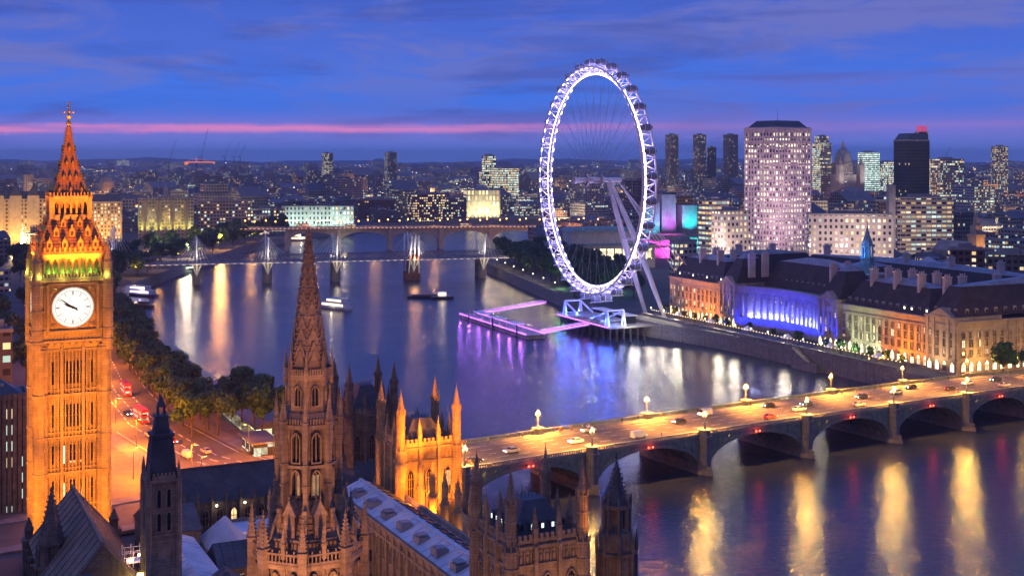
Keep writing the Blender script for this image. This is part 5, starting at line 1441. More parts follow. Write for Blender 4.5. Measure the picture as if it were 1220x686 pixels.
# ================================================================== the observation wheel
EA = rad(-66.5)
we = thing('observation_wheel', 'giant white observation wheel glowing lavender over the river', 'ferris wheel', (42, 650, 0), EA)
HZ, RO, RI = 73.0, 58.3, 54.2
NS = 64
lav = glow('led_lavender', (.70,.6,1.0), 9)
ledw = glow('led_white', (.86,.82,1.0), 6)
def wp_(r, a, y): return (r*math.cos(a), y, HZ+r*math.sin(a))
rim = MB()
for i in range(NS):
    a0, a1, am = 2*math.pi*i/NS, 2*math.pi*(i+1)/NS, 2*math.pi*(i+.5)/NS
    for y in (-3.6, 3.6):
        rim.bar(wp_(RO,a0,y), wp_(RO,a1,y), .55, 6)
        rim.bar(wp_(RO,a0,y), wp_(RI,am,0), .25, 5); rim.bar(wp_(RI,am,0), wp_(RO,a1,y), .25, 5)
    rim.bar(wp_(RI,am,0), wp_(RI,am+2*math.pi/NS,0), .36, 6)
    rim.bar(wp_(RO,a0,-3.6), wp_(RO,a0,3.6), .18, 5)
    rim.bar(wp_(RO,a0,-3.6), wp_(RO,a1,3.6), .2, 4)
rim.build('rim', white, we)
for y, r, m_ in ((0, RI+.42, lav), (-3.6, RO-.42, ledw), (3.6, RO-.42, ledw)):
    l = MB()
    for i in range(NS*2):
        if i % 2 == 0 or y == 0: l.bar(wp_(r, math.pi*i/NS, y), wp_(r, math.pi*(i+(1.0 if y == 0 else .62))/NS, y),   .34 if y else .5, 4)
    l.build('light_strip', m_, we)
sm = MB(); sm.bar((0,0,0),(RI,0,0),.07,4); smm = sm.mesh('spoke', [grey])
for i in range(NS):
    a = 2*math.pi*(i+.5)/NS; o = obj('spoke', smm, we, (0, -4 if i % 2 else 4, HZ))
    dv = Vector(wp_(RI, a, 0))-Vector(o.location); o.rotation_mode = 'QUATERNION'; o.rotation_quaternion = dv.to_track_quat('X', 'Z')
capm = MB(); capm.M = Matrix.Rotation(math.pi/2, 4, 'X'); capm.ball((0,0,0), 1.8, 0, 14, 10, 1.9); capm.M = None
cm2 = capm.mesh('capsule', [mat('capsule_glass', (.22,.26,.36), .15, .1, 1)], True)
ringm = MB()
for y in (-1.6, 1.6):
    for i in range(16):
        a0, a1 = 2*math.pi*i/16, 2*math.pi*(i+1)/16; ringm.bar((1.95*math.cos(a0), y, 1.95*math.sin(a0)), (1.95*math.cos(a1), y, 1.95*math.sin(a1)), .15, 4)
ringm.bar((0,-3.6,-2.0),(0,3.6,-2.0),.12); ringm.box(-.8,.8,-3.0,3.0,-1.75,-1.55)
rm2 = ringm.mesh('capsule_ring', [white])
for i in range(32):
    a = 2*math.pi*(i+.25)/32; o = obj('capsule', cm2, we, wp_(RO+2.6, a, 0)); q = obj('capsule_ring', rm2, o)
hub = MB(); hub.M = Matrix.Translation((0,0,HZ)) @ Matrix.Rotation(-math.pi/2, 4, 'X')
hub.ng(16,1.6,-6,1.6,6); hub.ng(16,3.2,-4.6,3.2,-3.6); hub.ng(16,3.2,3.6,3.2,4.6); hub.ng(16,1.3,-10,1.3,16); hub.ng(16,2.1,-11.5,1.6,-9.5); hub.M = None
hub.build('hub', white, we)
for x in (-10, 10):
    b = MB(); b.bar((x*.12,9,HZ),(x*.7,22,HZ*.55),.9,12,1.75); b.bar((x*.7,22,HZ*.55),(x,36.5,GZ),1.75,12,1.0); b.build('support_leg', white, we)
b = MB(); b.bar((-6,20,HZ*.58),(6,20,HZ*.58),.6,8); b.build('cross_strut', white, we)
for x in (-14, -6, 6, 14):
    b = MB(); b.bar((0,14,HZ),(x,72,GZ),.22,6); b.build('stay_cable', white, we)
b = MB(); b.box(-16,16,68,76,GZ,GZ+1.4); b.build('anchor_block', concrete, we)
for i in range(40):
    a = 2*math.pi*i/40; light('POINT', wpt(we, *wp_(RI+2.6, a, 0)), 1150, (.46,.34,1.0), size=.5)
light('SPOT', wpt(we, 6, 40, 4), 70000, (.62,.45,1.0), aim=wpt(we, 0, 16, 45), angle=60, size=.5)
light('SPOT', wpt(we, -6, 44, 4), 70000, (.62,.45,1.0), aim=wpt(we, 0, 14, 65), angle=40, size=.5)
violet = glow('led_violet', (.60,.16,1.0), 4.0)
# boarding platform under the wheel
bp = thing('boarding_platform', 'blue lit boarding platform on piles beneath the wheel', 'platform', (42, 650, 0), EA)
b = MB(); b.box(-34,26,-4.5,22,-.4,.6); b.box(-20,20,-6,8,2.6,3.1); b.build('deck', concrete, bp)
b = MB()
for i in range(10):
    for y in (-3.6, 4, 12): b.ng(8,.5,WATERZ-2,.5,-.4,-31+i*7,y)
b.build('piles', steel, bp)
for x in (-24, 24):
    b = MB(); b.bar((x-2,-4.6,.6),(x,-4.6,8.5),.55,6); b.bar((x+2,-4.6,.6),(x,-4.6,8.5),.55,6); b.bar((x-2,4.6,.6),(x,4.6,8.5),.55,6); b.bar((x+2,4.6,.6),(x,4.6,8.5),.55,6); b.bar((x,-4.6,8.5),(x,4.6,8.5),.5,6); b.bar((x,-4.6,8.2),(x*.4,-4.6,3.5),.5,6); b.bar((x,4.6,8.2),(x*.4,4.6,3.5),.5,6); b.build('restraint_tower', white, bp)
b = MB()
for y in (-4.4, 21.9):
    for i in range(35): b.box(-34+i*2-.05,-34+i*2+.05,y-.05,y+.05,.6,1.7)
    b.box(-34,34,y-.05,y+.05,1.65,1.75)
b.build('railing', white, bp)
b = MB(); b.box(-18,-6,9,15,.6,4.4); b.box(6,18,9,15,.6,4.4); b.build('kiosk', glassd, bp)
for y in (-4.7, 22.1):
    b2 = MB()
    for i in range(20): b2.box(-33.6+i*3,-31.8+i*3,y-.12,y+.12,.0,.35)
    b2.build('light_strip', violet, bp)
b = MB(); b.box(-19,-5,8.5,15.5,4.4,4.8); b.box(5,19,8.5,15.5,4.4,4.8); b.build('kiosk_roof', white, bp)
for x in (-28,-20,-8,8,20,28):
    light('POINT', wpt(bp, x, -5.5, 3.5), 3800, (.05,.14,1.0), size=.4); light('POINT', wpt(bp, x*.9, 3, 2.2), 900, (.35,.45,1.0), size=.3)
for x, c_ in ((-14,(1.0,.9,.3)),(2,(.95,.95,.5)),(30,(1,.95,.85)),(36,(1,.95,.85))): light('POINT', wpt(bp, x, 6, 2.4), 1800, c_, size=.3)
# the long boarding pontoon with its two gangways
po = thing('pontoon_pier', 'floating pier outlined in violet lights with two gangways to the wheel', 'pier', (-6.5, 673, 0), EA)
violet = glow('led_violet', (.60,.16,1.0), 4.0)
b = MB(); b.box(-46,46,-5,5,WATERZ-1,-4.4); b.box(-47,47,-5.4,5.4,-4.4,-4.0); b.build('pontoon_deck', concrete, po)
b = MB()
for y in (-5.2, 5.2):
    for i in range(47): b.box(-46+i*2-.04,-46+i*2+.04,y-.04,y+.04,-4,-2.9)
    b.box(-46,46,y-.05,y+.05,-2.95,-2.85)
b.build('railing', white, po)
for y in (-5.3, 5.3):
    b = MB()
    for i in range(31): b.box(-46+i*3,-44.2+i*3,y-.12,y+.12,-3.9,-3.55)
    b.build('light_strip', violet, po)
b = MB()
for x in (-26, -2, 20):
    b.box(x-7,x+7,-2.4,2.4,-1.2,-.9)
    for sx in (-6, 6):
        for sy in (-2, 2): b.box(x+sx-.1,x+sx+.1,sy-.1,sy+.1,-4,-1.2)
b.build('shelter', white, po)
for x0, x1, yy in ((-44,-40,46),(40,44,46)):
    b = MB(); xm = (x0+x1)/2
    b.add([(x0,5.2,-4.0),(x1,5.2,-4.0),(x1,yy,.4),(x0,yy,.4)], [(0,1,2,3)]); 
    for x in (x0, x1):
        b.bar((x,5.2,-2.4),(x,yy,2.0),.12); b.bar((x,5.2,-4.0),(x,yy,.4),.16)
        for i in range(14):
            y = 5.2+(yy-5.2)*i/13; z = -4+4.4*i/13; b.bar((x,y,z),(x,y,z+1.6),.07)
            if i < 13: y2 = 5.2+(yy-5.2)*(i+1)/13; b.bar((x,y,z),(x,y2,-4+4.4*(i+1)/13+1.6),.05)
    b.build('gangway', white, po)
    for x in (x0-.2, x1+.2):
        b = MB(); b.bar((x,5.2,-3.1),(x,yy,1.3),.16); b.build('light_strip', violet, po)
for x in (-42,-28,-14,0,14,28,42):
    light('POINT', wpt(po, x, -6.6, -2.2), 800, (.50,.16,1.0), size=.3); light('POINT', wpt(po, x, 1.5, -1.6), 130, (.60,.25,1.0), size=.3)
for x in (-42, 42):
    for k in range(4): light('POINT', wpt(po, x, 10+k*10, 0), 160, (.62,.18,1.0), size=.3)
for x in (-30, 4, 36):
    b = MB(); b.ng(8,.45,WATERZ-3,.45,0,x,-5.9); b.build('mooring_pile', steel, po)

# ================================================================== railway bridge with white pylons
HA = math.atan2(53, 202)
hb = thing('railway_bridge', 'steel truss railway bridge flanked by footbridges on white cable stayed pylons', 'bridge', (-226, 902, 0), HA)
X0, X1 = -100, 262
truss = MB()
for y in (-7, 7):
    truss.box(X0,X1,y-.4,y+.4,9.0,9.9); truss.box(X0,X1,y-.35,y+.35,13.4,14.1)
    n = int((X1-X0)/3.6)
    for i in range(n):
        x = X0+i*3.6; truss.box(x-.14,x+.14,y-.2,y+.2,9.9,13.4); truss.bar((x,y,9.9),(x+3.6,y,13.4),.14); truss.bar((x+3.6,y-.1,9.9),(x,y-.1,13.4),.12)
truss.box(X0,X1,-7,7,8.9,9.3); truss.build('truss', mat('bridge_iron', (.2,.2,.24), .65, .3, .3, .1, streak=.4), hb)
b = MB()
for y in (-12.5, 12.5):
    b.box(X0,X1,y-2.2,y+2.2,9.0,9.5); 
    for s in (-2.15, 2.15):
        b.box(X0,X1,y+s-.05,y+s+.05,10.5,10.6)
        for i in range(int((X1-X0)/2.5)): b.box(X0+i*2.5-.04,X0+i*2.5+.04,y+s-.04,y+s+.04,9.5,10.5)
b.build('footbridge_deck', mat('pale_deck', (.42,.40,.40), .8, .2, .5), hb)
for y in (-14.8, 14.8):
    b = MB()
    for i in range(int((X1-X0)/5)): b.box(X0+i*5,X0+i*5+2.2,y-.07,y+.07,9.1,9.3)
    b.build('handrail_light', glow('foot_light', (1.0,.78,.62), 1.5), hb)
PY = [-57, 0, 49.6, 99, 156, 209]
for k, x in enumerate(PY):
    if k != 0:
        b = MB(); b.ng(14,3.2,WATERZ-4,3.0,4.5,x,-6); b.ng(14,3.2,WATERZ-4,3.0,4.5,x,6); b.box(x-1.6,x+1.6,-6,6,-2,3.5); b.box(x-2.2,x+2.2,-10,10,4.5,9.0); b.build('pier', granite, hb)
    if k == 4:
        b = MB(); b.box(x-5,x+5,-9.2,9.2,WATERZ-4,-1); b.box(x-3.6,x-1.4,-8.4,-7.3,-1,15); b.box(x+1.4,x+3.6,-8.4,-7.3,-1,15); b.box(x-3.8,x+3.8,-8.6,-7.2,14,16); b.ng(14,1.8,9.8,1.8,13,x,-8,m=0); b.build('brick_tower', brick, hb)
        light('POINT', wpt(hb, x, -12.6, 10.4), 3000, (1.0,.28,.05), size=.4)
    for s in (-1, 1):
        py_ = MB(); top = (x, s*17.5, 27.5+(8 if k == 0 else 0))
        py_.bar((x, s*9.2, 1.5), top, .62, 10, .34); py_.ball(top, .5, 0, 8, 5)
        for dx_ in (-3.2, 3.2): py_.bar((x, s*9.4, 0.5), (x+dx_, s*12.6, 9.2), .34, 8)
        if k == 4:
            for dx_ in (-7, 7): py_.bar((x+dx_*.55, s*9.6, -1), (x+dx_*.35, s*17, 27), .5, 8)
        po_ = py_.build('pylon', white, hb)
        rods = MB()
        for dx_ in (3, 6, 9, 12.5, 16):
            for q in (-1, 1):
                rods.bar(top, (x+q*dx_, s*14.6, 9.6), .075, 4); 
        rods.bar(top, (x, s*7, 14.1), .16, 5)
        rods.build('rods', white, po_)
    for dx_ in (-5, 5):
        light('SPOT', wpt(hb, x+dx_, -17.5, 10.2), 6500, (1.0,.90,.80), aim=wpt(hb, x, -15, 22), angle=90, blend=.8, size=.3)
    light('POINT', wpt(hb, x, -16.8, 7.2), 1100, (1.0,.78,.5), size=.4)

# ================================================================== the long low concrete bridge upstream of the bend
WA = rad(9); farst = mat('far_bridge_stone', (.36,.35,.34), .9, .2, .2)
wl_ = thing('low_bridge', 'long low pale bridge with a dotted line of orange lamps in the distance', 'bridge', (-225, 1232, 0), WA)
b = MB(); b.box(-40,330,-12,12,13.6,15.0); b.box(-40,330,-12.6,-12,14.6,16.0); b.box(-40,330,12,12.6,14.6,16.0)
b.build('deck', farst, wl_)
for k in range(5):
    x0, x1 = 5+k*50, 55+k*50; b = MB()
    for i in range(16):
        u0, u1 = x0+2+46*i/16, x0+2+46*(i+1)/16; f = lambda u: 3.0+8.5*math.sqrt(max(0, 1-((u-x0-25)/23.2)**2))
        for y in (-10.5, 10.5): b.quad((u0,y,f(u0)),(u1,y,f(u1)),(u1,y,13.6),(u0,y,13.6))
        b.quad((u0,-10.5,f(u0)),(u1,-10.5,f(u1)),(u1,10.5,f(u1)),(u0,10.5,f(u0)))
    b.build('arch', farst, wl_)
for y in (-12.75, 12.75):
    b = MB()
    for i in range(90): b.box(-39+i*4.1, -37.4+i*4.1, y-.1, y+.1, 15.4, 15.7)
    b.build('parapet_light', glow('parapet_glow', (1.0,.42,.12), 2.2), wl_)
for k in range(6):
    b = MB(); b.box(3+k*50,7+k*50,-12,12,WATERZ-4,13.6); b.build('pier', farst, wl_)
light('POINT', wpt(wl_, 60, -22, 2), 2500, WARM, size=1)
tl = thing('bridge_lamp', 'x', 'street lamp', (0,0,0), 0, 'lamps along the distant low bridge')
b = MB(); b.ng(6,.25,0,.15,7); b.build('post', steel, tl); b = MB(); b.ball((0,0,7.3),.75,0,8,5); b.build('globe', glow('far_lamp', (1.0,.36,.07), 8), tl)
for i in range(36):
    o = tl if i == 0 else copy_tree(tl); o.location = wpt(wl_, -36+i*10, -11.2 if i % 2 else 11.2, 15.01)
    o['label'] = 'small orange lamp on the %s edge of the distant low bridge' % ('near' if i % 2 else 'far')
for i in range(6): light('POINT', wpt(wl_, -30+i*60, 0, 21), 5000, (1.0,.45,.12), size=.5)
for i, (x, kind) in enumerate(((20,'bus'),(66,'bus'),(120,'white'),(180,'bus'),(240,'black'))):
    park(kind, wpt(wl_, x, -5 if i % 2 else 5, 15.01), WA, '%s %s on the distant low bridge' % (ORD[i], {'bus':'red bus','white':'white car','black':'black car'}[kind]), 'vehicles on the distant low bridge')

# ================================================================== boats and piers
def hull(mb, L, B, z0, z1, m=0, sheer=.6):
    n = 12; P = []; Q = []; T = []
    for i in range(n+1):
        u = i/n; x = -L/2+L*u; wd = B/2*(1-max(0, (u-.62)/.38)**2.2)*(.86+.14*min(1, u/.15)); P.append((x, wd)); 
    pts = P+[(x, -y) for x, y in reversed(P)]
    low = [(x*.95, y*.72) for x, y in pts]; mb.prism(low, z0, z1, m, pts)
def boat(name, label, cat, x, y, rz, L, B, hm_, houses, win=None, lamps=(), mast=False, lampc=(1,.8,.55), group=None):
    t = thing(name, label, cat, (x, y, WATERZ), rz, group)
    b = MB(); hull(b, L, B, -.8, 1.5); b.build('hull', hm_, t)
    for i, (x0, x1, wd, z0, z1, mm) in enumerate(houses):
        b = MB(); b.box(x0, x1, -wd/2, wd/2, z0, z1); b.box(x0-.3, x1+.3, -wd/2-.2, wd/2+.2, z1, z1+.15); c_ = b.build('cabin', mm, t)
        if win and x1-x0 > 4:
            n = max(2, int((x1-x0)/1.6))
            for s in (-1, 1):
                b = MB()
                for q in range(n):
                    xa = x0+(x1-x0)*(q+.15)/n; xb = x0+(x1-x0)*(q+.85)/n; b.box(xa, xb, s*wd/2-.03, s*wd/2+.03, z0+(z1-z0)*.35, z0+(z1-z0)*.85)
                b.build('window_band', win, c_)
    b = MB()
    for i in range(int(L*.8/1.5)):
        for s in (-1, 1): b.box(-L*.42+i*1.5-.03, -L*.42+i*1.5+.03, s*B*.42-.03, s*B*.42+.03, 1.5, 2.4)
    for s in (-1, 1): b.box(-L*.42, L*.36, s*B*.42-.03, s*B*.42+.03, 2.35, 2.42)
    b.build('railing', white, t)
    if mast: b = MB(); b.bar((0,0,3),(0,0,8),.1,6); b.bar((-.9,0,7),(.9,0,7),.06); b.build('mast', steel, t)
    for lx, ly, lz, pw in lamps: light('POINT', wpt(t, lx, ly, lz), pw, lampc, size=.3)
    return t
boatw = mat('boat_white', (.55,.55,.57), .4, .1, 1); boatb = mat('boat_dark', (.03,.035,.05), .5, .2, 1); boatblue = mat('boat_blue', (.05,.07,.2), .5, .2, 1)
bwin = glow('boat_window', (1.0,.72,.45), 3.0)
x, y = at(398, 368, WATERZ); boat('tour_boat', 'lit white two deck tour boat cruising in mid river right of the foreground spire', 'boat', x, y, rad(140), 27, 7.4, boatw, [(-11,8,5.6,1.5,4.0,boatw),(-9,4,5.0,4.2,6.4,boatw)], bwin, [(-4,-4.6,3.4,320),(5,-4.6,3,260),(-3,4.8,3,300)], True)
x, y = at(527, 356, WATERZ); boat('tug_boat', 'small dark tug with a white wheelhouse at the right end of the barges', 'boat', x, y, rad(8), 15, 5.5, boatb, [(-3,2.5,3.6,1.5,4.4,boatw)], bwin, [(0,-3,3.4,260)], True)
x, y = at(512, 355, WATERZ); boat('barge', 'dark low cargo barge moored in mid river beside the tug', 'barge', x-2, y+2, rad(4), 26, 7, boatb, [(-9,8,5,1.5,2.3,steel)])
x, y = at(163, 352, WATERZ); boat('river_boat', 'purple lit party boat with lamp strings moored at the left bank', 'boat', x, y, rad(150), 36, 8, boatblue, [(-14,11,6.4,1.5,4,boatw),(-10,6,5.6,4.2,6.4,boatw)], glow('party_window', (.7,.6,1.0), 3.5), [(-8,5,5,700),(6,5,5,700),(0,-5,3,500)], True, (.65,.5,1.0))
x, y = at(171, 366, WATERZ); boat('launch', 'small dark launch moored below the party boat', 'boat', x, y, rad(160), 14, 4.4, boatb, [(-3,3,3,1.5,3.4,steel)], None)
x, y = at(150, 346, WATERZ); boat('river_boat', 'white floating restaurant boat at the left bank behind the party boat', 'boat', x-4, y+14, rad(140), 34, 8, boatw, [(-13,11,6,1.5,4,boatw),(-8,8,5.4,4.2,6.2,boatw)], bwin, [(-6,5,5,300),(8,5,4,300)], True)
x, y = at(352, 287, WATERZ); boat('moored_ship', 'white moored ship with a funnel beyond the railway bridge', 'ship', x-6, y, rad(10), 62, 10, boatw, [(-22,18,7,1.5,4.4,boatw),(-10,12,6,4.6,7.2,boatw)], bwin, [(-12,-6,5,900),(12,-6,5,900)], True)
x, y = at(280, 287, WATERZ); boat('moored_ship', 'dark moored ship with lit deckhouse by the far left bank', 'ship', x, y, rad(28), 44, 9, boatb, [(-15,10,6,1.5,4.4,boatw)], bwin, [(-8,-6,5,2200),(10,-5,5,1500)], True)
x, y = at(690, 388, WATERZ); boat('launch', 'small white launch between the pontoon gangway and the promenade', 'boat', x+14, y+16, rad(-64), 10, 3.4, boatw, [(-2,2,2.4,1.5,3.2,boatw)], bwin)
# moored pontoon with green-white lights under the railway bridge
x, y = at(192, 328, WATERZ); t = thing('landing_stage', 'long landing stage with greenish white lights at the left bank by the railway bridge', 'pier', (x, y, WATERZ), rad(62))
b = MB(); b.box(-36,36,-3.5,3.5,-.6,1.4); b.build('pontoon_deck', concrete, t); b = MB(); b.box(-34,34,-3,3,4.2,4.6); 
for i in range(12): b.box(-33+i*6-.1,-33+i*6+.1,-2.9,-2.7,1.4,4.2)
b.build('canopy', grey, t); b = MB(); b.box(-33,33,-3.1,-2.95,3.6,4.1); b.build('light_strip', glow('green_white', (.8,1.0,.6), 3), t)
for i in range(4): light('POINT', wpt(t, -27+i*18, -4.5, 3.4), 500, (.85,1.0,.6), size=.3)
# pier near the clock tower: long dark canopies along the embankment
pi = thing('river_pier', 'long floating passenger pier with dark canopy roof beside the riverside trees', 'pier', (-94, 438, WATERZ), rad(115))
b = MB(); b.box(-44,44,-6,6,-.6,1.6); b.build('pontoon_deck', concrete, pi)
b = MB(); b.gable(-42,42,-5.6,5.6,5.2,7.0,0,0,'x'); b.box(-42.1,42.1,-5.7,5.7,4.9,5.2)
for i in range(29): b.bar((-41+i*2.9,-5.5,5.3),(-41+i*2.9,-.1,7.02),.07)
b.build('canopy', mat('canopy_roof', (.10,.105,.125), .5, .3, .3), pi)
b = MB()
for i in range(15):
    for s in (-1, 1): b.box(-41+i*5.8-.12,-41+i*5.8+.12,s*5-.12,s*5+.12,1.6,4.9)
b.build('posts', steel, pi); b = MB(); b.box(-38,38,-2,2,1.6,4.6); b.build('waiting_room', pane('pier_glass', (1.0,.85,.5), 1.8, .5, 4.0), pi)
for i in range(6): light('POINT', wpt(pi, -36+i*14.5, 6.6, 4.4), 420, (1.0,.85,.4), size=.25)
kk = thing('pier_kiosk', 'lit glass ticket kiosk at the near end of the riverside trees', 'kiosk', (-72, 358, GZ), rad(116))
b = MB(); b.box(-7,7,-3,3,0,3.6); b.build('wall', pane('kiosk_glass', (.85,1.0,.7), .8, .6, 2.0), kk); b = MB(); b.box(-8,8,-4,4,3.6,4.1); b.build('roof', steel, kk)
light('POINT', (-67, 350, 5), 90, (.9,1.0,.7), size=.3)

# ================================================================== trees
leafs = [mat('leaf%d' % i, c, .7, .45, .35) for i, c in enumerate([(.020,.075,.020),(.03,.088,.022),(.018,.062,.028)])]
def crown_mesh(seed, n, lm, leaf=.62, squat=1.0):
    rr = random.Random(seed); mb = MB(); lobes = []
    for i in range(15):
        a = rr.uniform(0, 6.28); q = rr.uniform(.05, .8); z = rr.uniform(-.6, .85)
        lobes.append((q*math.cos(a)*(1-.35*max(0, z)), q*math.sin(a)*(1-.35*max(0, z)), z*.8*squat, rr.uniform(.26, .46)))
    for i in range(n):
        l = rr.choice(lobes)
        v = Vector((rr.gauss(0,1), rr.gauss(0,1), rr.gauss(0,1))).normalized()*(l[3]*rr.uniform(.55, 1.08))
        c = Vector(l[:3])+v; c = c*5.4
        nrm = (v.normalized()+Vector((rr.uniform(-.7,.7), rr.uniform(-.7,.7), rr.uniform(-.4,.8)))).normalized()
        u = nrm.orthogonal().normalized(); w_ = nrm.cross(u); s = leaf*rr.uniform(.55, 1.25); ang = rr.uniform(0, 6.28)
        U = u*math.cos(ang)+w_*math.sin(ang); W = nrm.cross(U)
        mb.add([tuple(c+U*s), tuple(c+W*s*.55), tuple(c-U*s*.9), tuple(c-W*s*.6)], [(0,1,2,3)])
    return mb.mesh('crown', [lm])
def trunk_mesh(seed):
    rr = random.Random(seed); mb = MB(); mb.ng(7,.34,0,.22,4.6)
    for i in range(6):
        a = i*1.05+rr.uniform(-.3,.3); r = rr.uniform(1.4, 2.8); z = rr.uniform(6.5, 9.5); mb.bar((0,0,rr.uniform(3.4,4.6)), (r*math.cos(a), r*math.sin(a), z), .16, 5, .05)
    mb.bar((0,0,4.5),(.2,.1,10.5),.2,6,.06); return mb.mesh('trunk', [bark])
big = [(trunk_mesh(i), crown_mesh(i, 3400, leafs[i % 3], .6)) for i in range(5)]
small = [(trunk_mesh(9), crown_mesh(20+i, 620, leafs[i % 3], 1.05)) for i in range(4)]
def tree(x, y, h, label, group, far=False, z=GZ):
    tm_, cm_ = R.choice(small if far else big); s = h/13.6
    t = thing('tree', label, 'tree', (x, y, z), R.uniform(0, 6.28), group); t.scale = (s*R.uniform(.92,1.12), s*R.uniform(.92,1.12), s)
    obj('trunk', tm_, t); obj('crown', cm_, t, (0,0,8.6)); return t
def along_line(pl, step):
    out = []; s = 0
    for (x0,y0),(x1,y1) in zip(pl, pl[1:]):
        L = math.hypot(x1-x0, y1-y0); dx_, dy_ = (x1-x0)/L, (y1-y0)/L
        while s < L: out.append((x0+dx_*s, y0+dy_*s, -dy_, dx_)); s += step
        s -= L
    return out
BANKL = RIVER_L[5:9]+RIVER_L[9:12]
for i, (x, y, nx_, ny_) in enumerate(along_line([(-100,408)]+RIVER_L[6:9], 8.5)):
    for row, off in enumerate((7, 14)):
        tree(x+nx_*(off+R.uniform(-1,1)), y+ny_*(off+R.uniform(-1,1)), R.uniform(11.5, 16)*(1.15 if y > 520 else .95), 'dark leafy tree in the dense row between riverside road and water', 'trees along the riverside road')
for i in range(26):
    Y = R.uniform(440, 980); x = ax(R.uniform(-12, 46), Y)
    tree(x, Y, R.uniform(13, 19), 'dark leafy tree left of the clock tower', 'trees left of the clock tower')
for i, (x, y, nx_, ny_) in enumerate(along_line(RIVER_L[8:13], 15)):
    for off in (12, 38):
        if off == 38 and R.random() < .3: continue
        tree(x+nx_*(off+R.uniform(-5,8)), y+ny_*(off+R.uniform(-5,8)), R.uniform(14, 21), 'dark tree on the far left bank beyond the railway bridge', 'trees on the far left bank', True)
for i, (x, y, nx_, ny_) in enumerate(along_line(RIVER_R[6:9], 11)):
    for off in (12, 26, 44):
        if R.random() < .2: continue
        tree(x+nx_*off+R.uniform(-3,3), y+ny_*off+R.uniform(-3,3), R.uniform(14, 22), 'dense dark tree on the right bank between railway bridge and wheel', 'trees on the right bank left of the wheel')
for i in range(22):
    Y = R.uniform(735, 900); x = ax(R.uniform(672, 762), Y); tree(x, Y, R.uniform(12, 18), 'dark tree in the garden behind the wheel', 'trees in the garden behind the wheel')
tree(186, 477, 13.5, 'round dark tree before the end facade of the riverside hall', 'trees by the riverside hall')
tree(199, 486, 10, 'smaller dark tree at the right edge by the end of the bridge', 'trees by the riverside hall')
for i in range(12):          # lamps under the far left trees and along the far bank
    x, y, nx_, ny_ = along_line(RIVER_L[8:14], 62)[i] if i < len(along_line(RIVER_L[8:14], 62)) else (-20, 1690, 0, 1)
    lamp_at(sl, True, x+nx_*6, y+ny_*6, GZ, 2.5, '%s orange street lamp on the far left bank counted from the railway bridge' % ORD[i], 'orange street lamps on the far left bank', 3600, (1.0,.45,.10), 8)
for i, (x, y, nx_, ny_) in enumerate(along_line(RIVER_R[6:9], 30)[:9]):
    o = copy_tree(gl); o.location = (x+nx_*4, y+ny_*4, GZ); o['group'] = 'lamps on the right bank walk'; o['label'] = '%s white globe lamp on the tree lined right bank from the railway bridge' % ORD[i]
    light('POINT', (x+nx_*2.6, y+ny_*2.6, GZ+4.6), 1600, (1.0,.72,.42), size=.3)
light('POINT', (ax(668,800), 800, 5), 2500, (.3,1.0,.3), size=.5); light('POINT', (ax(735,780), 780, 5), 2500, (.2,1.0,.35), size=.5)

for i in range(20):
    x = 4+i*9.3
    if 60 < x < 126 and i % 2: continue
    p = wp(x, -5.2, .1); tree(p.x, p.y, R.uniform(4.2, 6), 'small clipped tree on the promenade before the riverside hall', 'small trees on the promenade', True, p.z)

# ================================================================== landmarks of the city
ROOFC = (.10,.10,.12)
f_stone = facade('facade_stone', (.34,.31,.28), .30, 3.2, 3.6, 2.0, roofc=ROOFC)
f_dark = facade('facade_dark', (.14,.13,.13), .16, 3.0, 3.4, 1.8, roofc=ROOFC)
f_brick = facade('facade_brick', (.20,.11,.08), .22, 3.0, 3.3, 1.8, cold=.15, roofc=ROOFC)
f_off = facade('facade_office', (.26,.27,.28), .35, 2.4, 3.6, 1.4, cold=.6, wf=.8, hf=.6, row=.25, roofc=ROOFC)
f_bright = facade('facade_bright', (.30,.29,.24), .5, 2.6, 3.6, 1.2, cold=.5, wf=.8, hf=.62, row=.25, roofc=ROOFC)
f_res = facade('facade_residential', (.13,.12,.12), .22, 3.4, 2.9, 1.5, cold=.25, wf=.5, hf=.55, roofc=ROOFC)
f_slab = facade('facade_slab', (.40,.35,.33), .3, 4.2, 3.6, 1.0, cold=.3, wf=.86, hf=.45, row=.12, roofc=ROOFC)
f_tower = facade('facade_black_tower', (.035,.03,.035), .02, 2.6, 3.6, 1.5, roofc=ROOFC)
def place(name, label, cat, px0, px1, ptop, Y, ang=None, group=None):
    xc = ax((px0+px1)/2, Y); w_ = (px1-px0)*Y/1500; h = az_(ptop, Y)-GZ
    return thing(name, label, cat, (xc, Y, GZ), A26 if ang is None else ang, group), w_, h
def rotbox_w(w_, d_ratio, ang):      # width of a rotated box whose outline is w_ wide
    return w_/(abs(math.cos(ang))+d_ratio*abs(math.sin(ang)))
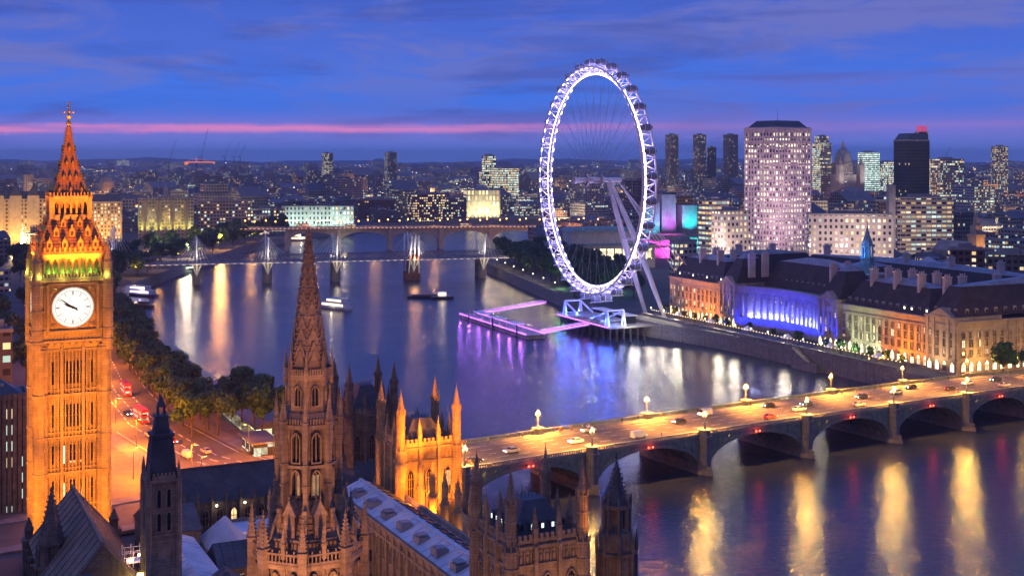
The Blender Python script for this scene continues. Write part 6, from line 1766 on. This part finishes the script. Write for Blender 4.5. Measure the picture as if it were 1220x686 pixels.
def block(name, label, cat, px0, px1, ptop, Y, fm, dr=.8, ang=None, plant=True, crown=None, podium=None, setb=None, group=None, roofm=None):
    a = A26 if ang is None else ang
    t, w_, h = place(name, label, cat, px0, px1, ptop, Y, a, group); W = rotbox_w(w_, dr, a); D_ = W*dr
    b = MB(); hh_ = h*(setb or 1.0)
    b.box(-W/2, W/2, -D_/2, D_/2, 0, hh_)
    if setb: b.box(-W*.36, W*.36, -D_*.36, D_*.36, hh_, h)
    b.build('wall', fm, t)
    b = MB()
    for s in (-1, 1): b.box(-W/2-.2, W/2+.2, s*D_/2-.3, s*D_/2+.3, hh_, hh_+1.0); b.box(s*W/2-.3, s*W/2+.3, -D_/2+.3, D_/2-.3, hh_, hh_+.98)
    b.build('parapet', roofm or concrete, t)
    if plant: b = MB(); b.box(-W*.22, W*.16, -D_*.2, D_*.22, h, h+3.2); b.box(W*.2, W*.3, -D_*.1, D_*.1, h, h+2.0); b.build('plant_room', concrete, t)
    return t, W, D_, h
# the pink stone tower
t, w_, h = place('office_tower', 'tall pale pink stone office tower with rows of lit windows right of the wheel', 'office tower', 888, 965, 158, 880, rad(38))
W = 33.5; Dd = 30; TZ = 85-(152-187)*880/1500-GZ
b = MB(); b.box(-W/2, W/2, -Dd/2, Dd/2, 0, TZ); 
for s in (-1, 1):
    n = 11
    for i in range(n+1):
        x = -W/2+W*i/n; b.box(x-.55, x+.55, s*Dd/2-.45 if s > 0 else -Dd/2-.45, Dd/2+.45 if s > 0 else -Dd/2+.01, 0, TZ-.5)
        y = -Dd/2+Dd*i/n; b.box(s*W/2-.01 if s > 0 else -W/2-.45, W/2+.45 if s > 0 else -W/2+.01, y-.5, y+.5, 0, TZ-.5)
pinkst = mat('pink_stone', (.62,.50,.50), .85, .12, .1, .1, block=(2.4,1.2))
for z in (TZ-1.6, TZ-10.2, TZ-60): b.box(-W/2-.7, W/2+.7, -Dd/2-.7, Dd/2+.7, z, z+1.0)
b.build('wall', pinkst, t)
b = MB(); b.hip(-W/2+1.5, W/2-1.5, -Dd/2+1.5, Dd/2-1.5, TZ, TZ+4.5, 4, 4); b.build('roof', mat('copper_dark', (.07,.07,.08), .6, .3, .3), t)
b = MB(); b.ng(6,.15,TZ+4.5,.06,TZ+13); b.build('mast', steel, t)
wsh = win_mesh('shell', 1.75, 2.3, False, pinkst, pane('tower_glass', (1.0,.88,.62), 1.5, .5, 2.9), .12, .14, 2, 1)
its = []
nfl = int((TZ-6)/3.75)
for f in range(nfl):
    z = 4+f*3.75
    for i in range(11):
        its.append((wsh, -W/2+W*(i+.5)/11, -Dd/2-.02, z, 0)); its.append((wsh, -W/2-.02, -Dd/2+Dd*(i+.5)/11, z, -math.pi/2))
put_many(t, 'window', sorted(its, key=lambda q: -q[3]))
light('SPOT', wpt(t, -58, -62, 24), 130000, (.95,.62,.85), aim=wpt(t, 0, 0, 60), angle=70, blend=.9, size=2)  # both spots added to imitate pink dusk light on the tower walls
light('SPOT', wpt(t, -62, -58, 24), 90000, (.95,.62,.85), aim=wpt(t, 0, 0, 60), angle=70, blend=.9, size=2)
f_wing = facade('facade_wing', (.50,.45,.42), .28, 3.3, 3.9, 1.9, cold=.2, wf=.45, hf=.5, roofc=ROOFC)
block('office_wing', 'pale stone office wing with small square windows right of the pink tower', 'office block', 962, 1062, 256, 800, f_wing, .25, rad(-6))
block('office_wing', 'pale office block with lit windows left of the pink tower foot', 'office block', 848, 893, 252, 830, f_wing, .7)
block('office_wing', 'grey office block with dark top storey left of the paler block', 'office block', 832, 868, 240, 905, f_slab, .8)
block('office_wing', 'low pale block with chimney stacks behind the left end of the riverside hall', 'office block', 798, 830, 287, 775, f_stone, .6)
for x_, y_, tx, ty in ((ax(990,745),745,ax(990,800),800),(ax(1035,745),745,ax(1035,800),800),(ax(870,770),770,ax(870,825),825),(ax(845,800),800,ax(850,880),880),(ax(1095,930),930,ax(1095,990),990)):
    light('SPOT', (x_, y_, 26), 70000, (1.0,.72,.62), aim=(tx, ty, 28), angle=95, blend=.9, size=1)  # pinkish fill spots added to brighten the office walls
for i, (a, bb) in enumerate(((793,808),(826,841),(862,879))):
    block('residential_tower', '%s of the three slender dark residential towers on the skyline' % ('leftmost', 'middle one', 'rightmost')[i], 'tower block', a, bb, 161, 2500, f_res, .9)
block('tower_block', 'short dark tower between the middle and right residential towers', 'tower block', 843, 853, 176, 2500, f_tower, 1)
block('glass_tower', 'brightly lit yellowish glass tower just right of the pink tower', 'office tower', 968, 990, 163, 2300, f_bright, .8, setb=.9)
block('glass_block', 'bluish lit glass block right of the dome', 'office block', 1022, 1048, 182, 2300, facade('facade_blue', (.16,.2,.24), .6, 3, 3.8, 2.0, cold=1.0, row=.3, roofc=ROOFC), .6)
block('glass_block', 'lower lit block at the right of the bluish glass block', 'office block', 1046, 1066, 193, 2400, f_off, .6)
t, W, D_, h = block('dark_tower', 'dark brown chamfered tower standing almost unlit on the right', 'tower block', 1067, 1105, 168, 1350, f_tower, .9, rad(20), False)
b = MB(); b.hip(-W/2, W/2, -D_/2, D_/2, h, h+8, 4, 4); b.build('crown', steel, t)
t, W, D_, h = block('lit_top_tower', 'tower with a magenta lit top behind the dark brown tower', 'tower block', 1091, 1105, 158, 1700, f_res, .9, rad(20), False)
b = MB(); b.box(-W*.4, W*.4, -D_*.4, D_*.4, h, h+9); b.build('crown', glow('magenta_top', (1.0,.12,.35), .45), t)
block('slab_block', 'wide concrete slab building with bands of lit windows below the dark tower', 'office block', 1062, 1133, 236, 1000, f_slab, .35, rad(6))
block('stair_tower', 'tall narrow concrete stair tower at the left end of the wide slab', 'tower', 1057, 1066, 222, 985, concrete, .9, rad(6), False)
block('tower_block', 'dark tower with lit floors near the right edge of the skyline', 'tower block', 1182, 1200, 175, 2200, f_res, .9)
block('lit_block', 'brightly lit long roof and block right of the dark tower', 'office block', 1106, 1148, 190, 1900, f_bright, .5)
block('tower_block', 'lone residential tower on the left skyline above the low bridge', 'tower block', 383, 397, 183, 2900, f_res, .9)
block('tower_block', 'second lone residential tower on the skyline right of the first', 'tower block', 458, 473, 182, 2900, f_res, .9)
block('lit_glass_block', 'stepped glass block lit yellow green left of the wheel', 'office block', 571, 594, 186, 2000, f_bright, .7, setb=.7)
block('lit_glass_block', 'lower wing of lit offices right of the stepped glass block', 'office block', 588, 618, 201, 1980, f_bright, .5)
block('lit_hotel', 'broad brick block dotted with warm lit windows beyond the low bridge', 'hotel', 485, 530, 231, 1650, facade('facade_hotel', (.25,.14,.1), .8, 3, 3.3, 2.0, cold=.1, roofc=ROOFC), .4)
def flood_row(t, W, D_, n, pw, col, zaim, off=14, side=0):
    for i in range(n): light('SPOT', wpt(t, -W/2+W*(i+.5)/n, -D_/2-off, 2.5), pw, col, aim=wpt(t, -W/2+W*(i+.5)/n, -D_/2, zaim), angle=110, blend=.9, size=1)
t, W, D_, h = block('palatial_block', 'long pale palatial facade lit greenish white beyond the trees left of centre', 'public building', 336, 422, 246, 1480, facade('facade_palatial', (.5,.5,.46), .5, 4.4, 5.5, 1.6, cold=.6, wf=.4, hf=.55, roofc=ROOFC), .2, rad(8), False)
flood_row(t, W, D_, 6, 16000, (.72,1.0,.86), 14)
t, W, D_, h = block('columned_hall', 'bright cream columned building with a low dome left of the wheel', 'public building', 552, 596, 227, 1750, facade('facade_columned', (.5,.46,.36), .8, 5, 8, 1.6, cold=.1, wf=.5, hf=.7, roofc=ROOFC), .6, rad(12), False)
b = MB(); b.lathe([(W*.2,h),(W*.19,h+3),(W*.13,h+6),(W*.03,h+8)], 16); b.build('dome', lead, t); flood_row(t, W, D_, 5, 22000, (1.0,.92,.50), 14)
# left bank mansion blocks with pointed roofs, lit yellow
t, W, D_, h = block('mansion_block', 'long turreted mansion block lit golden yellow at the left edge behind the trees', 'building', -22, 60, 238, 1150, facade('facade_mansion', (.46,.36,.24), .6, 3.2, 3.6, 2.0, cold=0, wf=.5, hf=.55, roofc=ROOFC), .3, rad(20), False)
flood_row(t, W, D_, 6, 34000, (1.0,.5,.10), 20)
for i in range(5):
    b = MB(); x = -W/2+W*i/4; b.box(x-5, x+5, -D_/2-1.5, -D_/2+8, 0, h+4); b.build('pavilion', portland, t); b = MB(); b.ng(4, 7.6, h+4, .8, h+13, x, -D_/2+3.3); b.box(x-.8, x+.8, -D_/2+6.4, -D_/2+8, h+4, h+16); b.build('pavilion_roof', slate, t)
b = MB(); b.hip(-W/2, W/2, -D_/2, D_/2, h, h+8, 6, 7); b.build('roof', slate, t)
t, W, D_, h = block('mansion_block', 'second golden lit mansion block glimpsed right behind the clock tower roof', 'building', 92, 146, 241, 1250, MATS['facade_mansion'], .4, rad(16), False)
b = MB(); b.hip(-W/2, W/2, -D_/2, D_/2, h, h+8, 6, 7); b.build('roof', slate, t); flood_row(t, W, D_, 4, 26000, (1.0,.5,.12), 18)
t, W, D_, h = block('domed_hall', 'domed hall lit reddish pink above the roofs right of the clock tower', 'public building', 114, 140, 228, 1700, f_brick, .8, rad(10), False)
b = MB(); b.lathe([(W*.42,h),(W*.42,h+5),(W*.36,h+12),(W*.2,h+18),(W*.05,h+21)], 16); b.build('dome', portland, t); flood_row(t, W, D_, 2, 16000, (1.0,.45,.3), h+6)
t, W, D_, h = block('bay_fronted_block', 'stone block with four bright yellow lit bays beyond the railway bridge', 'building', 165, 231, 237, 1300, f_stone, .3, rad(12))
b = MB()
for i in range(4):
    x = -W/2+W*(i+.5)/4; b.ng(8, 2.6, 0, 2.6, h-1, x, -D_/2)
    for dx_ in (-4, 4): light('SPOT', wpt(t, x+dx_, -D_/2-3.4, 2.5), 34000, (.95,.85,.15), aim=wpt(t, x+dx_*.8, -D_/2, h*.8), angle=46, blend=.8, size=.5)
    b.build('bay', portland, t); b = MB()
b.ng(6, 3, h, 2.4, h+9, 0, 0); b.ng(6, 2.6, h+9, .2, h+15, 0, 0); b.build('cupola', lead, t)
block('riverside_block', 'broad grey stone office block right of the yellow lit bays', 'office block', 236, 300, 240, 1330, f_stone, .3, rad(12))
block('riverside_block', 'grey block with a dark mansard beyond the riverside trees', 'office block', 296, 340, 249, 1420, f_stone, .35, rad(12))
t, W, D_, h = block('riverside_block', 'small white lit pavilion front among the dark trees beyond the railway bridge', 'building', 302, 322, 257, 1360, f_stone, .6, rad(12)); flood_row(t, W, D_, 1, 14000, (1.0,.8,.7), 8)
block('riverside_block', 'dark brick block behind the far trees left of the hotel', 'office block', 425, 470, 238, 1700, f_brick, .35, rad(8))
block('riverside_block', 'grey block behind the far trees right of the hotel', 'office block', 528, 556, 236, 1720, f_dark, .5, rad(8))
block('embankment_office', 'dark office block by the left edge below the golden mansion block', 'office block', -16, 16, 395, 330, f_dark, .8)
# modern office with bays of lit windows at the far left
t, W, D_, h = block('bay_office', 'dark office building with tall ranks of lit windows at the far left edge', 'office block', -60, 40, 472, 300, facade('facade_bays', (.10,.095,.09), .9, 3.6, 3.8, 1.3, cold=.7, wf=.5, hf=.6, roofc=(.06,.06,.07)), .8)
b = MB()
for i in range(15):
    x = -W/2+W*i/14; b.box(x-.45, x+.45, -D_/2-.9, -D_/2, 0, h+1.5)
for i in range(8): y = -D_/2+D_*i/7; b.box(W/2, W/2+.8, y-.4, y+.4, 0, h+1.5)
b.build('pier_ribs', stone_d, t); b = MB(); b.hip(-W/2+1, W/2-1, -D_/2+1, D_/2-1, h+.5, h+4, 5, 5); b.build('roof', steel, t)
# concert hall and coloured theatre
t = thing('concert_hall', 'broad concert hall with a lit glass front and flat green roof behind the wheel', 'concert hall', (ax(716, 950), 960, GZ), rad(12))
b = MB(); b.box(-38, 38, -18, 24, 0, 17); b.box(-24, 24, -6, 22, 17, 27); b.build('wall', mat('hall_stone', (.5,.49,.45), .85, .15, .2), t)
b = MB(); b.prism([(-26,-8),(26,-8),(26,24),(-26,24)], 27, 29.5, 0, [(-22,-6),(22,-6),(22,22),(-22,22)]); b.box(-39, 39, -19, 25, 17, 18); b.build('roof', copper, t)
gl_ = win_mesh('hall_glazing', 5.4, 8.5, False, grey, pane('hall_front', (1.0,.85,.5), 1.8, .9, 3.0), .3, .2, 4, 4)
put_many(t, 'window', [(gl_, -33+i*6, -18.03, 6.5, 0) for i in range(12)])
t = thing('theatre', 'angular concrete theatre floodlit cyan and magenta right of the wheel', 'theatre', (ax(790, 1050), 1050, GZ), rad(10))
b = MB(); b.box(-24,16,-10,22,0,20); b.box(16,30,-6,20,0,24); b.box(-26,32,-14,-10,8,9.2); b.box(-26,32,-14,-10,14,15.2); b.build('wall', concrete, t)
b = MB(); b.box(-17,-4,-4,12,20,46); b.build('fly_tower', concrete, t); b = MB(); b.box(-1,11,0,14,20,52); b.build('fly_tower', concrete, t); b = MB(); b.box(16,29,-2,12,24,43); b.build('fly_tower', concrete, t)
for x, y, z, c_, pw, za in ((-18,-22,6,(1.0,.08,.7),60000,10),(2,-24,6,(1.0,.08,.75),60000,10),(-11,-18,20.5,(.03,.7,1.0),30000,36),(5,-16,20.5,(.7,.15,1.0),36000,40),(22,-14,24.5,(.03,.8,1.0),26000,36),(24,-20,8,(.05,.85,.85),30000,18)):
    light('SPOT', wpt(t, x, y, z), pw, c_, aim=wpt(t, x, 0, za), angle=100, blend=.8, size=.5)
# the great dome
t = thing('domed_cathedral', 'grey cathedral dome with lantern rising on the skyline right of the pink tower', 'cathedral', (ax(1004.5, 2300), 2300, GZ), rad(20))
q = 2300/1500; zt = lambda py: az_(py, 2300)-GZ
b = MB(); b.box(-26, 26, -22, 22, 0, zt(208)); 
for s in (-1, 1): b.box(s*22-5, s*22+5, -28, -18, 0, zt(196)); b.ng(8, 4.5, zt(196), .4, zt(188), s*22, -23)
b.ng(24, 20, zt(208), 20, zt(205)); b.ng(24, 17, zt(205), 17, zt(195)); b.ng(24, 18.5, zt(195), 18.5, zt(194)); b.ng(24, 16, zt(194), 15.5, zt(191)); b.build('wall', mat('cathedral_stone', (.3,.28,.27), .85, .2, .1), t)
for i in range(24): 
    a = i*math.pi/12; b = MB(); b.ng(6, .8, zt(205), .7, zt(195.5), 18.6*math.cos(a), 18.6*math.sin(a)); b.build('column', MATS['cathedral_stone'], t)
b = MB(); H0, H1 = zt(191), zt(176); b.lathe([(15.5*math.cos(k*math.pi/18), H0+(H1-H0)*math.sin(k*math.pi/18)/math.sin(8*math.pi/18)) for k in range(9)], 24); b.build('dome', lead, t)
b = MB(); b.ng(8, 3.2, H1-.5, 2.8, zt(171)); b.ng(8, 2.2, zt(171), .3, zt(168)); b.ng(4, .4, zt(168), .3, zt(165)); b.bar((-1.2,0,zt(166)),(1.2,0,zt(166)),.3); b.build('lantern', MATS['cathedral_stone'], t)
for s in (-40, 40): light('SPOT', wpt(t, s, -60, 30), 90000, (1.0,.85,.75), aim=wpt(t, 0, 0, zt(190)), angle=60, blend=.9, size=2)
# lit church spires
def church(label, px, ptop, Y, col, pw):
    t = thing('church_tower', label, 'church', (ax(px, Y), Y, GZ), A26); h = az_(ptop, Y)-GZ
    b = MB(); b.box(-4,4,-4,4,0,h*.6); b.box(-4.5,4.5,-4.5,4.5,h*.58,h*.6+.8); b.box(-3,3,-3,3,h*.6,h*.76); b.ng(8,2.6,h*.76,2.4,h*.86); b.ng(8,2.4,h*.86,.1,h); b.box(-9,9,4,34,0,h*.35); b.gable(-9,9,4,34,h*.35,h*.5,0,0,'y'); b.build('wall', portland, t)
    for s in (-7, 7): light('SPOT', wpt(t, s, -11, h*.3), pw, col, aim=wpt(t, 0, 0, h*.68), angle=60, blend=.8, size=.5)
church('small church spire lit orange on the right beyond the hall roofs', 1163, 250, 900, (1.0,.42,.07), 12000)
church('reddish lit church steeple between the pink tower and the dome', 986, 222, 1450, (1.0,.25,.06), 30000)
church('slim pale church steeple right of the yellow lit bays', 318, 232, 1800, (1.0,.8,.5), 12000)
# glass station sheds
t = thing('station_roof', 'long low station roof with glowing edge strip at the right behind the hall', 'station', (ax(1170, 760), 770, GZ), rad(-14))
b = MB(); b.box(-50,50,-16,30,0,16); b.build('wall', f_stone, t)
b = MB()
for i in range(6): b.gable(-50+i*16.6,-34+i*16.6,-16,30,16,20,0,None,'y')
b.build('roof', lead, t); b = MB(); b.box(-48,48,-16.3,-16.05,13,15); b.build('light_strip', glow('station_strip', (1.0,.78,.45), 1.6), t)
block('brick_block', 'red brick block with white windows behind the hall roofs', 'building', 1130, 1172, 297, 620, f_brick, .5, rad(-10))
block('brick_block', 'low dark block right behind the hall chimneys', 'building', 1172, 1235, 303, 640, f_dark, .5, rad(-10))
block('tree_side_block', 'dark office block right of the pale slab near the right edge', 'office block', 1133, 1160, 253, 1050, f_dark, .8)

# tower cranes
def crane(label, px, pbase, ptop, Y, luff=None, lit=False):
    t = thing('tower_crane', label, 'crane', (ax(px, Y), Y, GZ), 0, 'tower cranes over the city'); h = az_(pbase, Y)-GZ; s = Y/1500
    b = MB(); w_ = 1.1
    for sx in (-w_, w_):
        for sy in (-w_, w_): b.bar((sx,sy,0),(sx,sy,h),.22)
    k = int(h/5)
    for i in range(k): z = h*i/k; z2 = h*(i+1)/k; b.bar((-w_,-w_,z),(w_,-w_,z2),.14); b.bar((w_,w_,z),(-w_,w_,z2),.14)
    b.build('mast', steel, t)
    b = MB(); m_ = glow('crane_red', (1.0,.22,.08), .8) if lit else steel  # red lighting put into the jib as its own emission
    if luff:
        ex = luff*s; ez = (pbase-ptop)*s; b.bar((0,0,h),(ex,0,h+ez),.6,4,.25); b.bar((0,0,h),(-6,0,h+1),.6); b.box(-8,-5,-1,1,h-1.5,h+1); b.bar((-4,0,h+8),(ex*.9,0,h+ez*.9),.12); b.bar((0,0,h),(-4,0,h+8),.3)
    else:
        b.box(-14*s,22*s,-.7,.7,h,h+1.6); b.bar((0,0,h),(0,0,h+7),.5); b.bar((0,0,h+7),(18*s,0,h+1.4),.15); b.bar((0,0,h+7),(-12*s,0,h+1.4),.15); b.box(-14*s,-10*s,-1.2,1.2,h-3,h)
    b.build('jib', m_, t)
crane('horizontal jib tower crane glowing red right of the clock tower', 234, 194, 190, 1900, None, True)
crane('dark luffing crane leaning right on the left skyline', 201, 194, 164, 2600, 10)
crane('tallest luffing crane on the skyline above the railway bridge', 240, 188, 152, 2800, 8)
crane('faint small crane right of the tallest luffing crane', 268, 187, 168, 3800, 7)
crane('faint small crane, middle of a close pair on the skyline', 279, 187, 166, 3900, 8)
crane('faint small crane, right one of a close pair on the skyline', 286, 187, 168, 3900, 8)
crane('thin crane above the wide slab on the right skyline', 1125, 190, 175, 3000, 8)

# ================================================================== the mass of the city
LAND = [(ax(915,880),880,70),(ax(716,950),960,60),(ax(790,1050),1050,55),(ax(1095,1000),1000,60),(ax(1010,800),800,70),(ax(1170,770),775,75),(ax(870,840),850,50),(ax(1085,1350),1350,40),
        (ax(20,1150),1150,95),(ax(120,1250),1250,55),(ax(198,1300),1300,60),(ax(268,1330),1330,55),(ax(318,1420),1420,50),(ax(379,1480),1480,75),(ax(507,1650),1650,50),(ax(574,1750),1750,55),(ax(448,1700),1700,40),(ax(127,1700),1700,35),(ax(583,2000),2000,40)]
def free(x, y, m=14):
    if in_poly(x, y, RIVER): return False
    for dx_, dy_ in ((-m,0),(m,0),(0,-m),(0,m)):
        if in_poly(x+dx_, y+dy_, RIVER): return False
    for lx, ly, lr in LAND:
        if math.hypot(x-lx, y-ly) < lr: return False
    return True
CF = [facade('city_wall_a', (.30,.27,.24), 0.122, 3.4, 3.6, 1.3, cold=.3, roofc=(.09,.09,.105)), facade('city_wall_b', (.20,.19,.19), 0.093, 3.0, 3.4, 1.3, cold=.45, roofc=(.16,.155,.17)), facade('city_wall_c', (.26,.16,.12), 0.122, 3.2, 3.3, 1.3, cold=.15, roofc=(.16,.155,.17)), facade('city_wall_d', (.36,.34,.32), 0.206, 3.0, 3.7, 1.3, cold=.5, row=.1, wf=.75, roofc=(.11,.11,.12))]
sites = []; Y = 700.0
while Y < 9500:
    step_ = 46+max(0, Y-1500)*.012; x = -.46*Y-40
    while x < .46*Y+40:
        xx = x+R.uniform(-9, 9); yy = Y+R.uniform(-.009, .009)*Y
        if free(xx, yy, 30 if Y < 1600 else 20): sites.append((xx, yy, step_))
        x += step_*R.uniform(.85, 1.2)
    Y *= 1.038 if Y > 1400 else 1.055
def zone_ok(x, y):
    px = 610+1500*x/y
    if y < 1330 and x < -150: return px < -5 or y > 1010 and px < 120     # gardens and riverside trees
    if y < 900 and 655 < px < 800: return False                            # garden behind the wheel
    if y < 760: return False
    if y < 1000 and px < 800: return False
    return True
sites = [s for s in sites if zone_ok(s[0], s[1])]
sites.sort(key=lambda s: s[1])
CITY = [('dim stone city block with scattered lit windows among the roofs of the town', 'a'), ('dark city block with few lit windows among the roofs of the town', 'b'), ('reddish brick city block with warm lit windows among the roofs of the town', 'c'), ('pale office block with rows of lit windows among the roofs of the town', 'd')]
far_mb = MB(); n_ind = 0
def city_geo(mb, W, D_, h, kind, rr, m=0):
    if kind == 0: mb.box(-W/2,W/2,-D_/2,D_/2,0,h,m); mb.box(-W*.2,W*.15,-D_*.2,D_*.2,h,h+3,m)
    elif kind == 1: mb.box(-W/2,W/2,-D_/2,D_/2,0,h*.8,m); mb.gable(-W/2,W/2,-D_/2,D_/2,h*.8,h*1.05,m)
    elif kind == 2: mb.box(-W/2,-W*.15,-D_/2,D_/2,0,h,m); mb.box(-W*.15,W/2,-D_/2,-D_*.05,0,h*.85,m); mb.box(-W*.4,-W*.25,0,D_*.2,h,h+2.6,m)
    else: mb.box(-W/2,W/2,-D_/2,D_/2,0,h*.75,m); mb.box(-W*.35,W*.35,-D_*.35,D_*.35,h*.75,h,m); mb.box(-W*.1,W*.1,-D_*.1,D_*.1,h,h+2.4,m)
for (x, y, st_) in sites:
    W = st_*R.uniform(.55, .95); D_ = st_*R.uniform(.5, .95); h = R.uniform(11, 25)+(R.random()**6)*34
    if y > 1400 and R.random() < .012: h += R.uniform(15, 35); W *= .6; D_ *= .6
    px = 610+1500*x/y
    if y < 1000: h = min(h, 17)
    if y > 2500: h *= 1.12
    k = R.randrange(4); mi = R.choices((0,1,2,3), (4,4,3,2))[0]; rz = rad(R.choice((26,26,12,-8,20,40)))+R.uniform(-.05,.05)
    if n_ind < 290 and y < 2600:
        t = thing('city_block', CITY[mi][0], 'building', (x, y, GZ), rz, ['stone city blocks','dark city blocks','brick city blocks','office blocks of the town'][mi])
        b = MB(); city_geo(b, W, D_, h, k, R); b.build('wall', CF[mi], t)
        for i in range(R.randint(1, 3)): b = MB(); u = R.uniform(-.4,.4)*W; v = R.uniform(-.35,.35)*D_; b.box(u-1, u+1, v-.7, v+.7, h*.7, h+R.uniform(1.2,2.6)); b.build('chimney', concrete, t)
        n_ind += 1
    else:
        far_mb.M = Matrix.Translation((x, y, GZ-1)) @ Matrix.Rotation(rz, 4, 'Z'); city_geo(far_mb, W, D_, h, k, R, mi); far_mb.M = None
tag(far_mb.build('distant_city', CF), 'mass of dark distant city roofs with scattered lights reaching to the horizon', 'city', kind='stuff')
# street and rooftop lamps of the far city
lm_ = MB(); CL = []
for i in range(150):
    Y = math.exp(R.uniform(math.log(1450), math.log(10500))); CL.append((R.uniform(-.45, .45)*Y, Y, R.uniform(.03, .11)*Y, R.uniform(-.5, .5), R.choices((0,1,2,3), (7,4,1.5,.4))[0], R.uniform(.5, 1.5), R.randint(6, 26)))
for cx, cy, ln_, an_, mm_, sz_, nn_ in CL:
    for i in range(nn_):
        u = R.gauss(0, 1)*ln_; x = cx+u*math.cos(an_); y = cy+u*math.sin(an_)+R.gauss(0, 20)
        if not (1420 < y < 11000) or not free(x, y, 10): continue
        lm_.ball((x, y, R.uniform(14, 27)), .26*y/1500*sz_*R.uniform(.5, 1.5), mm_ if R.random() < .8 else R.randrange(3), 5, 3)
for i in range(650):
    Y = math.exp(R.uniform(math.log(1500), math.log(11000))); x = R.uniform(-.45, .45)*Y
    if not free(x, Y, 10): continue
    lm_.ball((x, Y, R.uniform(16, 30)+(R.random()**3)*30), .28*Y/1500*(.4+1.6*R.random()**3), R.choices((0,1,2,3), (6,4,2,1))[0], 5, 3)
tag(lm_.build('city_lights', [glow('far_orange', (1.0,.55,.18), 4), glow('far_white', (1.0,.9,.7), 4), glow('far_green', (.6,1.0,.75), 3), glow('far_red', (1.0,.15,.1), 4)]), 'scattered points of street and roof lights over the distant city', 'city lights', kind='stuff')
for i in range(70):
    Y = R.uniform(1450, 3200); x = R.uniform(-.42, .42)*Y
    if not free(x, Y, 16): continue
    tree(x, Y, R.uniform(14, 22), 'dark distant tree among the city roofs', 'trees among the city roofs', True)
for i in range(130):           # bare lights added at random to brighten city walls like street glow
    Y = R.uniform(1000, 2800); x = R.uniform(-.40, .42)*Y
    if free(x, Y, 10): light('POINT', (x, Y, R.uniform(9, 16)), R.uniform(40000, 130000), R.choice(((1.0,.5,.16),(1.0,.42,.1),(1.0,.75,.45))), size=2)
